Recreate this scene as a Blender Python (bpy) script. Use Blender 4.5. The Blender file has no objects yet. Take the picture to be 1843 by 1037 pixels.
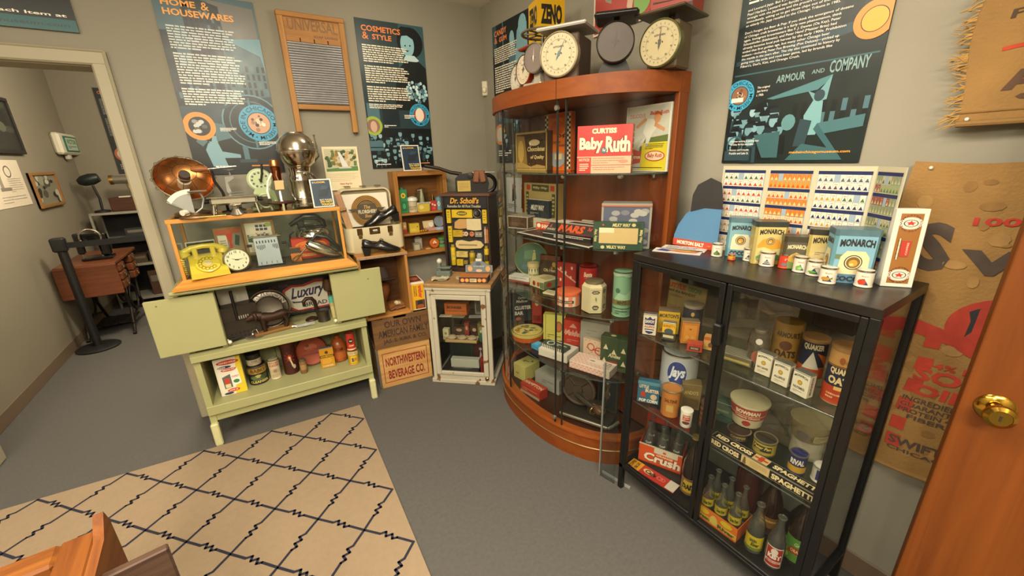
import bpy, math, random
from mathutils import Vector, Matrix, Euler
S = bpy.context.scene
COLL = S.collection
rnd = random.Random(7)
R = math.radians

# ---------------------------------------------------------------- camera, world, lights, exposure
cd = bpy.data.cameras.new('camera'); cam = bpy.data.objects.new('camera', cd); COLL.objects.link(cam)
cd.sensor_width = 36.0; cd.lens = 36.0 * 720.186 / 1843.0; cd.clip_start = 0.02; cd.clip_end = 60
PITCH, ROLL, YAW = .316425831, -.0273162324, .563927755
_f = Vector((math.sin(YAW) * math.cos(PITCH), math.cos(YAW) * math.cos(PITCH), -math.sin(PITCH)))
_r0 = Vector((math.cos(YAW), -math.sin(YAW), 0)); _u0 = _r0.cross(_f)
_r = math.cos(ROLL) * _r0 + math.sin(ROLL) * _u0
_u = -math.sin(ROLL) * _r0 + math.cos(ROLL) * _u0
cam.matrix_world = Matrix(((_r.x, _u.x, -_f.x, 0), (_r.y, _u.y, -_f.y, 0), (_r.z, _u.z, -_f.z, 1.6), (0, 0, 0, 1)))
S.camera = cam
w = bpy.data.worlds.new('world'); S.world = w; w.use_nodes = True
w.node_tree.nodes['Background'].inputs[0].default_value = (1, .9, .75, 1)
w.node_tree.nodes['Background'].inputs[1].default_value = .05
S.view_settings.view_transform = 'Standard'; S.view_settings.look = 'None'
S.view_settings.exposure = 0.95; S.view_settings.gamma = 1.0
S.view_settings.use_curve_mapping = False
S.cycles.transparent_max_bounces = 40; S.cycles.max_bounces = 10; S.cycles.glossy_bounces = 5
S.cycles.caustics_reflective = False
def lamp(kind, x, y, z, e, size, name='ceiling_and_fill_light', col=(1, .87, .68)):
    ld = bpy.data.lights.new(name, kind); ld.energy = e; ld.color = col
    if kind == 'POINT': ld.shadow_soft_size = size
    else: ld.shape = 'RECTANGLE'; ld.size, ld.size_y = size
    lo = bpy.data.objects.new(name, ld); lo.location = (x, y, z); COLL.objects.link(lo)
for x_, y_, e in ((.05, .75, 38), (-.5, -1.2, 62), (-1.75, .2, 34)): lamp('AREA', x_, y_, 2.655, e, (.6, 1.2))   # troffers in the ceiling grid
for x_, y_, e in ((.1, 1.5, 7), (.1, -1.5, 30), (-1.5, -.9, 34), (.9, 2.4, 3)): lamp('POINT', x_, y_, 2.42, e, .12)   # point fills added to lift ceiling, corner and walls, no fixtures
for hx_, hy_, e in ((-.5, 4.2, 62), (-.1, 5.9, 12)):
    lamp('POINT', hx_, hy_, 2.4, e, .12, 'hall_lamp_light')

# ---------------------------------------------------------------- helpers
def lin(h):
    if not isinstance(h, str): return tuple(h)
    h = h.lstrip('#'); o = []
    for i in (0, 2, 4):
        c = int(h[i:i + 2], 16) / 255
        o.append(c / 12.92 if c <= .04045 else ((c + .055) / 1.055) ** 2.4)
    return tuple(o)
_mc = {}
def _nodes(name):
    m = bpy.data.materials.new(name); m.use_nodes = True
    return m, m.node_tree.nodes, m.node_tree.links, m.node_tree.nodes['Principled BSDF']
def mt(col, r=.5, m=0., n=.12, sc=9., bump=0., coat=0., attr=False, rv=.08):
    """paint, metal, fabric ... : base colour broken by two scales of noise, roughness varied, optional bump"""
    k = (col, r, m, n, sc, bump, coat, attr, rv)
    if k in _mc: return _mc[k]
    mat, N, L, b = _nodes('surface')
    tc = N.new('ShaderNodeTexCoord'); nz = N.new('ShaderNodeTexNoise')
    nz.inputs['Scale'].default_value = sc; nz.inputs['Detail'].default_value = 4
    L.new(tc.outputs['Object'], nz.inputs['Vector'])
    hs = N.new('ShaderNodeHueSaturation')
    mr = N.new('ShaderNodeMapRange'); mr.inputs[3].default_value = 1 - n; mr.inputs[4].default_value = 1 + n
    L.new(nz.outputs['Fac'], mr.inputs[0]); L.new(mr.outputs[0], hs.inputs['Value'])
    if attr:
        a = N.new('ShaderNodeAttribute'); a.attribute_name = 'Col'; L.new(a.outputs['Color'], hs.inputs['Color'])
    else: hs.inputs['Color'].default_value = (*lin(col), 1)
    L.new(hs.outputs[0], b.inputs['Base Color'])
    mr2 = N.new('ShaderNodeMapRange'); mr2.inputs[3].default_value = max(.02, r - rv); mr2.inputs[4].default_value = min(1, r + rv)
    L.new(nz.outputs['Fac'], mr2.inputs[0]); L.new(mr2.outputs[0], b.inputs['Roughness'])
    b.inputs['Metallic'].default_value = m; b.inputs['Coat Weight'].default_value = coat
    if bump:
        bp = N.new('ShaderNodeBump'); bp.inputs['Strength'].default_value = bump; bp.inputs['Distance'].default_value = .002
        n2 = N.new('ShaderNodeTexNoise'); n2.inputs['Scale'].default_value = sc * 12; n2.inputs['Detail'].default_value = 3
        L.new(tc.outputs['Object'], n2.inputs['Vector']); L.new(n2.outputs['Fac'], bp.inputs['Height']); L.new(bp.outputs[0], b.inputs['Normal'])
    _mc[k] = mat
    return mat
def wood(c1, c2, ax=0, r=.42, sc=1.0, coat=0., worn=None):
    """grain streaks stretched along axis ax of the object"""
    k = ('w', c1, c2, ax, r, sc, coat, worn)
    if k in _mc: return _mc[k]
    mat, N, L, b = _nodes('wood')
    tc = N.new('ShaderNodeTexCoord'); mp = N.new('ShaderNodeMapping'); s = [34 * sc] * 3; s[ax] = 2.2 * sc
    mp.inputs['Scale'].default_value = s; L.new(tc.outputs['Object'], mp.inputs[0])
    nz = N.new('ShaderNodeTexNoise'); nz.inputs['Scale'].default_value = 1.0; nz.inputs['Detail'].default_value = 6
    nz.inputs['Roughness'].default_value = .65; nz.inputs['Distortion'].default_value = .6
    L.new(mp.outputs[0], nz.inputs['Vector'])
    cr = N.new('ShaderNodeValToRGB'); e = cr.color_ramp.elements
    e[0].position = .32; e[0].color = (*lin(c1), 1); e[1].position = .68; e[1].color = (*lin(c2), 1)
    L.new(nz.outputs['Fac'], cr.inputs[0]); out = cr.outputs[0]
    if worn:
        n3 = N.new('ShaderNodeTexNoise'); n3.inputs['Scale'].default_value = 14; n3.inputs['Detail'].default_value = 8
        L.new(tc.outputs['Object'], n3.inputs['Vector'])
        c3 = N.new('ShaderNodeValToRGB'); c3.color_ramp.elements[0].position = .62; c3.color_ramp.elements[1].position = .66
        L.new(n3.outputs['Fac'], c3.inputs[0]); mx = N.new('ShaderNodeMixRGB'); mx.inputs[2].default_value = (*lin(worn), 1)
        L.new(c3.outputs[0], mx.inputs[0]); L.new(out, mx.inputs[1]); out = mx.outputs[0]
    L.new(out, b.inputs['Base Color']); b.inputs['Roughness'].default_value = r; b.inputs['Coat Weight'].default_value = coat; b.inputs['Specular IOR Level'].default_value = .5 if coat else .28
    bp = N.new('ShaderNodeBump'); bp.inputs['Strength'].default_value = .15; bp.inputs['Distance'].default_value = .001
    L.new(nz.outputs['Fac'], bp.inputs['Height']); L.new(bp.outputs[0], b.inputs['Normal'])
    _mc[k] = mat
    return mat
def glass(tint=(.94, .97, .95), refl=1.0, r=.02, key='g', edge=None):
    """thin pane: sees through, reflects by Fresnel"""
    k = (key, tint, refl, r)
    if k in _mc: return _mc[k]
    mat, N, L, b = _nodes('glass'); N.remove(b)
    t = N.new('ShaderNodeBsdfTransparent'); t.inputs[0].default_value = (*tint, 1)
    g = N.new('ShaderNodeBsdfGlossy'); g.inputs['Roughness'].default_value = r
    ge = N.new('ShaderNodeNewGeometry'); dt = N.new('ShaderNodeVectorMath'); dt.operation = 'DOT_PRODUCT'
    L.new(ge.outputs['Incoming'], dt.inputs[0]); L.new(ge.outputs['Normal'], dt.inputs[1])
    def mth(op, a, v=None):
        n_ = N.new('ShaderNodeMath'); n_.operation = op; L.new(a, n_.inputs[0])
        if v is not None: n_.inputs[1].default_value = v
        return n_
    ab = mth('ABSOLUTE', dt.outputs['Value']); iv = mth('MULTIPLY_ADD', ab.outputs[0], -1.); iv.inputs[2].default_value = 1.
    pw = mth('POWER', iv.outputs[0], 5.); mu = mth('MULTIPLY_ADD', pw.outputs[0], .9 * refl); mu.inputs[2].default_value = .03 * refl; mu.use_clamp = True
    mx = N.new('ShaderNodeMixShader')
    if edge:
        p2 = mth('POWER', iv.outputs[0], 1.6); em = N.new('ShaderNodeMixRGB'); em.inputs[1].default_value = (*tint, 1); em.inputs[2].default_value = (*edge, 1)
        L.new(p2.outputs[0], em.inputs[0]); L.new(em.outputs[0], t.inputs[0])
    src = t
    if edge:   # pale diffuse haze mixed into bottle glass to brighten it
        df = N.new('ShaderNodeBsdfDiffuse'); df.inputs[0].default_value = (.5, .5, .42, 1); src = N.new('ShaderNodeMixShader'); src.inputs[0].default_value = .05
        L.new(t.outputs[0], src.inputs[1]); L.new(df.outputs[0], src.inputs[2])
    L.new(mu.outputs[0], mx.inputs[0]); L.new(src.outputs[0], mx.inputs[1]); L.new(g.outputs[0], mx.inputs[2])
    L.new(mx.outputs[0], N['Material Output'].inputs[0])
    _mc[k] = mat
    return mat
PRINT = lambda: mt('#ffffff', .5, 0, .05, 30, attr=True)
PGLOSS = lambda: mt('#ffffff', .36, 0, .04, 12, attr=True)

_tc = {}
def tri_text(s, bold=0., shear=0., space=1.0):
    """triangles of a line of text, as (points, triangles, bounding box)"""
    k = (s, bold, shear, space)
    if k in _tc: return _tc[k]
    cu = bpy.data.curves.new('t', 'FONT'); cu.body = s; cu.offset = bold; cu.shear = shear; cu.resolution_u = 2; cu.space_character = space
    ob = bpy.data.objects.new('t', cu); me = ob.to_mesh()
    p = [(v.co.x, v.co.y) for v in me.vertices]; me.calc_loop_triangles()
    t = [tuple(x.vertices) for x in me.loop_triangles]
    ob.to_mesh_clear(); bpy.data.objects.remove(ob); bpy.data.curves.remove(cu)
    xs = [q[0] for q in p] or [0, 1]; ys = [q[1] for q in p] or [0, 1]
    _tc[k] = (p, t, (min(xs), min(ys), max(xs), max(ys)))
    return _tc[k]

class MB:
    """collects shapes with a colour and a material slot per face, then links them as ONE mesh object"""
    def __init__(s): s.v = []; s.f = []; s.c = []; s.mi = []; s.T = Matrix.Identity(4); s.col = (1, 1, 1); s.m = 0
    def at(s, loc=(0, 0, 0), rot=(0, 0, 0), sc=(1, 1, 1)):
        s.T = Matrix.LocRotScale(Vector(loc), Euler([R(a) for a in rot]), Vector(sc)); return s
    def mat(s, i): s.m = i; return s
    def add(s, vs, fs, col=None):
        n = len(s.v); s.v += [tuple(s.T @ Vector(p)) for p in vs]
        c = lin(col) if col else s.col
        for f in fs: s.f.append([n + i for i in f]); s.c.append(c); s.mi.append(s.m)
        return s
    def bx(s, x0, x1, y0, y1, z0, z1, ch=0, col=None):
        if not ch:
            v = [(x, y, z) for z in (z0, z1) for y in (y0, y1) for x in (x0, x1)]
            return s.add(v, [(0, 2, 3, 1), (4, 5, 7, 6), (0, 1, 5, 4), (1, 3, 7, 5), (3, 2, 6, 7), (2, 0, 4, 6)], col)
        lo, hi = (x0, y0, z0), (x1, y1, z1); ch = min(ch, .45 * min(abs(hi[i] - lo[i]) for i in range(3)))
        v = []; ix = {}
        for cx in (0, 1):
            for cy in (0, 1):
                for cz in (0, 1):
                    c = (cx, cy, cz); co = [hi[i] if c[i] else lo[i] for i in range(3)]
                    for a in range(3):
                        q = [co[i] + (0 if i == a else (-ch if c[i] else ch)) for i in range(3)]
                        ix[(c, a)] = len(v); v.append(q)
        fs = []
        for a in range(3):
            b, d = (a + 1) % 3, (a + 2) % 3
            for sg in (0, 1):
                q = []
                for (i, j) in ((0, 0), (1, 0), (1, 1), (0, 1)):
                    c = [0, 0, 0]; c[a] = sg; c[b] = i; c[d] = j; q.append(ix[(tuple(c), a)])
                fs.append(q if sg else q[::-1])
            for i in (0, 1):
                for j in (0, 1):
                    c0 = [0, 0, 0]; c0[b] = i; c0[d] = j; c1 = list(c0); c1[a] = 1; c0 = tuple(c0); c1 = tuple(c1)
                    q = [ix[(c0, b)], ix[(c1, b)], ix[(c1, d)], ix[(c0, d)]]
                    fs.append(q if (i == j) else q[::-1])
        for cx in (0, 1):
            for cy in (0, 1):
                for cz in (0, 1):
                    q = [ix[((cx, cy, cz), a)] for a in range(3)]
                    fs.append(q if (cx + cy + cz) % 2 else q[::-1])
        return s.add(v, fs, col)
    def lathe(s, prof, seg=20, col=None, cap=True, sx=1, sy=1):
        v = []; f = []; n = len(prof)
        for i in range(seg):
            a = 2 * math.pi * i / seg
            for r, z in prof: v.append((r * math.cos(a) * sx, r * math.sin(a) * sy, z))
        for i in range(seg):
            j = (i + 1) % seg
            for k in range(n - 1): f.append((i * n + k, j * n + k, j * n + k + 1, i * n + k + 1))
        if cap:
            if prof[0][0] > 1e-6: f.append([i * n for i in range(seg)][::-1])
            if prof[-1][0] > 1e-6: f.append([i * n + n - 1 for i in range(seg)])
        return s.add(v, f, col)
    def cyl(s, p0, p1, r0, r1=None, seg=14, col=None):
        r1 = r0 if r1 is None else r1
        p0 = Vector(p0); p1 = Vector(p1); d = (p1 - p0); q = d.to_track_quat('Z', 'Y').to_matrix().to_4x4(); q.translation = p0
        T = s.T; s.T = T @ q; s.lathe([(r0, 0), (r1, d.length)], seg, col); s.T = T; return s
    def ball(s, c, r, seg=16, col=None, sz=1):
        T = s.T; s.T = T @ Matrix.Translation(Vector(c))
        n = max(5, seg // 2); s.lathe([(max(1e-7, r * math.sin(math.pi * i / n)), -r * sz * math.cos(math.pi * i / n)) for i in range(n + 1)], seg, col, cap=False); s.T = T; return s
    def tube(s, path, r, seg=8, closed=False, col=None, flat=1):
        P = [Vector(p) for p in path]; n = len(P); v = []; f = []; up = Vector((0, 0, 1)); last = None
        for i, p in enumerate(P):
            a = P[(i - 1) % n] if (closed or i) else p; b = P[(i + 1) % n] if (closed or i < n - 1) else p
            d = (b - a).normalized()
            x = d.cross(last if last is not None else (up if abs(d.z) < .9 else Vector((1, 0, 0))))
            if x.length < 1e-5: x = d.orthogonal()
            x.normalize(); y = x.cross(d).normalized() * -1; last = y if last is None else (y if y.dot(last) > 0 else -y)
            x = d.cross(last).normalized()
            rr = r[i] if isinstance(r, (list, tuple)) else r
            for k in range(seg):
                t = 2 * math.pi * k / seg; v.append(tuple(p + x * math.cos(t) * rr + last * math.sin(t) * rr * flat))
        m = n if closed else n - 1
        for i in range(m):
            for k in range(seg):
                a = i * seg + k; b = i * seg + (k + 1) % seg; c = ((i + 1) % n) * seg
                f.append((a, c + k, c + (k + 1) % seg, b))
        if not closed: f.append(list(range(seg))); f.append([(n - 1) * seg + k for k in range(seg)][::-1])
        return s.add(v, f, col)
    def prism(s, poly, z0, z1, col=None):
        n = len(poly); a = sum(poly[i][0] * poly[(i + 1) % n][1] - poly[(i + 1) % n][0] * poly[i][1] for i in range(n))
        if a < 0: poly = poly[::-1]
        v = [(x, y, z0) for x, y in poly] + [(x, y, z1) for x, y in poly]
        return s.add(v, [list(range(n))[::-1], list(range(n, 2 * n))] + [(i, (i + 1) % n, n + (i + 1) % n, n + i) for i in range(n)], col)
    def ring(s, c, R_, r, axis='z', seg=28, seg2=8, col=None, sy=1):
        P = []
        for i in range(seg):
            a = 2 * math.pi * i / seg; p = (R_ * math.cos(a), R_ * math.sin(a) * sy)
            P.append({'z': (c[0] + p[0], c[1] + p[1], c[2]), 'y': (c[0] + p[0], c[1], c[2] + p[1]), 'x': (c[0], c[1] + p[0], c[2] + p[1])}[axis])
        return s.tube(P, r, seg2, True, col)
    # ---- flat print: ops in 0..1 of the label, later ops lie a hair above earlier ones
    def prt(s, ops, F, step=None, asp=1.0, box=False):
        """F(u, v, lift) -> point; step: widest slice in u on a curved label; asp = label width / height"""
        def inb(T, q): return [t for t in T if all(-.002 <= q[i][0] <= 1.002 and -.002 <= q[i][1] <= 1.002 for i in t)] if box else T
        def poly(pts, col, k):
            if box:
                pts = clip(clip(pts, 0, 1), 1, -1) if pts else pts
                if len(pts) > 2:
                    pts = [(b, a) for a, b in pts]; pts = clip(clip(pts, 0, 1), 1, -1); pts = [(b, a) for a, b in pts]
                if len(pts) < 3: return
            us = [p[0] for p in pts]
            if step and max(us) - min(us) > step:
                a = math.floor(min(us) / step)
                while a * step < max(us) - 1e-9:
                    q = clip(clip(pts, a * step, 1), (a + 1) * step, -1); a += 1
                    if len(q) > 2: s.add([F(u, v, k) for u, v in q], [list(range(len(q)))], col)
            else: s.add([F(u, v, k) for u, v in pts], [list(range(len(pts)))], col)
        for i, o in enumerate(ops):
            t, k = o[0], (i + 1) * min(1, 8 / len(ops))
            if t == 'r': poly([(o[1], o[2]), (o[3], o[2]), (o[3], o[4]), (o[1], o[4])], o[5], k)
            elif t == 'p': poly([tuple(q) for q in o[1]], o[2], k)
            elif t == 'b':   # frame
                x0, y0, x1, y1, th, c = o[1:7]; ty = th * asp
                for q in ((x0, y0, x1, y0 + ty), (x0, y1 - ty, x1, y1), (x0, y0, x0 + th, y1), (x1 - th, y0, x1, y1)):
                    poly([(q[0], q[1]), (q[2], q[1]), (q[2], q[3]), (q[0], q[3])], c, k)
            elif t == 'e':
                n = o[6] if len(o) > 6 else 24
                poly([(o[1] + o[3] * math.cos(2 * math.pi * j / n), o[2] + o[4] * math.sin(2 * math.pi * j / n)) for j in range(n)], o[5], k)
            elif t == 'o':   # ring
                x, y, rx, ry, th, c = o[1:7]; n = 28
                for j in range(n):
                    a, b = 2 * math.pi * j / n, 2 * math.pi * (j + 1) / n; q = 1 - th
                    poly([(x + rx * math.cos(a), y + ry * math.sin(a)), (x + rx * math.cos(b), y + ry * math.sin(b)), (x + rx * q * math.cos(b), y + ry * q * math.sin(b)), (x + rx * q * math.cos(a), y + ry * q * math.sin(a))], c, k)
            elif t == 't':   # text stretched to a box: text, x0, y0, x1, y1, colour, bold, shear, arch, slope
                tx, x0, y0, x1, y1, c = o[1:7]; bold = o[7] if len(o) > 7 else .01; sh = o[8] if len(o) > 8 else 0
                arch = o[9] if len(o) > 9 else 0; slope = o[10] if len(o) > 10 else 0
                P, T, bb = tri_text(tx, bold, sh); W = (bb[2] - bb[0]) or 1; H = (bb[3] - bb[1]) or 1
                pp = []
                for x, y in P:
                    a = (x - bb[0]) / W; b = (y - bb[1]) / H
                    pp.append(F(x0 + a * (x1 - x0), y0 + b * (y1 - y0) + arch * (1 - (2 * a - 1) ** 2) + slope * a, k))
                s.add(pp, T, c)
            elif t == 'v':   # text running up (turned 90 degrees)
                tx, x0, y0, x1, y1, c = o[1:7]; P, T, bb = tri_text(tx, o[7] if len(o) > 7 else .01, 0); W = bb[2] - bb[0]; H = bb[3] - bb[1]
                dn = len(o) > 8 and o[8]
                q = [((x - bb[0]) / W, (y - bb[1]) / H) for x, y in P]
                s.add([F(x0 + (b if dn else 1 - b) * (x1 - x0), y0 + ((1 - a) if dn else a) * (y1 - y0), k) for a, b in q], T, c)
            elif t == 'c':   # text around a circle: text, cx, cy, r, height, start deg, sweep deg, colour, bold
                tx, x, y, rr, hh, a0, sw, c = o[1:9]; P, T, bb = tri_text(tx, o[9] if len(o) > 9 else .01, 0); W = bb[2] - bb[0]; H = .7
                pp = []
                for px, py in P:
                    a = R(a0 + sw * (px - bb[0]) / W); q = rr + hh * (py / H)
                    pp.append((x + q * math.cos(a), y + q * math.sin(a) * asp))
                s.add([F(a, b, k) for a, b in pp], inb(T, pp), c)
            elif t == 'l':   # rows of unreadably small words: x0,y0,x1,y1,rows,colour,seed,fill
                x0, y0, x1, y1, n, c, sd = o[1:8]; g = random.Random(sd); fh = o[8] if len(o) > 8 else .55
                for j in range(n):
                    yy = y1 - (j + .5) * (y1 - y0) / n; hh = (y1 - y0) / n * fh / 2; x = x0
                    end = x1 - g.random() * .12 * (x1 - x0) if j < n - 1 else x0 + (x1 - x0) * g.uniform(.3, .8)
                    while x < end:
                        ww = min(g.uniform(.03, .13) * (x1 - x0), end - x)
                        poly([(x, yy - hh), (x + ww, yy - hh), (x + ww, yy + hh * g.uniform(.5, 1)), (x, yy + hh)], c, k); x += ww + .014 * (x1 - x0)
        return s
    def build(s, name, mats, parent=None, loc=None, rot=None, ang=35):
        me = bpy.data.meshes.new(name); me.from_pydata(s.v, [], s.f)
        if not isinstance(mats, (list, tuple)): mats = [mats]
        for m in mats: me.materials.append(m)
        if len(mats) > 1: me.polygons.foreach_set('material_index', s.mi)
        if any(c != (1, 1, 1) for c in s.c):
            at = me.color_attributes.new('Col', 'FLOAT_COLOR', 'CORNER'); d = []
            for p in me.polygons: d += (*s.c[p.index], 1.) * p.loop_total
            at.data.foreach_set('color', d)
        me.polygons.foreach_set('use_smooth', [True] * len(me.polygons)); me.update()
        try: me.set_sharp_from_angle(angle=R(ang))
        except Exception: pass
        o = bpy.data.objects.new(name, me); COLL.objects.link(o)
        if parent: o.parent = parent
        if loc: o.location = loc
        if rot: o.rotation_euler = [R(a) for a in rot]
        return o
def clip(pts, x, sg):
    out = []; n = len(pts)
    for i in range(n):
        a, b = pts[i], pts[(i + 1) % n]; ia, ib = (a[0] - x) * sg >= 0, (b[0] - x) * sg >= 0
        if ia: out.append(a)
        if ia != ib: t = (x - a[0]) / (b[0] - a[0]); out.append((x, a[1] + t * (b[1] - a[1])))
    return out
def tag(o, label, cat, group=None, kind=None):
    o['label'] = label; o['category'] = cat
    if group: o['group'] = group
    if kind: o['kind'] = kind
    return o
def struct(o): o['kind'] = 'structure'; return o
def thing(name, label, cat, loc=(0, 0, 0), rz=0, group=None):
    o = bpy.data.objects.new(name, None); o.empty_display_size = .05; COLL.objects.link(o)
    o.location = loc; o.rotation_euler = (0, 0, R(rz)); return tag(o, label, cat, group)
EPS = .00035
def flat(x0, y0, z0, du, dv, dn):
    """label plane: origin, width vector, height vector, outward unit vector"""
    o = Vector((x0, y0, z0)); du = Vector(du); dv = Vector(dv); dn = Vector(dn)
    return lambda u, v, k: tuple(o + du * u + dv * v + dn * (EPS * k))
def F_front(w, h, y=0., z=0.): return flat(-w / 2, y, z, (w, 0, 0), (0, 0, h), (0, -1, 0))
def F_top(w, d, z, y=0.): return flat(-w / 2, y, z, (w, 0, 0), (0, d, 0), (0, 0, 1))
def F_right(w, d, h, z=0.): return flat(w / 2, 0, z, (0, d, 0), (0, 0, h), (1, 0, 0))
def F_left(w, d, h, z=0.): return flat(-w / 2, d, z, (0, -d, 0), (0, 0, h), (-1, 0, 0))
def F_wrap(r, z0, z1, span, a0=0.):
    return lambda u, v, k: ((r + EPS * k) * math.sin(R(a0 + (u - .5) * span)), -(r + EPS * k) * math.cos(R(a0 + (u - .5) * span)), z0 + v * (z1 - z0))
def face(x, y): return math.degrees(math.atan2(-x, y))
def label_part(parent, ops, F, name='label', step=None, asp=1., gloss=False):
    return MB().prt(ops, F, step, asp).build(name, PGLOSS() if gloss else PRINT(), parent)
def carton(name, label, cat, x, y, z, w, d, h, rz, col, front=None, top=None, right=None, left=None, r=.5, ch=.0015, group=None, m=0, gloss=False, lid=None):
    """box or tin; origin at the middle of its front bottom edge"""
    b = MB().bx(-w / 2, w / 2, 0, d, 0, h, ch)
    o = tag(b.build(name, mt(col, r, m, .08, 14), loc=(x, y, z), rot=(0, 0, rz)), label, cat, group)
    q = MB(); n = 0
    for ops, F, a in ((front, F_front(w, h), w / h), (top, F_top(w, d, h), w / d), (right, F_right(w, d, h), d / h), (left, F_left(w, d, h), d / h)):
        if ops: q.prt(ops, F, asp=a); n = 1
    if n: q.build('label', PGLOSS() if gloss else PRINT(), o)
    if lid: MB().bx(-w / 2 - .001, w / 2 + .001, -.001, d + .001, h - lid[0], h + .002, .002).build('lid', mt(lid[1], .4, lid[2] if len(lid) > 2 else 0, .1, 20), o)
    return o
TINM = ('#b9b2a4', .3, 1, .12, 25)
def can(name, label, cat, x, y, z, r, h, col, ops=None, span=200, turn=0, rim=True, lidc=None, rr=.45, m=0, group=None, lr=None, z0=None, z1=None, gloss=False):
    """round can: body with rolled rims, recessed lid, wrapped label"""
    r *= math.cos(math.atan2(x, y) - YAW); t = .0012 + r * .03   # widths were measured across the wide-angle frame
    pf = [(r * .96, 0), (r, .0015), (r, h - .0015), (r * .96, h)] if not rim else [(r * .97, 0), (r + t * .6, .001), (r + t * .6, .004), (r, .0055), (r, h - .0055), (r + t * .6, h - .004), (r + t * .6, h - .001), (r * .97, h)]
    o = tag(MB().lathe(pf, 28).build(name, mt(col, rr, m, .1, 16), loc=(x, y, z), rot=(0, 0, face(x, y) + turn)), label, cat, group)
    if rim: MB().lathe([(r + t, h - .004), (r + t, h), (r * .93, h + .0003), (r * .9, h - .002), (.0001, h - .002)], 28, cap=False).build('lid', mt(*(TINM if not lidc else (lidc, .4, .6, .12, 25))), o)
    elif lidc: MB().lathe([(r + .001, h - .012), (r + .0015, h + .001), (r * .9, h + .002), (.0001, h + .002)], 28, cap=False).build('lid', mt(lidc, .45, 0, .08, 20), o)
    if ops: label_part(o, ops, F_wrap(r, z0 if z0 is not None else .006, z1 if z1 is not None else h - .006, span), step=.04, asp=(r * R(span)) / ((z1 or h) - (z0 or 0)), gloss=gloss)
    return o
CHROME = ('#d8d4cc', .12, 1, .06, 12)
IRON = ('#2c2622', .5, .7, .25, 30, .3)
BLACK = ('#171615', .42, 0, .15, 20)

# ---------------------------------------------------------------- the room
XR, YB, ZC = 1.72, 3.06, 2.67
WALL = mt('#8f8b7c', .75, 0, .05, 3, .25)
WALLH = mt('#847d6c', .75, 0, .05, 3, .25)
CARP = mt('#565451', .95, 0, .22, 60, 1.0)
CEIL = mt('#ddd7c8', .9, 0, .05, 30, .5)
TRIM = mt('#a39c84', .5, 0, .05, 8)
BASE = mt('#6d5c4a', .6, 0, .1, 8)
def wall(name, *b): return struct(MB().bx(*b).build(name, WALL))
struct(MB().bx(-2.6, 1.9, -2.4, 7.1, -.08, 0).build('floor', CARP))
struct(MB().bx(-2.6, 1.9, -2.4, 7.1, ZC, ZC + .08).build('ceiling', CEIL))
wall('wall_right', XR, XR + .12, -2.3, YB, 0, ZC)
b = MB().bx(-.54, XR + .12, YB, YB + .16, 0, ZC).bx(-1.49, -.54, YB, YB + .16, 2.105, ZC).bx(-2.5, -1.49, YB, YB + .16, 0, ZC)
struct(b.build('wall_back', WALL))
wall('wall_left', -2.5, -2.4, -2.3, YB, 0, ZC)
wall('wall_front', -2.5, XR + .12, -2.4, -2.3, 0, ZC)
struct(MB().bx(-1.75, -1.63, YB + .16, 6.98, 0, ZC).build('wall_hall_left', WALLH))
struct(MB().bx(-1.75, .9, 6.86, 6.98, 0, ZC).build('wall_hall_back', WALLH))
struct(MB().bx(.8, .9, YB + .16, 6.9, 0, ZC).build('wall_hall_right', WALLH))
def trim_bar(i, *b): return struct(MB().bx(*b, .008).build('trim_%d' % i, TRIM))
trim_bar(1, -.545, -.475, YB - .022, YB, 0, 2.16); trim_bar(2, -1.56, -.475, YB - .024, YB, 2.095, 2.165)
trim_bar(3, -1.56, -1.49, YB - .022, YB, 0, 2.1); trim_bar(4, -1.52, -1.482, YB, YB + .18, 0, 2.105)
trim_bar(5, -.545, -.525, YB, YB + .18, 0, 2.105); trim_bar(6, -1.49, -.545, YB, YB + .18, 2.09, 2.11)
trim_bar(7, -.49, -.475, YB - .03, YB - .004, 0, 2.165); trim_bar(8, -1.56, -.475, YB - .03, YB - .004, 2.152, 2.167)
def basebd(n, *b): return struct(MB().bx(*b, .004).build('baseboard_' + n, BASE))
basebd('right', XR - .008, XR, -2.3, YB, 0, .1); basebd('back', -.475, XR, YB - .008, YB, 0, .1)
basebd('hall', -1.63, -1.622, YB + .16, 6.86, 0, .1); basebd('hall_back', -1.63, .8, 6.852, 6.86, 0, .1)

# ---------------------------------------------------------------- posters and pictures on the walls
T1, T2, T3, T4, T5 = '#15252b', '#2a414a', '#4a6e7a', '#7aa4b0', '#0c1417'
OR, GO, CR, WH, BK = '#e08a3c', '#f0a43c', '#efe6cf', '#f4efe2', '#15130f'
def poster(name, label, x, y, z, w, h, rz, ops, th=.006, edge='#1a2226'):
    o = tag(MB().bx(-w / 2, w / 2, 0, th, 0, h, .0008).build(name, mt(edge, .4), loc=(x, y, z), rot=(0, 0, rz)), label, 'poster')
    MB().prt(ops, F_front(w, h), asp=w / h, box=True).build('print', PGLOSS(), o); return o
def crowd(x0, x1, y0, y1, n, sd, c1=T4, c2=T5):
    g = random.Random(sd); o = []
    for i in range(n):
        x = g.uniform(x0, x1); y = y0 + (y1 - y0) * (1 - i / n); s = g.uniform(.026, .04)
        o += [('p', [(x - s * 1.6, y - .09), (x - s * 1.3, y - .022), (x + s * 1.3, y - .022), (x + s * 1.6, y - .09)], g.choice([c2, T1, T2, T5])), ('p', [(x - s * .2, y - .028), (x, y - .05), (x + s * .2, y - .028)], c1),
              ('e', x, y, s * .85, s * .6, g.choice([T4, '#93b6be', '#6a929c']), 10), ('p', [(x - s * 1.2, y + .011), (x - s * .8, y + s * .75), (x + s * .8, y + s * .8), (x + s * 1.2, y + .011)], g.choice([T5, T1, c2]))]
    return o
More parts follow.
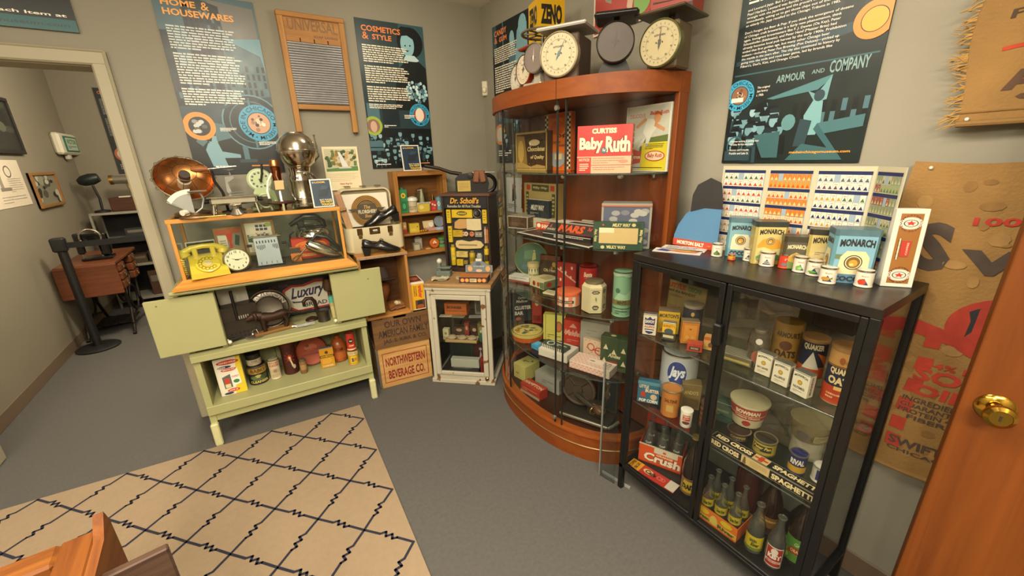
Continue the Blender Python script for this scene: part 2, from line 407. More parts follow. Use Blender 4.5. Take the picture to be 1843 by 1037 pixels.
def bld(x0, y0, x1, y1, sd, nx=6, ny=7, c=T2, wc=T1):
    g = random.Random(sd); o = [('p', [(x0, y0), (x1, y0 + .02), (x1, y1 - .05), (x0, y1)], c)]
    for i in range(nx):
        for j in range(ny):
            a = x0 + (x1 - x0) * (i + .25) / nx; q = y0 + .015 + (y1 - y0 - .09) * (j + .2) / ny
            o.append(('r', a, q, a + (x1 - x0) / nx * .5, q + (y1 - y0) / ny * .5, g.choice([wc, T5, T3])))
    return o
def badge(x, y, r, asp, txt, inner, seed, photo=True):
    """blue ring with the museum's name around a sepia photograph"""
    g = random.Random(seed); o = [('e', x, y, r, r * asp, '#3c9cc0', 36), ('e', x, y, r * .6, r * .6 * asp, '#1c1410', 30), ('e', x, y, r * .56, r * .56 * asp, inner, 30)]
    if photo:
        for i in range(16):
            a = g.uniform(0, 6.28); q = g.uniform(0, .4) * r; s = g.uniform(.05, .13) * r
            o.append(('e', x + q * math.cos(a), y + q * math.sin(a) * asp, s, s * asp, g.choice(['#6a4a38', '#e6c9ab', '#3c2a22', '#f0dcc6', '#9c755c']), 8))
    o += [('c', 'MADE IN CHICAGO MUSEUM •', x, y, r * .7, r * .22, 240, -352, '#0d2632', .01)]
    return o
AH = .459 / .935
g = random.Random(3)
ops = [('r', 0, 0, 1, 1, T2), ('p', [(0, .62), (.6, .62), (1, .55), (1, 1), (0, 1)], '#44626c'), ('p', [(.52, .98), (.98, .96), (.98, .74), (.58, .82)], '#6c6c66'), ('r', 0, .4, .12, .8, T1)]
ops += bld(.25, .62, .62, 1, 4, 7, 8, T1, T5) + bld(.58, .45, 1, .72, 5, 7, 4, '#43636a', T1) + bld(.02, .42, .56, .62, 6, 9, 3, T1, T5)
ops += [('p', [(.62, .78), (.97, .7), (1, .6), (1, .8)], '#5f8f9c'), ('r', 0, 0, 1, .3, T5), ('e', .74, .315, .34, .165, T1, 40), ('o', .74, .315, .34, .165, .05, '#5a8a96'), ('o', .74, .315, .26, .127, .05, T3), ('r', .72, .16, .745, .46, T3), ('p', [(.42, .4), (.72, .46), (.74, .45), (.42, .385)], T2),
        ('p', [(.2, .05), (.16, .15), (.2, .19), (.3, .2), (.33, .14), (.52, .12), (.52, .1), (.34, .1), (.36, .05)], T4), ('e', .26, .215, .055, .035, T4, 14), ('p', [(.2, .2), (.19, .235), (.26, .255), (.31, .235), (.26, .23), (.24, .2)], T5), ('p', [(.3, .31), (.42, .3), (.46, .22), (.3, .2)], T3), ('r', .56, .09, .62, .17, T3), ('r', .5, .07, .7, .09, T2), ('p', [(.08, .2), (.14, .24), (.2, .2), (.14, .17)], T3)]
ops += [('t', 'HOME', .075, .925, .4, .958, GO, .03), ('t', '&', .45, .92, .53, .962, GO, .01), ('t', 'HOUSEWARES', .075, .877, .76, .912, GO, .03)]
ops += [('l', .07, .705, .75, .83, 9, '#c9d2cc', 1), ('l', .075, .52, .76, .69, 12, '#d2d8d0', 2), ('l', .07, .405, .72, .503, 7, '#dde0d6', 3)]
ops += [('e', .155, .288, .165, .165 * AH, '#e2903a', 32), ('e', .155, .288, .112, .112 * AH, '#20201f', 26)] + [('e', .155 + g.uniform(-.06, .06), .288 + g.uniform(-.03, .03), .03, .012, g.choice(['#8d8f90', '#c4c6c6', '#55585a']), 9) for i in range(12)]
ops += badge(.806, .311, .226, AH, '', '#c89c7c', 8) + [('l', .36, .26, .55, .282, 3, WH, 9), ('l', .76, .175, .98, .2, 3, WH, 10), ('l', .22, .043, .62, .056, 1, WH, 11), ('r', .62, .045, .95, .052, OR)]
poster('exhibit_poster', 'teal poster headed Home and Housewares above the yellow telephone case', -.006, YB - .007, 1.545, .459, .935, 0, ops)
# COSMETICS & STYLE
AC = .463 / .938
ops = [('r', 0, 0, 1, 1, '#24393e'), ('p', [(.55, .6), (1, .55), (1, 1), (.62, 1)], '#35565e'), ('e', .78, .885, .2, .1, T5, 30), ('e', .735, .87, .105, .08, '#8fbfc8', 24), ('p', [(.58, .95), (.66, .985), (.86, .98), (.95, .93), (.86, .9), (.74, .93), (.62, .92)], T5), ('p', [(.7, .8), (.83, .8), (.9, .77), (.78, .74), (.66, .775)], '#bcd8d8'),
       ('p', [(.46, .42), (.52, .68), (.68, .76), (.9, .76), (1, .72), (1, .42)], '#10181a'), ('e', .7, .862, .012, .006, T5, 8), ('e', .775, .865, .012, .006, T5, 8), ('p', [(.69, .832), (.76, .832), (.725, .822)], T5)]
for i in range(70):
    a = g.uniform(0, 6.28); q = g.uniform(0, 1) ** .5
    ops.append(('e', .82 + .17 * q * math.cos(a), .555 + .075 * q * math.sin(a), .022, .012, g.choice([T4, '#a9d3da', T3, '#c9e4e6']), 7))
ops += [('r', .02, .3, .2, .46, T3), ('r', .24, .3, .5, .44, T1)] + [('r', 0, 0, 1, .29, T5)] + crowd(.03, .98, .05, .25, 44, 12) + [('r', .0, .13, .2, .2, T3), ('r', .0, .15, .2, .157, T5)]
ops += [('t', 'COSMETICS', .075, .925, .64, .962, '#e8864a', .03), ('t', '&', .08, .875, .17, .92, '#e8864a', .01), ('t', 'STYLE', .22, .878, .5, .912, '#e8864a', .03)]
ops += [('l', .06, .73, .72, .845, 8, CR, 21), ('l', .06, .595, .72, .712, 8, CR, 22), ('l', .06, .47, .74, .578, 7, CR, 23), ('l', .06, .425, .62, .46, 3, CR, 24)]
ops += badge(.83, .39, .165, AC, '', '#b4452c', 25) + [('e', .83, .39, .07, .05, '#e9d9c4', 16), ('e', .085, .305, .135, .135 * AC, '#9bb044', 30), ('e', .085, .305, .095, .095 * AC, '#8a6a5c', 26), ('e', .09, .3, .05, .04, '#c8a890', 14), ('l', .58, .36, .76, .39, 3, WH, 26), ('l', .25, .295, .45, .315, 2, WH, 27), ('l', .06, .052, .35, .062, 1, WH, 28), ('l', .06, .025, .45, .036, 1, WH, 29), ('r', .62, .027, .93, .034, OR)]
poster('exhibit_poster', 'teal poster headed Cosmetics and Style beside the wooden washboard', 1.014, YB - .007, 1.545, .463, .938, 0, ops)
# CANDY & GUM on the right wall
ops = [('r', 0, 0, 1, 1, '#101b20'), ('r', 0, .8, .12, 1, '#2f535c'), ('p', [(.62, .62), (.7, .9), (.82, .97), (.95, .93), (1, .6)], T4), ('e', .84, .93, .1, .06, '#7fb0bc', 16), ('p', [(.46, .66), (.5, .85), (.58, .9), (.66, .85), (.64, .64)], T3), ('e', .56, .87, .065, .05, '#86b4bd', 14), ('r', .3, .55, .33, 1, T3), ('r', .1, .2, .9, .5, T2), ('r', 0, 0, 1, .3, T5)]
ops += [('t', 'CANDY', .06, .925, .42, .965, '#e8864a', .03), ('t', '&', .06, .878, .15, .918, '#e8864a', .01), ('t', 'GUM', .2, .878, .42, .912, '#e8864a', .03), ('l', .05, .74, .7, .85, 8, CR, 31), ('l', .05, .53, .7, .72, 12, CR, 32), ('l', .05, .38, .66, .5, 8, CR, 33), ('e', .15, .22, .16, .08, OR, 28), ('e', .15, .22, .11, .055, '#d9d0c4', 24), ('l', .08, .05, .5, .1, 3, WH, 34)] + crowd(.3, .95, .08, .3, 12, 35)
poster('exhibit_poster', 'teal poster headed Candy and Gum behind the curved cabinet', XR - .007, 2.654, 1.56, .46, .935, -90, ops)
# ARMOUR poster
AA = .47 / .94
ops = [('r', 0, 0, 1, 1, '#14211f'), ('p', [(0, .52), (1, .75), (1, 1), (0, 1)], '#2a3a38'), ('p', [(.0, .9), (.3, 1), (0, 1)], '#7a7a6c'), ('r', .66, .45, .72, .95, '#1e2c2b'), ('r', .84, .42, .9, .9, '#1e2c2b'), ('p', [(.02, .36), (1, .44), (1, .47), (.02, .4)], T2)]
ops += [('p', [(.02, .385), (.98, .385), (.98, .29), (.02, .26)], '#13201f'), ('t', 'ARMOUR', .36, .298, .56, .325, '#7fa0a0', .02), ('t', 'AND', .6, .311, .68, .325, '#7fa0a0', .01), ('t', 'COMPANY', .71, .305, .94, .345, '#7fa0a0', .02), ('r', .02, .345, .98, .35, '#355e66')]
ops += bld(.5, .12, 1, .28, 41, 8, 2, '#16211f', T5) + crowd(.04, .45, .08, .22, 34, 42) + [('p', [(.31, .245), (.74, .3), (.73, .285), (.66, .255), (.36, .24)], '#4d7d84'), ('p', [(.74, .3), (.73, .22), (.66, .21), (.6, .255), (.66, .24), (.72, .285)], '#6b9aa0'), ('p', [(.62, .1), (.6, .17), (.65, .225), (.71, .215), (.72, .14), (.7, .1)], '#75a6ac'), ('e', .68, .235, .035, .02, T2, 12), ('p', [(.56, .06), (.58, .16), (.66, .15), (.64, .06)], T2), ('p', [(.7, .14), (.98, .16), (.98, .12), (.72, .1)], '#456f76'), ('p', [(.68, .12), (.86, .01), (.9, .01), (.7, .14)], '#355e66'), ('p', [(.25, .11), (.45, .12), (.46, .02), (.34, .02)], '#385f64'), ('p', [(.52, .01), (.62, .07), (.82, .05), (.9, .01)], '#385f64'), ('o', .1, .07, .07, .04, .15, '#355e66'), ('r', .02, .01, .24, .05, T2), ('e', .5, .15, .05, .03, '#5c8a90', 12)]
L = ['and Leonard Japp. But a year prior, the com-', 'Pearl Harbor, Leonard was forced to re-brand. Thus', 'wrangle with the Japanese and the grocers started calling in', 'immediately, asking us to get those chips out of their stores,', 'an elderly Mr. Japp recalled to the Chicago Tribune in 1985.', "Don't Forget the Beer & Pop: If you think the emergence of dozens", 'of Chicago craft breweries is a fairly new phenomenon, think', 'again. Immigrant brewmasters like F. J. Dewes (Oa Kay), Peter', 'Schoenhofen (Edelweiss), and Peter Hand (Meister Brau) had', 'already become local pub heroes by the early 1900s. Prohibition', 'ended that first golden age, but many other Chicago beer', 'makers—including Peter Fox Brewing (Fox Deluxe)—picked up', 'the mantle in the years after. The city also continued its history by', 'going into the soda and root beer game, led by brands like', "Filbert's, Dad's, Kist, and Orange Crush."]
EN = [.55, .63, .7, .73, .7, .78, .72, .72, .7, .76, .67, .73, .74, .7, .5]
for i, s_ in enumerate(L):
    y_ = .575 - i * .0135 - (.012 if i > 4 else 0); ops.append(('t', s_, .06, y_, EN[i], y_ + .0105, '#efe9da', .008))
ops += [('l', .06, .6, .7, .78, 13, '#efe9da', 44), ('t', 'FOOD & DRINK', .07, .92, .85, .955, '#e8864a', .03)]
ops += badge(.085, .27, .12, AA, '', '#8a6048', 45) + [('r', .02, .245, .12, .262, '#e8dccb'), ('e', .915, .447, .115, .115 * AA, OR, 32), ('o', .915, .447, .075, .075 * AA, .07, '#2a1c12'), ('e', .915, .447, .07, .07 * AA, '#e9a23c', 26)]
ops += [('t', 'The original', .225, .285, .32, .295, WH, .008), ('t', 'Jays factory', .225, .272, .31, .282, WH, .008), ('t', 'c. 1960s', .225, .259, .28, .268, WH, .008), ('t', '• Women working in packing dept', .055, .083, .3, .092, WH, .006), ('t', 'at Libby McNeil and Libby', .065, .07, .26, .079, WH, .006), ('t', '• Armour and Company', .055, .048, .23, .057, WH, .006), ('t', 'Franklin and Lake St.', .062, .035, .23, .044, WH, .006), ('t', 'madeinchicagomuseum.com', .545, .032, .94, .044, GO, .02)]
poster('exhibit_poster', 'teal poster with a street crowd under the words Armour and Company', XR - .007, .781, 1.553, .47, .94, -90, ops)
# sign above the doorway
ops = [('r', 0, 0, 1, 1, '#122420'), ('p', [(0, .12), (1, .12), (1, .34), (0, .4)], '#0a1210'), ('r', 0, 0, 1, .12, '#1d5a5e'), ('t', 'Learn the History Behind Each Item at', .12, .135, .97, .175, WH, .02), ('t', 'madeinchicagomuseum.com', .4, .03, .97, .08, '#123c40', .01)]
poster('doorway_sign', 'dark green sign with white lettering above the doorway', -1.0, YB - .018, 2.235, .9, .42, 0, ops, .015, '#6d6a58')
# wall calendar
o = poster('wall_calendar', 'cream wall calendar with a waterfall park picture behind the chrome urn', .575, YB - .012, 1.412, .228, .285, 0,
    [('r', 0, 0, 1, 1, '#e9ddb9'), ('r', .05, .44, .95, .95, '#c9c6a8'), ('p', [(.05, .44), (.95, .44), (.95, .55), (.05, .5)], '#5c8a4e')] + [('e', random.Random(i).uniform(.08, .92), random.Random(i + 99).uniform(.56, .9), .05, .035, random.Random(i).choice(['#47613a', '#6c7a3e', '#b98e4c', '#8a7a3c', '#3f5a3c', '#c8a468']), 8) for i in range(70)]
    + [('p', [(.42, .88), (.48, .88), (.68, .54), (.5, .54)], '#dfe2dc'), ('p', [(.4, .54), (.72, .54), (.78, .5), (.4, .5)], '#c9d0c8'), ('l', .08, .2, .92, .4, 5, '#cfc29c', 51, .2), ('t', 'Olson Rug Co.', .36, .12, .72, .165, '#a8382a', .02), ('l', .4, .08, .66, .1, 1, '#a09474', 52)], .008, '#d9cda8')
o['category'] = 'calendar'
# washboard
t = thing('washboard', 'wooden washboard with ribbed metal panel hung between two teal posters', 'washboard', (.518, YB - .045, 1.785))
WB, WB2 = wood('#9a6c38', '#b98a50', 2, .5), wood('#96683a', '#b4834a', 0, .5)
for sx in (-.172, .172): MB().bx(sx - .017, sx + .017, 0, .03, 0, .655, .003).build('stile', WB, t)
MB().bx(-.19, .19, -.004, .034, .64, .668, .004).build('top_rail', WB2, t)
h = MB().bx(-.155, .155, .008, .02, .535, .64).build('header_panel', WB2, t)
MB().prt([('t', 'UNIVERSAL', .06, .35, .96, .95, '#7d5a32', .02, 0, .04), ('t', 'SOAP SAVING', .5, .08, .95, .22, '#5c4128', .01)], flat(-.155, .0078, .535, (.31, 0, 0), (0, 0, .105), (0, -1, 0)), asp=3).build('lettering', PRINT(), h)
for i in range(4): MB().bx(-.155 + i * .0785, -.155 + i * .0785 + .074, .004, .024, .512, .536, .002).build('slat', WB2, t)
b = MB()
for i in range(25):
    z_ = .176 + i * .0136; b.cyl((-.155, .012, z_), (.155, .012, z_), .0052, seg=8)
b.bx(-.155, .155, .012, .018, .17, .512); rb = b.build('ribbed_panel', mt('#9a9a9c', .38, .8, .15, 40), t)
MB().bx(-.155, .155, 0, .03, .135, .165, .003).build('lower_rail', WB2, t)
for sx in (-.172, .172): MB().cyl((sx, .015, 0), (sx, .015, -.006), .012).build('foot_pad', mt(*BLACK), t)
# motion sensor in the corner
t = tag(MB().bx(-.022, .022, 0, .03, 0, .105, .006).build('motion_sensor', mt('#cfc8ae', .4), loc=(1.70, YB - .05, 2.062), rot=(0, 0, -45)), 'white motion sensor high in the room corner', 'sensor')
MB().ball((0, -.001, .04), .019, sz=1.2).build('lens', mt('#e6dfc6', .3), t)
# painted clown sign (abstract circus colours) above the scales
b = [('r', 0, 0, 1, 1, '#d9cdbb'), ('p', [(.02, .02), (.98, .02), (.98, .98), (.02, .98)], '#a8403a'), ('p', [(.1, 1), (.16, .35), (.24, .3), (.3, 1)], '#8d8779'), ('e', .36, .75, .12, .3, '#77a050', 20), ('e', .62, .24, .1, .17, '#7aa356', 20), ('e', .74, .8, .16, .3, '#6f9a52', 24), ('p', [(.44, .2), (.5, .1), (.58, .9), (.52, .95)], '#c9a88f')]
o = poster('painted_sign', 'red and green painted sign on the wall behind the kitchen scales', XR - .012, 1.56, 2.196, .52, .4, -90, b, .011, '#d8d0c0'); o['category'] = 'sign'

# ---------------------------------------------------------------- feed sacks on the right wall
def sack(name, label, y0, y1, z0, z1, ops, seed, fringe=False, botwave=.0, nails=()):
    """cloth hung on the wall: local u runs toward the camera side (y0 -> y1), v up"""
    g = random.Random(seed); ph = [g.uniform(0, 6) for i in range(6)]
    def P_(u, v, k=0):
        wv = .010 * math.sin(5 * u + ph[0] + 3 * v) + .007 * math.sin(11 * v + ph[1] + 4 * u) + .005 * math.sin(17 * u - 9 * v + ph[2])
        zb = z0 + botwave * (math.sin(4 * u + ph[3]) * .4 - u * .6)
        side = .012 * math.sin(9 * v + ph[4]) * (1 - u)
        return (XR - .03 + wv * (1 - .5 * v) - .0004 * k - .003, y0 + (y1 - y0) * u + side, zb + (z1 - zb) * v + .006 * math.sin(9 * u + ph[5]) * v)
    b = MB(); nu, nv = 30, 44; vs = [P_(i / nu, j / nv) for j in range(nv + 1) for i in range(nu + 1)]
    b.add(vs, [(j * (nu + 1) + i, j * (nu + 1) + i + 1, (j + 1) * (nu + 1) + i + 1, (j + 1) * (nu + 1) + i) for j in range(nv) for i in range(nu)])
    b.add([(p[0] + .006, p[1], p[2]) for p in vs], [((j + 1) * (nu + 1) + i, (j + 1) * (nu + 1) + i + 1, j * (nu + 1) + i + 1, j * (nu + 1) + i) for j in range(nv) for i in range(nu)])
    o = tag(b.build(name, mt('#92703f', .9, 0, .25, 10, 1.0), ang=80), label, 'sack')
    def F(u, v, k): p = P_(u, v, k); return (p[0] - .0008, p[1], p[2])
    MB().prt(ops, F, step=.03, asp=abs(y1 - y0) / (z1 - z0)).build('stencil_lettering', mt('#ffffff', .9, 0, .35, 30, attr=True), o)
    hm = MB(); hm.tube([(P_(i / 20, 0)[0] - .002, P_(i / 20, 0)[1], P_(i / 20, 0)[2]) for i in range(21)], .008); hm.build('hem', mt('#8a6a3c', .9, 0, .25, 10, 1.0), o)
    for u, v in nails: p = P_(u, v); MB().ball((p[0] - .004, p[1], p[2]), .005, 8).build('nail_head', mt('#d8d4c8', .4), o)
    if fringe:
        f = MB()
        for i in range(190):
            v = g.random(); p = Vector(P_(0, v)); l = g.uniform(.012, .04); dz = g.uniform(-.02, .012); q = g.uniform(-.012, .004)
            f.tube([p, p + Vector((q, l * .5, dz * .3)), p + Vector((q * 1.4, l, dz))], [.0022, .0016, .0009], 5)
        f.build('frayed_fringe', mt('#b08a4c', .9, 0, .25, 20), o)['kind'] = 'stuff'
    return o
sack('cloth_sack', 'frayed tan cloth sack nailed high on the wall near the door', .345, -.25, 1.655, 2.25,
     [('t', 'PHONE', .1, .405, .45, .44, '#4a3c30', .02), ('p', [(.1, .285), (.4, .31), (.4, .325), (.1, .3)], '#b8452a'), ('t', 'ARMOUR', .11, .125, .75, .205, '#5c4434', .05), ('t', 'CHICAGO', .155, .085, .7, .112, '#5c4434', .03), ('r', 0, .045, 1, .05, '#7d5a2e')], 5, True, .01, [(.03, .02)])
SQ = [('r', .19, v_, .245, v_ + .045, '#a83a28') for v_ in (.45, .37, .29, .22, .15, .085)]
sack('feed_sack', 'large burlap feed sack with dark lettering behind the black cabinet', .395, -.25, .57, 1.556,
     [('e', random.Random(i).uniform(.03, .5), random.Random(i + 40).uniform(.03, .97), random.Random(i + 80).uniform(.01, .04), random.Random(i + 90).uniform(.006, .02), ('#846436', '#8a6839', '#9c7a48')[i % 3], 9) for i in range(46)] +
     [('t', '100 LBS', .245, .832, .55, .855, '#a8362a', .03), ('t', 'S', .08, .69, .205, .835, '#4b4038', .05), ('t', 'WIFT', .235, .695, .85, .765, '#4b4038', .06),
      ('p', [(.0, .53), (.15, .535), (.3, .505), (.42, .53), (.42, .49), (.3, .465), (.15, .49), (0, .47)], '#a4382a'), ('e', .43, .535, .195, .1, '#a4382a', 30), ('e', .43, .535, .168, .08, '#2a2c30', 30)] + SQ +
     [('t', '44% PROTEIN', .22, .385, .6, .405, '#b23c2c', .02), ('t', 'SOYBEAN', .2, .335, .75, .38, '#b23c2c', .04), ('t', 'OIL MEAL', .21, .285, .75, .325, '#b23c2c', .04), ('t', 'INGREDIENT: SOYBEAN', .2, .258, .6, .275, '#4b4038', .02), ('t', 'GUARANTEED ANALYSIS', .2, .238, .62, .253, '#4b4038', .02), ('t', 'PROTEIN 44.0% FAT 0.5%', .2, .218, .62, .233, '#4b4038', .02), ('t', 'FIBER 7.0%', .24, .198, .5, .213, '#4b4038', .02), ('t', 'SWIFT & CO.', .2, .095, .6, .125, '#4b4038', .03), ('t', 'CHICAGO, ILL.', .2, .07, .55, .086, '#4b4038', .02)], 9, False, .06, [(.06, .985)])
# ---------------------------------------------------------------- rug with stepped trellis lines
rt = Vector((.366, 2.578, 0)); ex = Vector((-.9981, .0624, 0)); ey = Vector((-.0303, -.9995, 0))
b = MB(); W_, H_ = 2.05, 2.9
b.add([tuple(rt + ex * u + ey * v + Vector((0, 0, z_))) for z_ in (0, .008) for v in (0, H_) for u in (0, W_)], [(0, 1, 3, 2), (4, 6, 7, 5), (0, 4, 5, 1), (1, 5, 7, 3), (3, 7, 6, 2), (2, 6, 4, 0)])
rug = tag(b.build('area_rug', mt('#927f66', .95, 0, .1, 40, .9)), 'tan woven rug with navy stepped trellis lines on the carpet', 'rug')
b = MB(); D = .1725
def edge(p, q):
    p = Vector(p); q = Vector(q); d = q - p
    return [p] + [p + Vector((d.x * a, d.y * c)) for a, c in ((.33, .33), (.48, .35), (.44, .48), (.60, .50), (.56, .63), (.68, .66))] + [q]
def bar2(b, p, q, hw=.0058):
    d = (q - p)
    if d.length < 1e-4: return
    e = d.normalized() * hw; n = Vector((-e.y, e.x)); c = [p - e * .6 + n, q + e * .6 + n, q + e * .6 - n, p - e * .6 - n]
    b.add([tuple(rt + ex * a.x + ey * a.y + Vector((0, 0, .0088 + .0004 * (len(b.v) % 7 == 0)))) for a in c], [(0, 1, 2, 3)])
for i in range(0, 12):
    for j in range(0, 17):
        u, v = .0115 + i * D, .006 + j * D
        if (i + j) % 2: 
            for du in (D, -D):
                p, q = (u, v), (u + du, v + D)
                if 0 < q[0] < W_ and q[1] < H_ and 0 <= u < W_:
                    e_ = edge(p, q)
                    for k in range(len(e_) - 1): bar2(b, e_[k], e_[k + 1])
b.build('trellis_pattern', mt('#1d1f30', .95, 0, .15, 60), rug)

# ---------------------------------------------------------------- hall beyond the doorway
t = thing('barrier_post', 'black retractable belt barrier post standing across the doorway', 'barrier', (-1.455, 4.98, 0))
BK1 = mt('#141312', .5, 0, .2, 25)
MB().lathe([(.155, 0), (.157, .012), (.14, .022), (.05, .03), (.035, .03)], 32).build('base', BK1, t)
MB().cyl((0, 0, .03), (0, 0, .93), .032, seg=18).build('pole', BK1, t)
MB().bx(-.05, .04, -.04, .04, .92, 1.04, .012).build('belt_head', BK1, t)
MB().bx(.04, .62, -.003, .0, .945, .995).build('belt', mt('#0f0f0f', .85), t)
HX = -1.628
def hallpic(name, label, cat, y0, y1, z0, z1, ops, fr=None, th=.02, fw=.02, frc='#8a6233'):
    w_, h_ = y1 - y0, z1 - z0
    o = tag(MB().bx(-w_ / 2, w_ / 2, 0, th * .5, 0, h_).build(name, mt('#1a1a18', .5), loc=(HX + th * .5, (y0 + y1) / 2, z0), rot=(0, 0, 90)), label, cat)
    MB().prt(ops, F_front(w_, h_), asp=w_ / h_).build('print', PRINT(), o)
    if fr:
        b = MB().bx(-w_ / 2, w_ / 2, -th * .5, th * .5, 0, fw, .002).bx(-w_ / 2, w_ / 2, -th * .5, th * .5, h_ - fw, h_, .002).bx(-w_ / 2, -w_ / 2 + fw, -th * .5, th * .5, fw, h_ - fw, .002).bx(w_ / 2 - fw, w_ / 2, -th * .5, th * .5, fw, h_ - fw, .002)
        b.build('frame', mt(frc, .45), o)
    return o
gg = random.Random(11)
def murk(n, cols, sd):
    g_ = random.Random(sd); return [('e', g_.uniform(.1, .9), g_.uniform(.1, .9), g_.uniform(.05, .14), g_.uniform(.05, .14), g_.choice(cols), 8) for i in range(n)]
hallpic('framed_picture', 'dark framed picture high on the hall wall', 'picture', 4.75, 5.52, 1.735, 2.19, [('r', 0, 0, 1, 1, '#2a2c26')] + murk(14, ['#3b3d33', '#55584a', '#1c1d18'], 2), True, .03, .03, '#1d1b17')
hallpic('paper_sheet', 'white printed sheet with line drawings pinned to the hall wall', 'paper', 4.72, 5.34, 1.315, 1.685, [('r', 0, 0, 1, 1, '#cfc5b0'), ('o', .6, .75, .1, .13, .25, '#6c665a'), ('o', .3, .7, .07, .2, .3, '#77716a'), ('r', .28, .4, .36, .62, '#8a8276'), ('r', .25, .35, .55, .42, '#7b756b'), ('l', .52, .3, .92, .62, 7, '#a39a8a', 3, .3), ('l', .2, .08, .9, .25, 3, '#a39a8a', 4, .3)], False, .004)
hallpic('framed_photograph', 'small oak framed photograph on the hall wall', 'picture', 5.43, 6.01, 1.262, 1.577, [('r', 0, 0, 1, 1, '#7b7866')] + murk(22, ['#4d4c42', '#2b2b26', '#8d8b78', '#b0ad98'], 5), True, .03, .025)
t = thing('wall_clock', 'white square electric clock on the hall wall', 'clock', (HX, 6.62, 1.75), 90)
MB().bx(-.3, .3, -.07, 0, 0, .22, .02).build('case', mt('#d8d2bd', .4), t)
b = MB().bx(-.2, .2, -.078, -.07, .03, .19).build('face', mt('#1d6a54', .4), t)
MB().prt([('r', .08, .1, .92, .9, '#b9c9b4'), ('t', 'VICTOR', .14, .5, .86, .8, '#1d6a54', .03), ('l', .14, .2, .86, .4, 2, '#1d6a54', 7)], flat(-.2, -.0785, .03, (.4, 0, 0), (0, 0, .16), (0, -1, 0)), asp=2.5).build('print', PRINT(), b)
MB().bx(-.1, -.02, -.05, -.01, -.05, 0, .008).build('bracket', mt('#bdb9a6', .5), t)
poster('exhibit_poster', 'dark poster with an orange ring on the far hall wall', -1.05, 6.85, 1.53, .46, .95, 0, [('r', 0, 0, 1, 1, '#191c1e'), ('t', 'OFFICE & TRADE', .06, .93, .7, .965, '#b9603a', .03), ('l', .06, .7, .7, .88, 12, '#7c7c78', 61), ('l', .06, .45, .7, .66, 13, '#7c7c78', 62), ('r', .1, .3, .9, .42, '#2c3438'), ('e', .2, .235, .17, .085, '#a4572c', 24), ('e', .2, .235, .12, .06, '#b5aa9c', 20), ('l', .08, .05, .6, .12, 3, '#9a9a92', 63)])
# shelf unit, with things on it
t = thing('shelf_unit', 'grey metal shelf unit against the far hall wall', 'shelves', (-1.54, 6.3, 0))
SM = mt('#8f8b7d', .5, .2)
for z_ in (.07, .48, .78, 1.095): MB().bx(0, 1.1, 0, .4, z_, z_ + .025, .003).build('shelf', SM, t)
for x_ in (0, 1.08):
    for y_ in (0, .38): MB().bx(x_, x_ + .02, y_, y_ + .02, 0, 1.1).build('upright', SM, t)
MB().bx(.02, 1.08, .395, .4, .05, 1.1).build('back_panel', mt('#1c1a17', .7), t)
t = thing('wooden_case', 'brown wooden instrument case on top of the hall shelves', 'case', (-1.12, 6.4, 1.121))
MB().bx(-.24, .24, 0, .25, 0, .15, .006).build('body', wood('#3a2416', '#54331e', 0), t)
for x_ in (-.1, .14): MB().bx(x_ - .05, x_ + .05, .02, .1, .15, .165, .002).build('key_plate', mt('#c8c2ae', .4), t)
MB().cyl((-.02, .12, .15), (-.06, .12, .3), .012).build('stem', mt('#b59a58', .3, .8), t)
t = thing('tube_viewer', 'long horizontal brass and glass tube on a stand in the hall', 'instrument', (-1.08, 6.38, 1.29))
MB().cyl((-.22, .05, .18), (.28, .05, .18), .045, seg=16).build('tube', mt('#8a8578', .15, .6), t)
for x_ in (-.22, .26): MB().cyl((x_, .05, .18), (x_ + .03, .05, .18), .052, seg=16).build('end_cap', mt('#c09a50', .25, 1), t)
MB().cyl((.04, .05, 0), (.04, .05, .14), .014).build('stem', mt('#a0854e', .3, 1), t)
t = thing('black_lamp', 'dark hooded lamp leaning out near the hall wall clock', 'lamp', (-1.49, 6.42, 1.121))
MB().at((.02, 0, .36), (0, 75, 0)).lathe([(.03, -.09), (.055, -.05), (.062, .03), (.045, .09)], 18).build('hood', mt('#17211f', .4), t)
MB().tube([(.05, 0, .0), (.06, 0, .15), (.04, 0, .3)], .012).build('arm', BK1, t)
MB().lathe([(.07, 0), (.07, .02), (.02, .03)], 16).at().build('base', BK1, t).location = (.05, 0, 0)
gs = random.Random(8)
for i, (x_, z_, w_, h_, c_, n_) in enumerate([(-1.3, .505, .12, .1, '#4a3a2a', 'dark brown box on the hall shelf'), (-1.12, .505, .2, .14, '#2c2620', 'black box on the middle hall shelf'), (-.86, .505, .1, .16, '#33403a', 'green grey tin on the middle hall shelf'), (-1.2, .095, .16, .3, '#4a3020', 'brown ledger box on the bottom hall shelf'), (-1.0, .095, .14, .33, '#6b5a2e', 'mustard box on the bottom hall shelf'), (-.8, .095, .14, .3, '#3f3b36', 'charcoal box on the bottom hall shelf'), (-1.25, .805, .22, .12, '#232724', 'low dark machine on the upper hall shelf'), (-.9, .805, .2, .2, '#3d362b', 'olive brown carton on the upper hall shelf')]):
    carton('storage_box', n_, 'box', x_ + .06, 6.36, z_, w_, .22, h_, 0, c_, front=[('r', .1, .55, .9, .8, '#6b6558')])
b = tag(MB().lathe([(.03, 0), (.05, .05), (.02, .1), (.012, .13)], 16).build('glass_bottle', mt('#8fa79a', .15), loc=(-.8, 6.34, .805)), 'pale round bottle on the hall shelf', 'bottle')
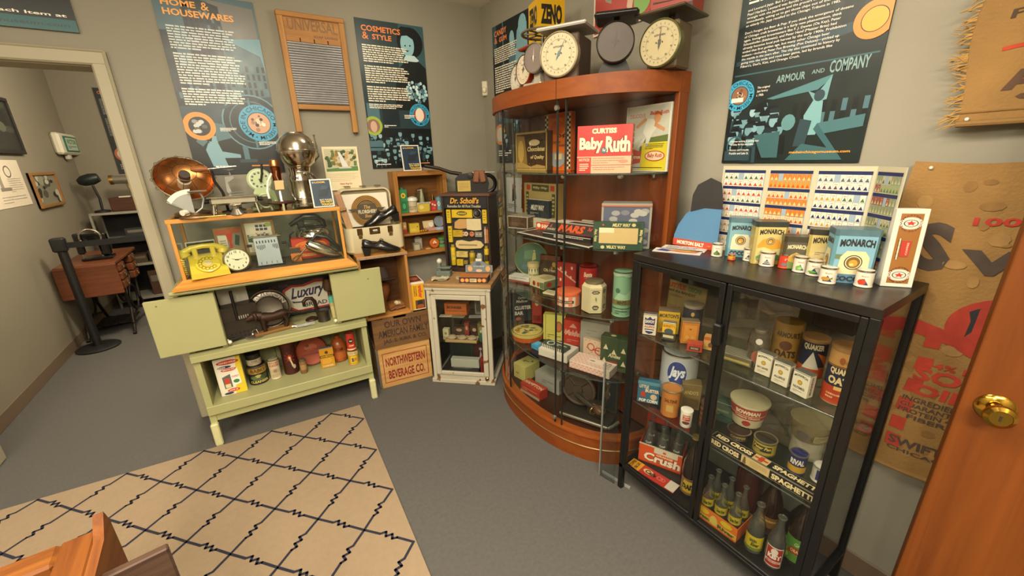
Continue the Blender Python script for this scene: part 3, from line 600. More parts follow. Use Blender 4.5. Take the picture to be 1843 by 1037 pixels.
# treadle sewing machine table
t = thing('treadle_table', 'reddish wooden treadle sewing table with a drop leaf in the hall', 'table', (-1.4, 5.135, 0))
RW = wood('#5a2f1a', '#7a4424', 0, .4, coat=.2)
MB().bx(-.21, .21, 0, .88, .725, .755, .006).build('tabletop', RW, t)
MB().bx(-.215, .215, -.02, .0, .45, .745, .008).build('drop_leaf', RW, t)
for y_ in (.1, .56):
    for k in range(3): 
        d_ = MB().bx(.06, .21, y_, y_ + .2, .72 - (k + 1) * .085, .715 - k * .085, .012).build('drawer', RW, t)
        MB().ring((.215, y_ + .1, .68 - k * .085), .018, .003, 'x', 12, 6).build('ring_pull', mt('#b09a6a', .3, 1), d_)
IR = mt(*IRON)
for x_ in (-.17, .17):
    b = MB().tube([(x_, .06, 0), (x_, .2, .25), (x_, .15, .5), (x_, .25, .724)], .014).tube([(x_, .8, 0), (x_, .62, .25), (x_, .7, .5), (x_, .55, .724)], .014)
    b.ring((x_, .42, .3), .13, .01, 'x').ring((x_, .42, .55), .08, .01, 'x').tube([(x_, .1, .1), (x_, .42, .18), (x_, .75, .1)], .01); b.build('iron_leg', IR, t)
    for y_ in (.06, .8): MB().cyl((x_ - .012, y_, .018), (x_ + .012, y_, .018), .018).build('caster', IR, t)
b = MB().bx(-.14, .14, .25, .55, .08, .09)
for i in range(6): b.tube([(-.14 + i * .056, .25, .09), (-.14 + i * .056, .55, .09)], .006)
b.build('treadle', IR, t); MB().ring((.1, .42, .42), .15, .012, 'x').build('flywheel', IR, t)
t = thing('sewing_machine', 'black sewing machine with a bright handwheel on the treadle table', 'sewing machine', (-1.37, 5.42, .756))
BG = mt('#0e0d0d', .2, 0, .1, 20, coat=.5)
MB().bx(-.09, .13, -.08, .08, 0, .03, .008).build('bed', BG, t)
b = MB().bx(.05, .12, -.04, .04, .03, .25, .015).bx(-.1, .12, -.035, .035, .17, .25, .015).bx(-.11, -.06, -.03, .03, .06, .26, .01); b.build('arm', BG, t)
MB().ring((.02, -.06, .22), .075, .009, 'y').build('handwheel', mt(*CHROME), t); MB().cyl((-.085, 0, .06), (-.085, 0, .02), .004).build('needle_bar', mt(*CHROME), t)
# near wooden case in the bottom corner of the view
t = thing('wooden_case', 'oak display case with a panelled top close to the viewer on the rug', 'case', (-.425, 1.12, .0095), 4)
OK_ = wood('#5c2f0e', '#83501f', 0, .55); OK2 = wood('#5c2f0e', '#7d4a1c', 1, .55)
MB().bx(-.62, 0, -.34, 0, .1, .76, .004).build('body', wood('#6e3a14', '#8c4f1e', 2), t)
MB().bx(-.64, -.075, -.06, .006, .76, .80, .006).build('back_rail', OK_, t); MB().bx(-.64, -.075, -.36, -.3, .76, .80, .006).build('front_rail', OK_, t)
MB().bx(-.075, -.014, -.36, .006, .76, .80, .006).build('end_rail', OK2, t); MB().bx(-.64, -.58, -.3, -.06, .76, .80, .006).build('end_rail', OK2, t)
b = MB(); b.prism([(-.36, .0), (-.36, .803), (-.05, .803), (.004, .838), (.02, .80), (.02, 0)], -.014, .004)
b.v = [(p[2], p[0], p[1]) for p in b.v]; b.build('end_panel', OK2, t)
MB().bx(-.58, -.075, -.3, -.06, .768, .776).build('top_glass', glass(), t)
for x_ in (-.6, -.03):
    for y_ in (-.33, -.03): MB().bx(x_ - .02, x_ + .02, y_ - .02, y_ + .02, 0, .1).build('foot', OK2, t)
t = tag(MB().bx(-.02, .115, -.05, -.03, 0, .775, .003).build('plank', wood('#3b2a20', '#574236', 0, .5), loc=(-.425, 1.03, .0095), rot=(0, 0, 8)), 'dark brown plank standing beside the oak case', 'plank')
# ---------------------------------------------------------------- pale green cupboard stand
GR = mt('#9c9c6e', .45, 0, .06, 5, .1); GRD = mt('#95956a', .5, 0, .07, 5, .1); WORN = mt('#6d6243', .7, 0, .3, 40)
t = thing('green_stand', 'pale green painted stand with two open doors and two shelves', 'stand', (.025, 2.655, 0), -2.2)
MB().bx(-.47, .47, -.09, .36, .962, .985, .008).build('countertop', GR, t)
for sx in (-1, 1):
    p = [(-.03, 0), (.02, 0), (.045, .06), (.04, .14), (.08, .2), (.28, .2), (.31, .14), (.30, .06), (.33, 0), (.37, 0), (.36, .14), (.345, .22), (.345, .6), (.0, .6), (.0, .22), (-.005, .14)]
    b = MB(); b.prism(p, -.016, .016); b.v = [(q[2] + sx * .455, q[0], q[1]) for q in b.v]; b.build('side_panel', GR, t)
    f = MB().bx(-.02, .02, -.03, .005, 0, .145, .006).build('foot', mt('#c6c394', .5, 0, .15, 30, .3), t); f.location = (sx * .455, 0, 0)
MB().bx(-.475, .475, -.02, .345, .575, .605, .004).build('middle_shelf', GR, t)
MB().bx(-.475, .475, -.022, 0, .548, .585, .003).build('shelf_apron', GR, t)
MB().bx(-.445, .445, 0, .34, .235, .252, .003).build('lower_shelf', GR, t)
MB().bx(-.47, .47, -.018, .002, .2, .258, .003).build('shelf_lip', GR, t)
MB().bx(-.45, .45, .002, .016, .15, .203, .003).build('bottom_rail', GR, t)
for k in range(5): MB().bx(-.44 + k * .176, -.44 + k * .176 + .174, .335, .347, .2, .6, .001).build('back_board', GRD, t)
for sx in (-1, 1): MB().bx(sx * .458 - .012, sx * .458 + .012, .0, .345, .6, .962, .003).build('cupboard_side', GR, t)
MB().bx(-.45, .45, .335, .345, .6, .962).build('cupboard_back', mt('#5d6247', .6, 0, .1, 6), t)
for x0, x1, hx in ((-.585, -.288, -.30), (.298, .6, .31)):
    d = MB().bx(x0, x1, -.052, -.034, .628, .944, .003).build('door', GR, t)
    MB().cyl((x0 + (.05 if x0 < 0 else .22), -.054, .915 if x0 < 0 else .88), (x0 + (.05 if x0 < 0 else .22), -.051, .915 if x0 < 0 else .88), .004, seg=10).build('screw_hole', WORN, d)
    s_ = MB().bx(hx - .014 if x0 < 0 else hx - .012, hx + .012 if x0 < 0 else hx + .014, -.03, .0, .61, .962, .003).build('hinge_post', GR, t)
    MB().ball((-.275 if x0 < 0 else .29, -.03, .635), .011, 12).build('door_knob', mt('#e0dcc0', .3), d)
# ---------------------------------------------------------------- oak and glass display case on it
OAK = wood('#b0762e', '#cf9748', 0, .4, coat=.2); OAKV = wood('#b0762e', '#cf9748', 2, .4, coat=.2); OAKY = wood('#b0762e', '#cf9748', 1, .4, coat=.2)
GL = glass()
CZ = .986
t = thing('display_case', 'oak framed glass display case on top of the green stand', 'display case', (.03, 2.6, CZ), -2.2)
b = MB(); pr = [(-.45, -.05, 0), (.45, -.05, 0), (.45, .345, 0), (-.45, .345, 0), (-.45, -.05, .014), (.45, -.05, .014), (.45, .345, .014), (-.45, .345, .014), (-.405, -.005, .046), (.405, -.005, .046), (.405, .305, .046), (-.405, .305, .046)]
b.add(pr, [(3, 2, 1, 0), (0, 1, 5, 4), (1, 2, 6, 5), (2, 3, 7, 6), (3, 0, 4, 7), (4, 5, 9, 8), (5, 6, 10, 9), (6, 7, 11, 10), (7, 4, 8, 11), (8, 9, 10, 11)]); b.build('base_moulding', OAK, t)
MB().bx(-.39, .39, .01, .29, .0462, .048).build('floor_lining', mt('#4b3c2a', .9), t)
for x_ in (-.405, .39):
    for y_ in (-.005, .29): MB().bx(x_, x_ + .016, y_, y_ + .016, .045, .345, .002).build('corner_post', OAKV, t)
for y_ in (-.006, .29): MB().bx(-.41, .41, y_, y_ + .018, .338, .36, .003).build('top_rail', OAK, t)
for x_ in (-.408, .39): MB().bx(x_, x_ + .018, .012, .29, .338, .359, .003).build('top_rail', OAKY, t)
MB().bx(-.39, .39, .002, .005, .046, .34).build('front_pane', GL, t); MB().bx(-.39, .39, .298, .301, .046, .34).build('back_pane', GL, t)
for x_ in (-.4, .397): MB().bx(x_, x_ + .003, .01, .29, .046, .34).build('side_pane', GL, t)
MB().bx(-.39, .39, .012, .29, .351, .356).build('top_pane', GL, t)
CI, CT = CZ + .049, CZ + .3605
# yellow rotary telephone
YL = mt('#c9b23a', .3, 0, .05, 6, coat=.4)
t = thing('telephone', 'yellow rotary telephone in the oak glass case', 'telephone', (-.262, 2.685, CI), 8)
b = MB(); p = [(-.1, 0), (.1, 0), (.1, .03), (.035, .085), (-.02, .1), (-.085, .1), (-.1, .06)]
b.prism([(q[0], q[1]) for q in p], -.085, .085); b.v = [(q[2] * (1 - .9 * max(0, q[1]) * 1.4), -q[0], q[1]) for q in b.v]; b.build('body', YL, t)
d = MB().at((0, -.064, .0635), (40, 0, 0)).lathe([(.054, 0), (.054, .006), (.047, .009), (.0001, .009)], 28).build('dial', YL, t)
b = MB().at((0, -.064, .0635), (40, 0, 0))
for k in range(10): a = R(60 + k * 28); b.ring((.035 * math.cos(a), .035 * math.sin(a), .010), .0085, .0022, 'z', 12, 5)
b.build('finger_wheel', mt('#8f7c22', .3), d)
MB().at((0, -.064, .0635), (40, 0, 0)).cyl((0, 0, .008), (0, 0, .012), .018, seg=16).build('dial_centre', mt('#b9a878', .4), d)
h = MB(); h.tube([(-.09, .05, .12), (-.05, .045, .142), (0, .04, .147), (.05, .045, .142), (.09, .05, .12)], [.018, .015, .013, .015, .018], 12)
for s_ in (-1, 1): h.at((s_ * .09, .05, .113), (0, s_ * 15, 0)).lathe([(.024, -.02), (.03, -.012), (.027, .008), (.016, .016)], 16)
h.build('handset', YL, t)
for s_ in (-.04, .04): MB().bx(s_ - .012, s_ + .012, .02, .07, .09, .138, .005).build('cradle', YL, t)
MB().tube([(-.1 - .006 * math.cos(k * 1.2), -.02 + .012 * math.sin(k * 1.2) - k * .001, .012 + k * .0022) for k in range(44)], .0035, 6).build('coiled_cord', YL, t)
# alarm clock
t = thing('alarm_clock', 'round cream faced clock in the case between telephone and toaster', 'clock', (-.125, 2.64, CI), 6)
b = MB().at((0, 0, .066), (84, 0, 0)).lathe([(.045, -.05), (.062, -.035), (.066, 0), (.066, .008), (.057, .014)], 32, cap=False).lathe([(.045, -.05), (.0001, -.05)], 32, cap=False); b.build('case', mt('#9d8c64', .3, .8, .1, 20), t)
f_ = MB().at((0, 0, .066), (84, 0, 0)).lathe([(.058, .01), (.0001, .0101)], 32, cap=False).build('dial_face', mt('#e4dcc0', .5, 0, .03), t)
def clockF(r, c, tilt, off):
    m_ = Matrix.Translation(Vector(c)) @ Matrix.Rotation(R(tilt), 4, 'X')
    return lambda u, v, k: tuple(m_ @ Vector(((u - .5) * 2 * r, (v - .5) * 2 * r, off + EPS * k)))
nums = []
for k in range(12):
    a = R(90 - 30 * (k + 1)); x_, y_ = .5 + .39 * math.cos(a), .5 + .39 * math.sin(a); hw_ = .012 if k == 0 else .03 if k < 9 else .05; nums.append(('t', str(k + 1), x_ - hw_, y_ - .055, x_ + hw_, y_ + .055, '#2c2820', .02))
def hand(a, l, w_, c='#26221c'):
    a = R(a); dx, dy = math.cos(a), math.sin(a); return ('p', [(.5 - dy * w_ - dx * .08, .5 + dx * w_ - dy * .08), (.5 + dy * w_ - dx * .08, .5 - dx * w_ - dy * .08), (.5 + dx * l, .5 + dy * l)], c)
MB().prt(nums + [hand(160, .27, .022), hand(5, .36, .018), ('e', .5, .5, .03, .03, '#26221c')], clockF(.056, (0, 0, .066), 84, .0102)).build('numerals', PRINT(), f_)
for s_ in (-.03, .03): MB().cyl((s_, .02, 0), (s_, .01, .016), .006).build('foot', mt('#9d8c64', .3, .8), t)
# toaster
CH = mt(*CHROME); SL = mt('#0c0c0d', .7)
t = thing('toaster', 'upright chrome toaster with slotted front in the oak case', 'toaster', (.03, 2.665, CI), -4)
b = MB(); b.add([(-.06, -.012, .01), (.062, -.012, .01), (.058, .0, .165), (-.058, .0, .165), (-.06, -.006, .01), (.062, -.006, .01), (.058, .006, .165), (-.058, .006, .165)], [(0, 1, 2, 3), (7, 6, 5, 4), (0, 4, 5, 1), (1, 5, 6, 2), (2, 6, 7, 3), (3, 7, 4, 0)])
pl = b.build('front_plate', mt('#b9c1cc', .25, .55, .06, 15), t)
Fp = lambda u, v, k: (-.058 + .118 * u, -.0125 + .0122 * v - .0004 * k, .012 + .15 * v)
MB().prt([('r', .08 + i * .125, .82, .13 + i * .125, .92, '#111113') for i in range(7)] + [('r', .08 + i * .062 + (.29 if i > 5 else 0), .56 + .03 * abs((i % 6) - 2.5) * (1 if i < 6 else 1), .105 + i * .062 + (.29 if i > 5 else 0), .76, '#111113') for i in range(0, 10)] + [('r', .12 + i * .22, .02, .14 + i * .22, .12, '#111113') for i in range(4)], Fp).build('slots', PRINT(), pl)
b = MB().bx(-.055, .055, .006, .075, .01, .165, .004); b.build('body', CH, t)
MB().bx(-.08, .082, -.006, .085, .165, .178, .004).build('top_rack', CH, t); MB().bx(-.075, .075, -.01, .09, 0, .012, .003).build('base', mt(*BLACK), t)
for k in range(4): MB().cyl((-.06 + k * .04, .0, .178), (-.06 + k * .04, .08, .178), .003).build('rack_wire', CH, t)
for s_ in (-1, 1): MB().cyl((s_ * .075, .04, .12), (s_ * .1, .04, .12), .008).build('handle', SL, t)
# flat iron on the red box, boxes, mixer
carton('appliance_box', 'red and orange appliance box under the black handled kettle', 'box', .262, 2.72, CI, .21, .1, .125, -4, '#b8331c', front=[('e', .5, .62, .42, .26, '#e27a2a', 30), ('o', .5, .62, .36, .2, .06, '#b8331c'), ('t', 'DORMEYER', .2, .55, .8, .7, '#b8331c', .02), ('r', .0, .1, 1, .3, '#d4552a'), ('l', .1, .12, .8, .26, 2, '#f0c070', 70)], top=[('r', 0, 0, 1, 1, '#c2401f')])
carton('accessory_box', 'small orange and charcoal box in front of the red appliance box', 'box', .168, 2.668, CI, .055, .035, .085, -4, '#c06a24', front=[('r', 0, .62, 1, 1, '#3a322c'), ('r', 0, .05, 1, .1, '#8a4a1c')])
t = thing('electric_kettle', 'chrome appliance with a tall black handle on the red box', 'kettle', (.288, 2.775, CI + .126), -6)
MB().lathe([(.088, 0), (.096, .01), (.092, .03), (.075, .05), (.05, .06), (.0001, .062)], 32).build('body', CH, t)
MB().tube([(-.115, 0, .078), (-.075, 0, .1), (-.03, 0, .122), (.03, 0, .118), (.07, 0, .085), (.075, 0, .05)], [.011, .017, .02, .02, .017, .013], 12).bx(-.075, -.035, -.014, .014, .045, .1, .005).bx(-.07, .075, -.02, .02, .048, .066, .006).build('handle', mt('#080808', .35), t)
MB().tube([(-.1, 0, .04), (-.125, 0, .02), (-.13, .01, -.02), (-.12, .02, -.06)], .005).build('power_cord', mt(*BLACK), t)
t = thing('hand_mixer', 'chrome hand mixer lying tilted with its beater down in the case', 'mixer', (.262, 2.645, CI + .088), -8)
b = MB().at((.055, 0, -.028), (0, 118, 0)).lathe([(.012, -.1), (.03, -.085), (.036, -.04), (.034, .02), (.024, .07), (.006, .1)], 22); b.build('body', CH, t)
MB().tube([(-.005, .0, .03), (.03, 0, .062), (.085, 0, .045), (.14, 0, -.02), (.145, 0, -.05)], [.008, .012, .012, .012, .009], 10).build('handle', mt(*BLACK), t)
bt = MB().cyl((-.02, 0, .01), (-.075, 0, -.045), .005).build('beater_shaft', CH, t)
b = MB()
for k in range(4):
    a = R(k * 90); o_ = Vector((math.cos(a) * .4, math.sin(a), -math.cos(a) * .4)) * .016; b.tube([Vector((-.075, 0, -.045)), Vector((-.092, 0, -.058)) + o_, Vector((-.11, 0, -.072)) + o_, Vector((-.125, 0, -.084))], .002, 5)
b.build('beater', CH, bt)
# opened wooden folder of clippings, and a dark print
t = thing('clipping_frame', 'folding wooden frame of coloured fashion clippings standing in the case', 'frame', (-.075, 2.82, CI), 0)
for s_, x0, w_, h_, dz, rz in ((0, -.135, .135, .225, 0, 14), (1, .0, .165, .2, .045, -8)):
    e_ = MB().bx(0, w_, 0, .012, dz, dz + h_).build('clipping_panel', wood('#8a6238', '#a57c4c', 2), t, rot=(0, 0, rz), loc=(x0, .0 if s_ else -.03, 0))
    g = random.Random(80 + s_); ops = [('r', .07, .05, .93, .95, '#8d8069')]
    if not s_: ops += [('p', [(.1, .3), (.4, .28), (.42, .8), (.1, .82)], '#d8cdb4'), ('p', [(.45, .3), (.6, .3), (.56, .6), (.66, .85), (.5, .95), (.4, .8), (.48, .6)], '#c23a22'), ('e', .52, .93, .05, .04, '#a5532e', 12), ('p', [(.65, .55), (.8, .5), (.9, .75), (.75, .8)], '#2f4436'), ('p', [(.1, .06), (.5, .06), (.52, .25), (.15, .25)], '#3f4a3a'), ('l', .14, .36, .38, .7, 6, '#a2977c', 81), ('r', .07, .84, .93, .95, '#b5512e'), ('p', [(.6, .1), (.9, .1), (.9, .4), (.62, .42)], '#cfc2a6')]
    else: ops += [('p', [(.1, .1), (.9, .1), (.9, .95), (.1, .95)], '#d5cab0')] + [('r', .42 + .13 * i, .72 + .1 * j, .52 + .13 * i, .79 + .1 * j, '#2c2b4a') for i in range(3) for j in range(2)] + [('p', [(.3, .4), (.45, .36), (.55, .58), (.4, .66)], '#cf4a26'), ('p', [(.58, .62), (.68, .66), (.76, .55), (.72, .25), (.58, .25), (.62, .5)], '#27365c'), ('p', [(.12, .4), (.26, .38), (.26, .6), (.12, .62)], '#3c5a40'), ('e', .82, .88, .1, .06, '#8aa25c', 14), ('l', .5, .12, .85, .22, 3, '#9d927a', 83)]
    MB().prt(ops, flat(0, 0, dz, (w_, 0, 0), (0, 0, h_), (0, -1, 0)), asp=w_ / h_).build('print', PRINT(), e_)
t = tag(MB().bx(0, .135, 0, .008, 0, .16).build('mounted_print', mt('#d6d0c0', .5), loc=(-.352, 2.83, CI), rot=(0, 0, 6)), 'dark print with a white edge behind the yellow telephone', 'print')
MB().prt([('r', .04, .03, .97, .96, '#35372f'), ('r', .35, .7, .95, .93, '#262520'), ('t', 'HAMILTON', .5, .8, .92, .88, '#a5462c', .01), ('r', .3, .45, .95, .68, '#6d6b60'), ('l', .32, .48, .93, .66, 4, '#4b4a42', 85)], flat(0, 0, 0, (.135, 0, 0), (0, 0, .16), (0, -1, 0)), asp=.85).build('print', PGLOSS(), t)
# ---------------------------------------------------------------- on top of the case
t = thing('bowl_heater', 'copper dish electric heater with a wire guard on the oak case', 'heater', (-.275, 2.80, CT), 14)
COP = mt('#c98a55', .3, 1, .12, 7)
b = MB().at((0, 0, .18), (56, 0, 0)).lathe([(.03, -.045), (.06, -.04), (.1, -.02), (.125, .012), (.13, .02)], 36, cap=False); b.build('copper_dish', COP, t)
MB().at((0, 0, .18), (56, 0, 0)).ring((0, 0, .02), .13, .004).build('rim', mt('#8e8066', .35, .8), t)
b = MB().at((0, 0, .18), (56, 0, 0))
for k in range(10): a = R(36 * k); b.tube([(.13 * math.cos(a), .13 * math.sin(a), .022), (.11 * math.cos(a), .11 * math.sin(a), .05), (.05 * math.cos(a), .05 * math.sin(a), .075)], .0014, 5)
b.ring((0, 0, .075), .05, .0014, seg2=5).ring((0, 0, .05), .11, .0014, seg2=5)
for k in range(16): a = R(22.5 * k); b.ring((.13 * math.cos(a), .13 * math.sin(a), .018), .01, .0012, seg=8, seg2=4)
b.build('wire_guard', mt('#4c4234', .4, .8), t)
MB().at((0, 0, .18), (56, 0, 0)).cyl((0, 0, -.04), (0, 0, .035), .02).cyl((0, 0, .035), (0, 0, .06), .026, .024).build('heating_element', mt('#3a3028', .6), t)
MB().at((0, 0, .18), (56, 0, 0)).cyl((0, 0, -.05), (0, 0, .005), .03).build('ceramic_core', mt('#c9b595', .5), t)
MB().tube([(0, .04, .16), (0, .06, .1), (0, .03, .02)], .012).lathe([(.085, 0), (.082, .012), (.04, .025), (.012, .03)], 24).build('stand', mt('#7d6138', .35, .9), t)
t = thing('letter_scale', 'grey quadrant letter scale in front of the copper heater', 'scale', (-.25, 2.62, CT), 8)
GM = mt('#8c8d86', .35, .5, .1, 20); WHT = mt('#dcd8c8', .4, 0, .06, 20)
b = MB(); pts = [(0, .02)] + [(.12 * math.cos(R(a)), .02 + .12 * math.sin(R(a))) for a in range(90, 146, 6)]; b.prism(pts, -.002, .002); b.v = [(q[0], q[2], q[1]) for q in b.v]; qd = b.build('quadrant', mt('#9a9c96', .4, .3), t)
b = MB(); pts = [(.122 * math.cos(R(a)), .02 + .122 * math.sin(R(a))) for a in range(88, 148, 6)] + [(.1 * math.cos(R(a)), .02 + .1 * math.sin(R(a))) for a in range(146, 86, -6)]; b.prism(pts, -.004, .004); b.v = [(q[0], q[2], q[1]) for q in b.v]; b.build('scale_arc', WHT, qd)
MB().tube([(0, 0, .02), (.035, 0, .045), (.05, 0, .09), (.04, 0, .13)], .005).tube([(-.1, 0, .085), (0, 0, .02)], .004).build('arm', GM, t)
MB().bx(-.01, .07, -.03, .03, .128, .133, .002).build('pan', GM, t)
MB().cyl((-.052, -.012, .028), (-.028, .012, .032), .014).build('counterweight', WHT, t)
MB().lathe([(.055, 0), (.05, .008), (.02, .014), (.01, .025)], 20, sx=1.3, sy=.7).build('base', mt('#6a5334', .4, .6), t)
t = thing('waffle_toaster', 'low chrome toaster with splayed legs and a flared foot on the oak case', 'toaster', (-.075, 2.68, CT), -2)
MB().bx(-.105, .11, -.055, .055, .05, .09, .01).build('body', CH, t); MB().bx(-.115, .118, -.062, .062, .088, .096, .003).build('top_plate', CH, t)
for x_ in (-.09, .1):
    for y_ in (-.05, .05): MB().cyl((x_, y_, .05), (x_ * 1.08, y_ * 1.1, 0), .006).build('leg', CH, t)
MB().at((.005, -.062, 0)).lathe([(.034, 0), (.03, .006), (.014, .03), (.018, .045), (.03, .05)], 20).build('flared_foot', mt('#b9b6ac', .25, .9), t)
for s_ in (-1, 1): MB().cyl((s_ * .105, 0, .07), (s_ * .135, 0, .07), .011).build('handle', SL, t)
b = tag(MB().cyl((-.04, -.045, .0), (.07, -.045, .0), .004).build('metal_rod', mt('#b89450', .3, .9), loc=(-.19, 2.61, CT + .005)), 'thin brass rod lying near the front of the oak case', 'rod')
t = thing('hand_crank', 'bent iron crank with a turned wooden handle above the chrome toaster', 'crank', (-.115, 2.775, CT), 0)
MB().tube([(0, 0, 0), (0, 0, .06), (-.005, 0, .11), (-.03, 0, .17), (-.032, 0, .225)], .007).build('iron_arm', mt(*IRON), t)
MB().at((-.085, -.01, .235), (0, 90, 0)).lathe([(.008, -.035), (.016, -.02), (.017, .005), (.011, .03), (.014, .04)], 16).build('wooden_handle', wood('#7d4a24', '#a5683a', 0), t)
MB().cyl((-.045, -.01, .235), (.085, -.012, .245), .004).build('metal_shaft', CH, t); MB().lathe([(.03, 0), (.03, .008), (.01, .012)], 16).build('base', mt(*IRON), t)
t = thing('bench_mincer', 'grey cast metal clamp mincer with a disc top on the oak case', 'mincer', (-.068, 2.815, CT), 5)
b = MB(); b.prism([(-.012, 0), (.02, 0), (.02, .08), (.035, .09), (.035, .1), (-.012, .1), (-.02, .16), (.012, .18), (.012, .195), (-.03, .19), (-.035, .11), (-.012, .08)], -.012, .012); b.v = [(q[0], q[2], q[1]) for q in b.v]; b.build('frame', GM, t)
MB().cyl((.0, 0, .195), (0, 0, .225), .005).lathe([(.026, .222), (.028, .226), (.026, .23)], 18).build('top_disc', GM, t); MB().bx(-.02, .045, -.02, .02, .1, .106, .002).build('table', GM, t)
MB().lathe([(.04, 0), (.035, .012), (.015, .02)], 18).build('base', GM, t)
MG = mt('#a9b98c', .35, 0, .06, 10)
t = thing('kitchen_scale', 'mint green kitchen scale with a round glass dial', 'scale', (.067, 2.785, CT), 3)
MB().at((0, 0, .165), (86, 0, 0)).lathe([(.055, -.03), (.062, -.02), (.064, .01), (.056, .016)], 32).build('dial_housing', MG, t)
f_ = MB().at((0, 0, .165), (86, 0, 0)).lathe([(.054, .0155), (.0001, .0158)], 32, cap=False).build('dial_face', mt('#8d9092', .25, .3), t)
MB().prt([('e', .5 + .36 * math.cos(R(30 * k)), .5 + .36 * math.sin(R(30 * k)), .055, .055, '#4a4d4c', 12) for k in range(12)] + [('o', .5, .5, .49, .49, .06, '#d8d8cf'), hand(-50, .3, .02), ('e', .5, .5, .05, .05, '#22201c', 12)], clockF(.054, (0, 0, .165), 86, .016)).build('print', PRINT(), f_)
b = MB(); b.prism([(-.055, 0), (-.03, 0), (-.028, .05), (-.01, .075), (.02, .075), (.04, .05), (.045, 0), (.075, 0), (.06, .1), (.03, .125), (-.03, .125), (-.05, .09)], -.03, .03); b.v = [(q[0], q[2], q[1]) for q in b.v]; b.build('body', MG, t)
for x_ in (-.045, .062): MB().bx(x_ - .024, x_ + .024, -.045, .045, 0, .022, .006).build('foot', MG, t)
MB().ring((.005, -.03, .05), .038, .005, 'y').build('front_loop', MG, t)
MB().tube([(0, -.034, .155), (.014, -.04, .2), (.022, -.045, .255)], .0055).build('iron_lever', mt(*BLACK), t)
t = thing('glass_carafe', 'conical glass coffee carafe with copper neck and lid and a paper tag', 'carafe', (.15, 2.668, CT), 0)
b = MB().lathe([(.07, .045), (.074, .052), (.055, .1), (.03, .155), (.022, .175)], 28, cap=False); b.build('glass_body', glass((.86, .88, .84), 1.3), t)
MB().lathe([(.0235, .16), (.025, .2), (.028, .235), (.024, .238)], 22).build('copper_neck', mt('#8a4a2c', .25, 1), t)
MB().lathe([(.026, .24), (.026, .252), (.022, .27), (.008, .276), (.0001, .277)], 22).build('lid', COP, t)
MB().lathe([(.065, .035), (.075, .04), (.075, .045), (.06, .047)], 28).lathe([(.022, 0), (.018, .02), (.03, .035)], 20).build('warmer', mt('#5a2c20', .3, .7), t)
for k in range(3): a = R(120 * k + 30); MB().cyl((.06 * math.cos(a), .06 * math.sin(a), 0), (.07 * math.cos(a), .07 * math.sin(a), .04), .006).build('leg', MG, t)
MB().tube([(-.024, -.005, .2), (-.05, -.03, .16), (-.062, -.045, .11), (-.06, -.05, .07)], .006).build('handle', mt('#e2dccb', .3), t)
tg = MB().at((0, -.06, .14), (14, 0, 8)).bx(-.022, .022, -.0005, .0005, -.025, .025).build('paper_tag', mt('#d6bd86', .7), t); MB().tube([(0, -.03, .215), (-.005, -.045, .19), (0, -.058, .165)], .001, 5).build('string', mt('#cbb78c', .8), tg)
t = thing('coffee_urn', 'tall chrome coffee urn with a globe top on the oak case', 'urn', (.278, 2.785, CT), 0)
CHD = mt('#cbc4b6', .16, 1, .1, 6)
MB().lathe([(.066, 0), (.075, .004), (.075, .016), (.068, .022), (.066, .05), (.068, .052), (.066, .056), (.063, .14), (.066, .15), (.066, .16), (.06, .17), (.058, .2), (.064, .225)], 32).build('body', CHD, t)
MB().at((.008, 0, .325)).lathe([(.05, -.1), (.085, -.07), (.106, -.012), (.106, -.004)], 36).build('lower_bowl', CHD, t)
MB().at((.008, 0, .325)).lathe([(.106, .0), (.1, .035), (.08, .07), (.05, .092), (.045, .093), (.045, .097), (.0001, .097)], 36).build('globe_lid', CHD, t)
MB().at((.008, 0, .325)).ring((0, 0, -.002), .108, .0035).build('rim_band', CH, t)
MB().tube([(.095, 0, .26), (.122, -.005, .29), (.118, -.005, .34), (.112, -.005, .4), (.112, -.005, .41)], [.006, .006, .0045, .0045, .008], 8).build('side_tube', CH, t)
MB().bx(-.02, .045, -.068, -.055, .2, .206, .002).tube([(.02, -.06, .2), (.055, -.06, .19), (.075, -.05, .16)], .007).build('spout_handle', CH, t)
def look(label, x, y, z, w_, h_, rz):
    o = tag(MB().bx(-w_ / 2, w_ / 2, 0, .004, 0, h_, .0008).build('notice_card', mt('#dcd8cc', .4), loc=(x, y, z), rot=(-8, 0, rz)), label, 'sign')
    MB().prt([('r', .06, .04, .94, .96, '#173044'), ('p', [(.3, .35), (.75, .4), (.9, .7), (.6, .78), (.35, .6)], '#12222e'), ('p', [(.42, .62), (.75, .64), (.85, .72), (.55, .78)], '#26424e'), ('e', .16, .88, .05, .035, '#7f96a0', 12), ('t', 'LOOK', .24, .855, .74, .915, '#e2ab34', .04), ('t', 'BUT PLEASE', .34, .245, .9, .285, '#d8d2c2', .03), ('t', 'DO NOT', .36, .16, .92, .23, '#e4c12e', .04), ('t', 'TOUCH!', .38, .06, .92, .135, '#e4c12e', .04)], F_front(w_, h_), asp=w_ / h_).build('print', PRINT(), o)
    MB().bx(-.02, .02, .004, .045, 0, .003).build('stand', mt('#d5d2c8', .3), o); return o
look('navy notice card reading Look standing on the oak case', .362, 2.625, CT, .115, .162, -3)
look('navy notice card reading Look standing on the wooden wall box', 1.05, 2.985, 1.522, .138, .182, 0)
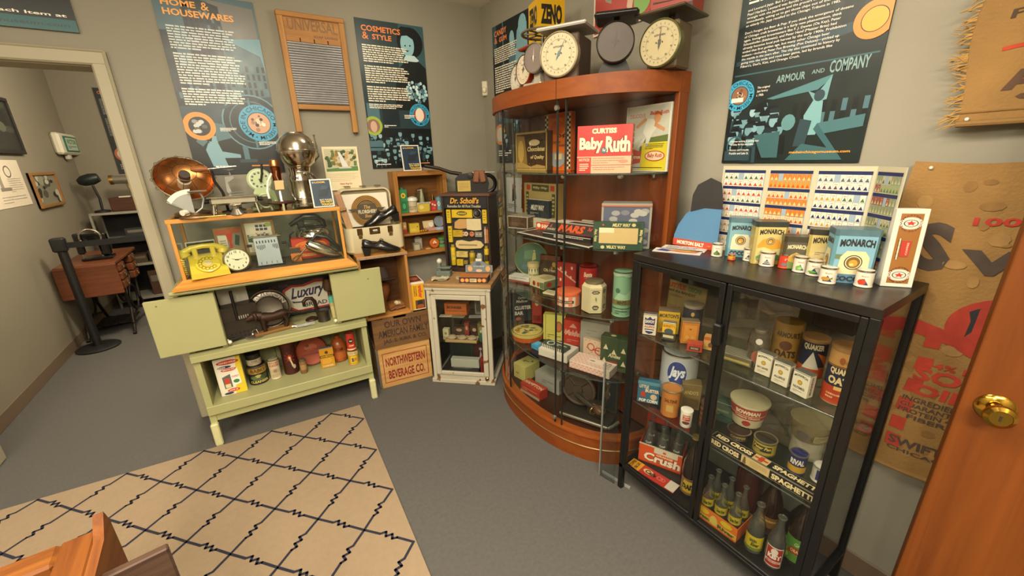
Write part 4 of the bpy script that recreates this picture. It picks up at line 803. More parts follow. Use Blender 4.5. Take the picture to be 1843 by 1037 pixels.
# ---------------------------------------------------------------- inside the green cupboard (shelf at .606)
US = .6065
t = thing('wire_toaster', 'dark tin heater box with pierced grille in the green cupboard', 'heater', (-.19, 2.79, US), 12)
TD = mt('#3f382f', .4, .6, .25, 12)
b = MB(); b.prism([(-.07, 0), (.07, 0), (.055, .2), (-.055, .2)], -.1, .09); b.v = [(q[2], q[0], q[1]) for q in b.v]; bd = b.build('body', TD, t)
Fq = lambda u, v, k: (-.1 + .19 * u, -.0705 + .015 * v - .0004 * k, .2 * v)
ops = []
for i in range(7):
    for j in range(2):
        cx, cy = .18 + i * .11, .1 + j * .11; ops.append(('p', [(cx - .04, cy), (cx, cy + .05), (cx + .04, cy), (cx, cy - .05)], '#0a0908'))
ops += [('r', .4 + i * .06, .62, .43 + i * .06, .72, '#8a8578') for i in range(6)] + [('r', .05, .58, .98, .6, '#1c1916')]
MB().prt(ops, Fq).build('pierced_grille', PRINT(), bd)
MB().bx(-.075, .075, -.03, -.026, .2, .3, .001).build('card', mt('#b9b5a6', .6), t, rot=(-15, 0, 0)); MB().cyl((-.02, -.06, .12), (-.02, -.055, .3), .008).build('lever', mt(*BLACK), t)
MB().bx(-.09, .08, -.055, .055, .2, .206).build('top_plate', TD, t)
t = thing('chisel', 'black handled tool with a pale tip lying on the green shelf', 'tool', (-.262, 2.70, US + .014), 24)
MB().cyl((0, 0, 0), (.11, 0, 0), .013, .011).build('handle', mt(*BLACK), t); MB().ball((-.003, 0, 0), .0125, 12).build('end_knob', WHT, t); MB().bx(.11, .17, -.006, .006, -.003, .003).build('blade', GM, t)
t = thing('pot_lid', 'round dark metal lid with raised lettering leaning in the green cupboard', 'lid', (-.03, 2.865, US), 0)
M_ = mt('#6a645a', .3, .9, .15, 14)
b = MB().at((0, -.03, .122), (78, 0, 0)).lathe([(.122, 0), (.122, .008), (.114, .012), (.105, .006), (.08, .008), (.075, .011), (.068, .008), (.0001, .01)], 40); pd = b.build('disc', M_, t)
MB().at((0, -.03, .122), (78, 0, 0)).ring((0, 0, .009), .118, .004).build('rim', mt('#a39c8e', .25, 1), t)
MB().prt([('c', 'BE·VISION', .5, .5, .33, .1, 165, -150, '#a49d8e', .02)], clockF(.122, (0, -.03, .122), 78, .0118)).build('raised_lettering', PRINT(), pd)
# cast iron dog nutcracker
t = thing('dog_nutcracker', 'cast iron dog nutcracker with long tail on a wooden base', 'nutcracker', (-.015, 2.745, US), 8)
RI = mt('#3c2a20', .5, .6, .3, 25, .3)
MB().bx(-.12, .1, -.035, .035, 0, .018, .004).build('wooden_base', wood('#6b4a26', '#8a6436', 0), t)
b = MB().tube([(-.07, 0, .105), (-.05, 0, .1), (0, 0, .095), (.05, 0, .1), (.075, 0, .1)], [.03, .033, .026, .03, .022], 14)
b.tube([(-.065, 0, .115), (-.1, 0, .125), (-.128, 0, .115), (-.145, 0, .108)], [.028, .026, .017, .01], 12)
for x_, y_ in ((-.06, -.02), (-.06, .02), (.055, -.02), (.055, .02)): b.tube([(x_, y_, .1), (x_ + (.012 if x_ > 0 else -.003), y_, .06), (x_ + (-.002 if x_ > 0 else 0), y_, .02)], [.018, .011, .011], 10)
b.tube([(-.1, .018, .14), (-.095, .028, .12), (-.1, .03, .1)], [.012, .011, .004], 8).tube([(-.1, -.018, .14), (-.095, -.028, .12), (-.1, -.03, .1)], [.012, .011, .004], 8); b.build('dog', RI, t)
MB().tube([(.07, 0, .105), (.12, .0, .09), (.17, 0, .08), (.22, 0, .082)], [.014, .01, .008, .007], 10).build('tail_lever', RI, t)
# bread sign
t = tag(MB().bx(-.2, .2, 0, .006, 0, .235, .001).build('bread_sign', mt('#1d2135', .4), loc=(.145, 2.945, US + .01), rot=(-6, 0, -3)), 'navy and white Luxury Bread sign at the back of the green cupboard', 'sign')
MB().prt([('r', 0, 0, 1, 1, '#191d33'), ('p', [(.28, .3), (.3, .75), (.42, .87), (.6, .84), (.8, .95), (.98, .93), (1, .1), (.45, .05)], '#b8392c'), ('p', [(.32, .3), (.33, .7), (.44, .8), (.62, .78), (.8, .86), (.96, .84), (1, .14), (.48, .12)], '#e2dcc8'), ('t', 'ASK FOR', .1, .84, .4, .92, '#8a4634', .02), ('t', 'Luxury', .4, .36, .94, .76, '#1f2650', .03, .35, 0, .08), ('p', [(.4, .4), (.42, .34), (.55, .32), (.7, .38), (.55, .36), (.46, .37)], '#1f2650'), ('t', 'BREAD', .58, .18, .94, .3, '#3c4440', .02)], F_front(.4, .235), asp=1.7).build('print', PRINT(), t)
t = thing('food_grinder', 'small dark iron grinder with crank in front of the bread sign', 'grinder', (.195, 2.81, US), 0)
MB().tube([(-.03, 0, .13), (-.01, 0, .15), (.02, 0, .145), (.035, 0, .12), (.04, 0, .06), (.045, 0, .02)], .012).cyl((-.03, 0, .135), (-.03, 0, .1), .009).build('crank_arm', RI, t)
MB().lathe([(.04, 0), (.035, .01), (.015, .02)], 16).at((.045, 0, 0)).build('base', RI, t); MB().ball((.05, -.02, .03), .012).build('screw_head', CH, t)
t = tag(MB().lathe([(.05, 0), (.052, .004), (.044, .007), (.04, .005), (.0001, .006)], 28).build('trivet_disc', mt('#a89f92', .3, .8, .15, 30), loc=(-.13, 2.72, US)), 'flat round metal disc lying on the green shelf', 'disc')
MB().tube([(-.02, 0, .01), (-.005, .01, .035), (.012, .005, .04), (.02, -.01, .012)], .004).ball((-.01, .0, .018), .01).build('knob', CH, t)
t = tag(MB().tube([(-.02, 0, 0), (-.018, .02, .002), (0, .03, .002), (.018, .02, .002), (.02, 0, 0)], .002).build('wire_ring', GM, loc=(-.04, 2.71, US + .003)), 'small wire cutter ring on the green shelf', 'cutter')
t = thing('grater', 'small flat metal grater lying on the green shelf', 'grater', (.145, 2.72, US), -4)
b = MB()
for k in range(6): b.cyl((-.05, -.02 + k * .008, .006), (.055, -.018 + k * .008, .006), .0018)
b.ring((0, 0, .006), .055, .0025, 'z', 4, 6, None, .5); b.build('wire_frame', GM, t); MB().tube([(-.05, 0, .008), (-.075, .0, .012), (-.09, 0, .01)], .004).build('handle', CH, t)
can('lidded_jar', 'round dark pewter jar at the side of the green shelf', 'jar', .262, 2.745, US, .042, .07, '#544d44', rr=.35, m=.8, lidc='#4a443c')
t = can('cardboard_tube', 'cream tube with a turquoise cap in the green cupboard', 'tube', .328, 2.76, US, .018, .15, '#c3b77a', rim=False); MB().lathe([(.0185, .11), (.0185, .152), (.0001, .153)], 20, cap=False).build('cap', mt('#4fa690', .4), t); MB().lathe([(.0184, .085), (.0184, .11)], 20, cap=False).build('band', mt('#b09a66', .5), t)
b = tag(MB().lathe([(.004, .1), (.025, .09), (.035, .05), (.03, .015), (.012, 0)], 18).build('wooden_masher', wood('#4a3626', '#6a4c34', 2), loc=(.335, 2.88, US + .15)), 'brown wooden masher head behind the turquoise capped tube', 'masher')
MB().cyl((0, 0, -.15), (0, 0, .01), .012).build('handle', wood('#4a3626', '#6a4c34', 2), b)
# ---------------------------------------------------------------- lower shelf of the stand (.253)
LS = .2535
carton('soap_carton', 'white and yellow carton with red ovals on the lower green shelf', 'carton', -.305, 2.755, LS, .135, .055, .245, -2, '#d9d3bf', front=[('r', 0, 0, 1, 1, '#ddd8c6'), ('p', [(.55, 0), (1, 0), (1, 1), (.85, 1)], '#d6bf2a'), ('e', .52, .88, .42, .06, '#b5372a', 24), ('t', 'HANDI-WRAP', .2, .855, .84, .9, '#e6d9c0', .02), ('e', .36, .76, .26, .035, '#22274a', 20), ('t', 'FREE', .14, .74, .4, .775, '#e6d9c0', .02), ('e', .5, .68, .3, .04, '#b5372a', 20), ('t', 'MEASURE', .28, .665, .72, .7, '#e6d9c0', .02), ('p', [(.18, .5), (.5, .56), (.5, .2), (.2, .18)], '#55635c'), ('r', .24, .3, .44, .46, '#b4432f'), ('r', .24, .2, .44, .3, '#d8c89a'), ('p', [(.5, .56), (.82, .7), (.86, .26), (.52, .22)], '#e4e0d4'), ('t', 'SWEET', .54, .45, .82, .5, '#b4432f', .02), ('e', .68, .34, .12, .05, '#3b7a44', 14), ('e', .5, .12, .24, .045, '#c4412c', 20), ('t', 'SAVE 25', .34, .1, .66, .14, '#e6d9c0', .02), ('e', .3, .05, .18, .03, '#2b2f4c', 18)], left=[('r', 0, 0, 1, 1, '#8c2f28')])
o = can('cleanser_can', 'wide black and gold cleanser can on the lower green shelf', 'can', -.172, 2.84, LS, .065, .125, '#22201b', [('r', 0, .62, 1, .96, '#9a7a36'), ('t', 'BABO', .28, .68, .74, .92, '#5c3f1e', .05), ('r', 0, 0, 1, .6, '#1f241c'), ('e', .5, .42, .12, .14, '#a89a5c', 16), ('e', .5, .28, .2, .1, '#4a5c3a', 16), ('e', .35, .4, .1, .1, '#57683f', 12), ('e', .66, .4, .12, .12, '#3c4a30', 12), ('t', 'CLEANSER', .22, .06, .8, .2, '#cdb868', .03)])
o = can('face_powder_tin', 'black lidded cream tin stacked on the cleanser can', 'tin', -.176, 2.835, LS + .1255, .05, .085, '#1c1917', [('r', 0, .05, 1, .58, '#b5aa8e'), ('t', 'POWDER', .38, .3, .62, .5, '#6a5a40', .02), ('l', .3, .1, .7, .28, 2, '#8a7c60', 90)], lidc='#191613')
can('cleanser_can', 'cream cleanser can with red lettering on the lower green shelf', 'can', -.075, 2.83, LS, .038, .135, '#cabd9c', [('r', 0, .7, 1, .97, '#cdbf9e'), ('t', 'KITCHEN', .24, .84, .76, .95, '#a8402e', .03), ('t', 'KLENZER', .24, .7, .76, .81, '#a8402e', .03), ('e', .5, .42, .2, .18, '#b8a684', 16), ('l', .3, .08, .7, .26, 3, '#9d8866', 91), ('e', .5, .44, .1, .1, '#8f7a5c', 12)])
o = can('cleaner_bottle', 'tall dark maroon can with an orange starburst on the lower green shelf', 'can', .02, 2.85, LS, .052, .235, '#3f1712', [('p', [(.5 + .04 * math.cos(R(a + 90)) * 1, .52 + .03 * math.sin(R(a + 90))), (.5 + .24 * math.cos(R(a)), .52 + .2 * math.sin(R(a))), (.5 + .26 * math.cos(R(a + 7)), .52 + .2 * math.sin(R(a + 7))), (.5 - .04 * math.cos(R(a + 90)), .52 - .03 * math.sin(R(a + 90)))], '#c4472c') for a in range(0, 360, 36)] + [('p', [(.48, .5), (.54, .52), (.64, .25), (.56, .22)], '#c9b898'), ('e', .5, .53, .05, .035, '#e0cfa8', 14), ('e', .66, .22, .08, .07, '#b8a68a', 14), ('r', 0, .88, 1, .97, '#5c1f16')], span=150, rim=False)
o = can('brown_bottle', 'small tan stoppered bottle in front of the copper tin', 'bottle', .088, 2.79, LS, .025, .085, '#7d5b36', [('r', .2, .3, .8, .8, '#9a7c4c')], rim=False); MB().lathe([(.02, .085), (.018, .1), (.012, .104), (.0001, .104)], 16).build('cap', mt('#6a5a44', .5, .4), o)
t = thing('polish_tin', 'large round orange polish tin leaning on the lower green shelf', 'tin', (.158, 2.9, LS), 0)
OT = mt('#8a3a1c', .4, .3, .15, 14)
MB().at((0, -.02, .104), (76, 0, 0)).lathe([(.1, -.04), (.103, -.038), (.103, 0), (.1, .006), (.09, .003), (.0001, .004)], 36).build('body', OT, t)
MB().at((0, -.02, .104), (76, 0, 0)).ring((0, 0, .004), .097, .003).build('rim', mt('#5c2412', .4, .5), t)
MB().prt([('r', .16, .36, .84, .42, '#6e2a14'), ('e', .5, .62, .2, .12, '#a04a24', 20), ('t', 'POLISH', .3, .5, .7, .58, '#5a2212', .02), ('e', .4, .7, .06, .05, '#4c1c10', 10)], clockF(.1, (0, -.02, .104), 76, .0045)).build('print', PRINT(), t)
t = carton('oil_can', 'flat yellow oil tin with a black band on the lower green shelf', 'tin', .238, 2.765, LS, .088, .04, .14, -8, '#c08a1c', front=[('r', 0, .55, 1, .68, '#2a2018'), ('t', 'HOUSEHOLD', .06, .57, .94, .66, '#d8a52c', .03), ('e', .5, .82, .12, .08, '#4a3a1c', 14), ('t', 'CLEANER', .12, .06, .88, .16, '#e0c9a0', .02), ('l', .15, .22, .85, .5, 4, '#d8b050', 93)], m=.1, gloss=True); MB().bx(-.044, .044, 0, .04, .14, .146, .002).build('top_plate', mt('#c9c2b0', .3, .8), t); MB().at((0.02, .02, .145)).lathe([(.01, 0), (.01, .012), (.0001, .013)], 14).build('spout_cap', mt('#4a443a', .4, .5), t)
t = tag(MB().lathe([(.04, 0), (.05, .01), (.052, .1), (.048, .13), (.03, .165), (.018, .172), (.018, .19), (.0001, .19)], 28).build('polish_jug', mt('#9a4e22', .3, 0, .1, 8), loc=(.328, 2.84, LS), rot=(0, 0, face(.328, 2.84))), 'rounded orange polish jug on the lower green shelf', 'jug')
MB().prt([('t', 'O', .3, .55, .4, .72, '#3a2016', .05), ('t', 'Cedar', .43, .55, .72, .74, '#3a2016', .04, .2), ('r', .2, .5, .8, .52, '#6e3216'), ('r', .15, .08, .85, .48, '#a85a28')], F_wrap(.0525, .02, .15, 150), .04).build('label', PRINT(), t)
can('wax_can', 'yellow wax can under the red can on the lower green shelf', 'can', .398, 2.73, LS, .038, .108, '#b8922a', [('r', 0, .72, 1, .95, '#cdbb8c'), ('t', 'LIQUID', .28, .78, .72, .9, '#4a3c20', .02), ('p', [(.3, .12), (.36, .62), (.7, .62), (.66, .12)], '#d6b02c'), ('r', .4, .2, .5, .5, '#4a4a4c'), ('l', .52, .2, .66, .5, 4, '#4a3c20', 94)])
can('wax_can', 'red can with black oval stacked on the yellow wax can', 'can', .396, 2.725, LS + .1095, .031, .125, '#b4301f', [('e', .5, .58, .16, .16, '#1c1a18', 20), ('t', 'WAX', .41, .53, .6, .63, '#e4d9b8', .03), ('t', 'CLEANER', .34, .24, .68, .33, '#e4d9b8', .02), ('r', 0, .0, 1, .07, '#d8cfb8')])
# ---------------------------------------------------------------- crates, open box, what stands on them
def loc(o, rz, x, y, z):
    a = R(rz); return (o[0] + x * math.cos(a) - y * math.sin(a), o[1] + x * math.sin(a) + y * math.cos(a), o[2] + z)
PW = wood('#a87a42', '#c9a066', 0, .6); DW = wood('#5a3f26', '#7a5a38', 0, .65); BOXW = wood('#a06c34', '#c08c4c', 2, .55); BOXH = wood('#a06c34', '#c08c4c', 0, .55)
def crate(name, label, x, y, z, w, d, h, rz, m, ops, strap=False, notch=False):
    t = thing(name, label, 'crate', (x, y, z), rz)
    if notch: 
        b = MB(); b.prism([(-w / 2, 0), (w / 2, 0), (w / 2, h), (w * .1, h), (w * .08, h - .02), (-w * .12, h - .02), (-w * .14, h), (-w * .3, h), (-w * .32, h - .008), (-w / 2, h - .004)], -.016, 0); b.v = [(q[0], -q[2], q[1]) for q in b.v]; f = b.build('front_panel', m, t)
    else: f = MB().bx(-w / 2, w / 2, 0, .016, 0, h, .003).build('front_panel', m, t)
    MB().bx(-w / 2, w / 2, d - .016, d, 0, h, .003).build('back_panel', m, t)
    for s_ in (-1, 1): MB().bx(s_ * w / 2 - (.014 if s_ > 0 else 0), s_ * w / 2 + (.014 if s_ < 0 else 0), .016, d - .016, 0, h - .004, .002).build('side_panel', m, t)
    MB().bx(-w / 2 + .014, w / 2 - .014, .016, d - .016, 0, .012).build('bottom_panel', m, t)
    MB().prt(ops, F_front(w, h), asp=w / h).build('stencil_lettering', mt('#ffffff', .7, 0, .15, 40, attr=True), f)
    if strap:
        for z_ in (0, .01): pass
        MB().bx(-w / 2 - .002, -w / 2 + .016, -.002, .05, .004, h - .004, .001).build('metal_strap', mt('#a9a398', .35, .9, .15, 30), t)
    return t
rd = '#7c1f1c'
crate('wooden_crate', 'pale wooden crate with red Northwestern Beverage lettering on the carpet', .738, 2.678, 0, .392, .29, .322, -6.3, PW, [('b', .1, .12, .93, .86, .012, rd), ('t', 'NORTHWESTERN', .15, .52, .88, .74, rd, .03), ('t', 'BEVERAGE CO.', .18, .2, .86, .42, rd, .03)], True)
crate('wooden_crate', 'dark brown crate stencilled Our Own American Family on the pale crate', .745, 2.668, .323, .405, .3, .228, -6.3, DW, [('t', 'OUR OWN', .2, .66, .84, .88, '#33241a', .02), ('t', 'AMERICAN FAMILY', .08, .36, .96, .6, '#33241a', .02), ('t', 'JAS. S. KIRK & CO.', .15, .1, .92, .28, '#33241a', .02)], False, True)
t = thing('open_box', 'upright wooden box open at the front with a hat inside', 'box', (.672, 2.675, .552), -3.5)
for s_ in (-1, 1): MB().bx(s_ * .155 - .009, s_ * .155 + .009, 0, .3, 0, .432, .002).build('side_panel', BOXW, t)
MB().bx(-.165, .165, 0, .3, 0, .018, .002).build('bottom_panel', BOXH, t); MB().bx(-.146, .146, .288, .3, .018, .43).build('back_panel', wood('#4a2f1a', '#63422a', 0), t)
MB().bx(-.165, .168, -.006, .302, .43, .45, .003).build('top_panel', BOXH, t)
MB().bx(-.163, .166, -.0075, -.0055, .432, .446).build('worn_edge', mt('#8d7b66', .8, 0, .5, 60), t)
OB = (.672, 2.675, .552)
t = thing('felt_hat', 'dark brown felt hat resting on a head form in the open box', 'hat', loc(OB, -3.5, -.02, .14, .225), 20)
FH = mt('#3a2e28', .95, 0, .15, 30, .4)
MB().at((0, 0, 0), (-14, 8, 0)).lathe([(.115, .012), (.117, .008), (.1, 0), (.075, .006), (.07, .05), (.062, .1), (.035, .11), (.0001, .1)], 28, sy=1.15).build('hat_body', FH, t); MB().at((0, 0, 0), (-14, 8, 0)).ring((0, 0, .015), .0745, .006, sy=1.15).build('hat_band', mt('#1f1815', .7), t)
t = thing('head_form', 'brown wooden head form under the felt hat', 'head form', loc(OB, -3.5, -.02, .14, .0185))
MB().lathe([(.05, 0), (.052, .01), (.035, .03), (.032, .06), (.05, .1), (.066, .14), (.062, .185), (.04, .2)], 24, sy=1.2).build('form', wood('#6a3d22', '#8a5430', 2), t)
t = thing('leather_gloves', 'small bundle of tan leather and cream cloth in the open box', 'gloves', loc(OB, -3.5, .075, .08, .0185))
b = MB()
for i, (x_, y_, a_) in enumerate(((-.03, -.01, 10), (.0, .0, 40), (.025, -.015, -15))): b.at((x_, y_, .012), (0, -12, a_)).bx(-.03, .03, -.02, .02, 0, .012, .005)
b.build('leather', mt('#7a4a2c', .7, 0, .2, 25, .4), t); MB().at((0, .01, .03), (10, 20, 30)).bx(-.025, .025, -.02, .02, 0, .03, .012).build('cream_cloth', mt('#c9bb95', .9, 0, .15, 30, .5), t)
o = carton('game_box', 'tall white and yellow box standing on end beside the open box', 'box', .89, 2.69, .552, .108, .2, .21, -6, '#d8d2c2', front=[('r', .08, .03, .96, .94, '#d9a41c'), ('v', 'weber', .55, .42, .85, .9, '#c4512a', .06, True), ('v', 'SUPREME', .38, .5, .46, .88, '#3a2c1c', .02, True), ('v', 'STEAMING', .26, .5, .34, .88, '#3a2c1c', .02, True), ('r', .3, .05, .95, .36, '#5a3a24'), ('e', .62, .26, .18, .1, '#1f2a20', 14), ('e', .62, .12, .25, .08, '#9a4a2a', 14)], top=[('r', .1, .1, .9, .9, '#7c3426'), ('e', .5, .5, .3, .2, '#b5664a', 14)])
# suitcase
CS = mt('#cfc4a0', .4, 0, .05, 10, .15); CSI = mt('#8a6a44', .7)
t = thing('train_case', 'cream hard suitcase standing open on the wooden box', 'suitcase', (.672, 2.775, 1.0025), -3)
def rrect(w, d, r, n=6):
    o = []
    for cx, cy, a0 in ((w / 2 - r, d / 2 - r, 0), (-w / 2 + r, d / 2 - r, 90), (-w / 2 + r, -d / 2 + r, 180), (w / 2 - r, -d / 2 + r, 270)):
        o += [(cx + r * math.cos(R(a0 + 90 * i / n)), cy + r * math.sin(R(a0 + 90 * i / n))) for i in range(n + 1)]
    return o
b = MB().at((0, .11, 0)); O_, I_ = rrect(.39, .22, .05), rrect(.375, .205, .045); n = len(O_)
b.add([(x, y, 0) for x, y in rrect(.37, .2, .05)] + [(x, y, .015) for x, y in O_] + [(x, y, .175) for x, y in O_] + [(x, y, .175) for x, y in I_] + [(x, y, .012) for x, y in I_], [list(range(n))[::-1]] + [(k * n + i, k * n + (i + 1) % n, (k + 1) * n + (i + 1) % n, (k + 1) * n + i) for k in range(4) for i in range(n)] + [[4 * n + i for i in range(n)]]); b.build('case_body', CS, t)
b = MB(); b.T = Matrix.Translation((-.012, .225, .178)) @ Matrix.Rotation(R(94), 4, 'X'); O2, I2 = rrect(.35, .25, .05), rrect(.33, .232, .042)
O2 = [(x, y + .122) for x, y in O2]; I2 = [(x, y + .122) for x, y in I2]
b.add([(x, y, 0) for x, y in O2] + [(x, y, .065) for x, y in O2] + [(x, y, .065) for x, y in I2] + [(x, y, .01) for x, y in I2], [list(range(n))[::-1]] + [(k * n + i, k * n + (i + 1) % n, (k + 1) * n + (i + 1) % n, (k + 1) * n + i) for k in range(3) for i in range(n)] + [[3 * n + i for i in range(n)]]); b.build('case_lid', CS, t)
for x_ in (-.1, .1):
    l = MB().bx(x_ - .017, x_ + .017, -.006, .001, .125, .172, .004).build('latch', mt('#6a5030', .3, .9), t); MB().bx(x_ - .012, x_ + .012, -.008, -.004, .105, .13, .003).build('hasp', mt('#8d7048', .3, .9), l)
l = MB().bx(-.038, .032, -.004, .001, .125, .17, .003).build('lock_plate', mt('#6a5030', .35, .9), t); MB().bx(-.02, .015, -.012, -.004, .14, .155, .004).build('handle', CH, l)
for x_ in (-.1, .0, .1): MB().bx(x_ - .02 - .012, x_ + .02 - .012, .16, .2, .43, .436, .002).build('lid_clip', mt('#7a6446', .35, .8), t)
t = thing('shoe_sign', 'round gold shop sign lettered Florsheim propped in the cream suitcase', 'sign', (.665, 2.9, 1.19), -3)
MB().at((0, 0, 0), (-8, 0, 0)).bx(-.15, .15, .004, .01, -.02, .2).build('white_card', mt('#ddd5c0', .6, 0, .04), t)
GB = mt('#b58a48', .4, .3, .1, 15)
for k, r_ in enumerate((.1, .091, .082, .073)): MB().at((0, -.002 - .0015 * k, .085), (-8, 0, 0)).ring((0, 0, 0), r_, .0035, 'y', 36, 6).build('gold_ring', GB, t)
MB().at((0, .002, .085), (82, 0, 0)).lathe([(.1, 0), (.0001, .001)], 36, cap=False).build('backing_disc', mt('#6a5334', .5, .2), t)
b = MB(); b.prism([(-.125, .1), (-.06, .102), (-.055, .13), (.055, .13), (.06, .102), (.125, .1), (.1, .085), (.075, .082), (.06, .03), (-.06, .03), (-.075, .082), (-.1, .085)], .006, .012); b.v = [(q[0], -q[2] - .14 * (.085 - q[1]) * -1 * .0 - .0, q[1]) for q in b.v]; pn = b.build('centre_plate', mt('#54493a', .5, .2), t)
MB().prt([('t', 'The', .36, .68, .64, .92, '#c9a058', .02, .3), ('t', 'FLORSHEIM', .1, .36, .92, .62, '#d0c4a4', .04), ('t', 'Shoe', .36, .08, .66, .3, '#c9a058', .02, .3)], flat(-.075, -.0122, .03, (.15, 0, 0), (0, 0, .1), (0, -1, 0)), asp=1.5).build('lettering', PRINT(), pn)
t = thing('foot_measure', 'wooden shoe size stick with sliding block leaning in the cream suitcase', 'measuring stick', (.52, 2.843, 1.19), 0)
b = MB().at((0, 0, 0), (-12, -10, -6)); b.bx(-.02, .02, -.004, .004, -.14, .23, .002); b.build('stick', wood('#96683c', '#b58a58', 2), t)
MB().at((0, 0, 0), (-12, -10, -6)).bx(-.023, .023, -.03, .006, .1, .115, .003).bx(-.02, .02, -.009, -.003, .1, .21, .003).build('sliding_block', wood('#8a5c36', '#a87c50', 2), t)
# black oxford shoes with heels
def shoe(label, l, rot):
    t = thing('heeled_shoe', label, 'shoe', l); t.rotation_euler = [R(a) for a in rot]
    LB = mt('#121110', .25, 0, .15, 30, coat=.4)
    sec = [(-.118, .012, .055, .085), (-.113, .026, .05, .108), (-.095, .031, .047, .112), (-.06, .031, .043, .096), (-.03, .03, .033, .08), (-.005, .032, .022, .092), (.02, .036, .012, .09), (.045, .04, .006, .074), (.075, .041, .004, .056), (.1, .035, .004, .043), (.118, .022, .005, .033), (.127, .006, .009, .022)]
    b = MB(); n = 14; v = []
    for x, hw, z0, z1 in sec:
        for i in range(n):
            a = 2 * math.pi * i / n; c = math.cos(a); s_ = math.sin(a); q = (abs(c) ** .75) * (1 if c > 0 else -1)
            v.append((x, hw * q * (1 if s_ < .2 else (1 - .35 * s_)), z0 + (z1 - z0) * (.5 + .5 * s_)))
    b.add(v, [(k * n + i, (k + 1) * n + i, (k + 1) * n + (i + 1) % n, k * n + (i + 1) % n) for k in range(len(sec) - 1) for i in range(n)] + [list(range(n)), [(len(sec) - 1) * n + i for i in range(n)][::-1]])
    b.build('upper', LB, t, ang=60)
    MB().at((-.03, 0, .08), (0, 12, 0)).lathe([(.02, 0), (.019, .006), (.0001, .002)], 18, cap=False, sx=2.4).build('opening', mt('#2a1d18', .8), t)
    b = MB(); b.add([(-.122, -.026, .06), (-.065, -.028, .05), (-.065, .028, .05), (-.122, .026, .06), (-.112, -.017, 0), (-.078, -.017, 0), (-.078, .017, 0), (-.112, .017, 0)], [(0, 1, 2, 3), (7, 6, 5, 4), (0, 4, 5, 1), (1, 5, 6, 2), (2, 6, 7, 3), (3, 7, 4, 0)]); b.build('heel', mt('#161412', .4), t)
    b = MB().tube([(.0, -.012, .094), (.012, -.03, .1), (.02, -.015, .094)], .0025, 6).tube([(.0, .012, .094), (.012, .03, .1), (.02, .015, .094)], .0025, 6)
    for k in range(3): b.tube([(.0 + k * .011, -.018, .088 - k * .005), (.0 + k * .011, 0, .096 - k * .005), (.0 + k * .011, .018, .088 - k * .005)], .002, 5)
    b.build('laces', mt('#0c0b0b', .6), t); return t
shoe('black heeled lace shoe standing on the wooden box before the suitcase', (.675, 2.695, 1.0035), (0, 0, -6))
shoe('black heeled lace shoe lying across the rim of the open suitcase', (.735, 2.80, 1.183), (0, 9, 172))
# ---------------------------------------------------------------- wooden wall box of cosmetics
t = thing('wall_box', 'wooden wall box with two shelves of cosmetic tins on the back wall', 'shelf box', (1.0825, 2.92, .9))
WX = wood('#8a5c2a', '#ab7a3e', 0, .5); WXV = wood('#8a5c2a', '#ab7a3e', 2, .5)
for s_ in (-1, 1): MB().bx(s_ * .2025 - (.03 if s_ > 0 else 0), s_ * .2025 + (.03 if s_ < 0 else 0), 0, .139, 0, .622, .003).build('side_panel', WXV, t)
MB().bx(-.1725, .1725, 0, .139, .588, .622, .003).build('top_panel', WX, t); MB().bx(-.1725, .1725, 0, .139, 0, .032, .003).build('bottom_panel', WX, t)
MB().bx(-.1725, .1725, .13, .139, .03, .59).build('back_panel', wood('#5c3a1c', '#75502c', 0), t)
for z_ in (.155, .307): MB().bx(-.1725, .1725, .008, .13, z_, z_ + .016, .002).build('shelf', WX, t)
Z1, Z2, Z3 = 1.2235, 1.0715, .9325
t = carton('talc_tin', 'tall green tin with a yellow disc in the wooden wall box', 'tin', .947, 2.955, Z1, .06, .04, .17, 0, '#2f7a4c', front=[('e', .5, .75, .28, .11, '#d2b52c', 20), ('e', .5, .75, .15, .06, '#7a6a1c', 14), ('r', .2, .1, .8, .5, '#24603c'), ('e', .5, .3, .2, .12, '#3f9a62', 16)]); MB().at((0, .02, .17)).lathe([(.018, 0), (.018, .014), (.0001, .015)], 16).build('cap', mt('#2a6a44', .4), t)
can('powder_jar', 'cream jar with a white domed lid in the wooden wall box', 'jar', 1.02, 2.985, Z1, .038, .085, '#b7a988', [('t', 'DEODORANT', .25, .4, .75, .55, '#4a3f2c', .02), ('l', .3, .15, .7, .35, 3, '#6a5c44', 3)], rim=False); MB().lathe([(.042, .0), (.043, .008), (.036, .022), (.015, .03), (.0001, .031)], 24).build('lid', mt('#ccd0c2', .3), bpy.data.objects['powder_jar'], loc=(0, 0, .084))
t = thing('perfume_bottle', 'tall clear perfume bottle on a cream base in the wall box', 'bottle', (1.1, 2.985, Z1))
MB().lathe([(.035, .06), (.05, .07), (.05, .15), (.045, .165), (.012, .175)], 24, sy=.6).build('glass_body', glass((.82, .9, .86), 1.2), t); MB().bx(-.05, .05, -.03, .03, 0, .06, .004).build('card_base', mt('#c9c3a0', .6), t)
MB().at((-.0, 0, .055)).lathe([(.02, 0), (.016, .05), (.008, .1), (.004, .11)], 14).build('stopper', mt('#a89a80', .3), t)
q = MB().bx(-.052, .052, -.034, -.031, .055, .068).build('name_band', mt('#d8d5cc', .5), t); MB().prt([('t', 'GARDENIA', .05, .15, .95, .85, '#2c3a4a', .03)], flat(-.052, -.0345, .055, (.104, 0, 0), (0, 0, .013), (0, -1, 0)), asp=8).build('print', PRINT(), q)
carton('soap_box', 'yellow soap box in front of the tall perfume bottle', 'box', 1.092, 2.932, Z1, .085, .02, .058, 3, '#c4ad3c', front=[('e', .25, .6, .2, .25, '#d8ca7a', 14)])
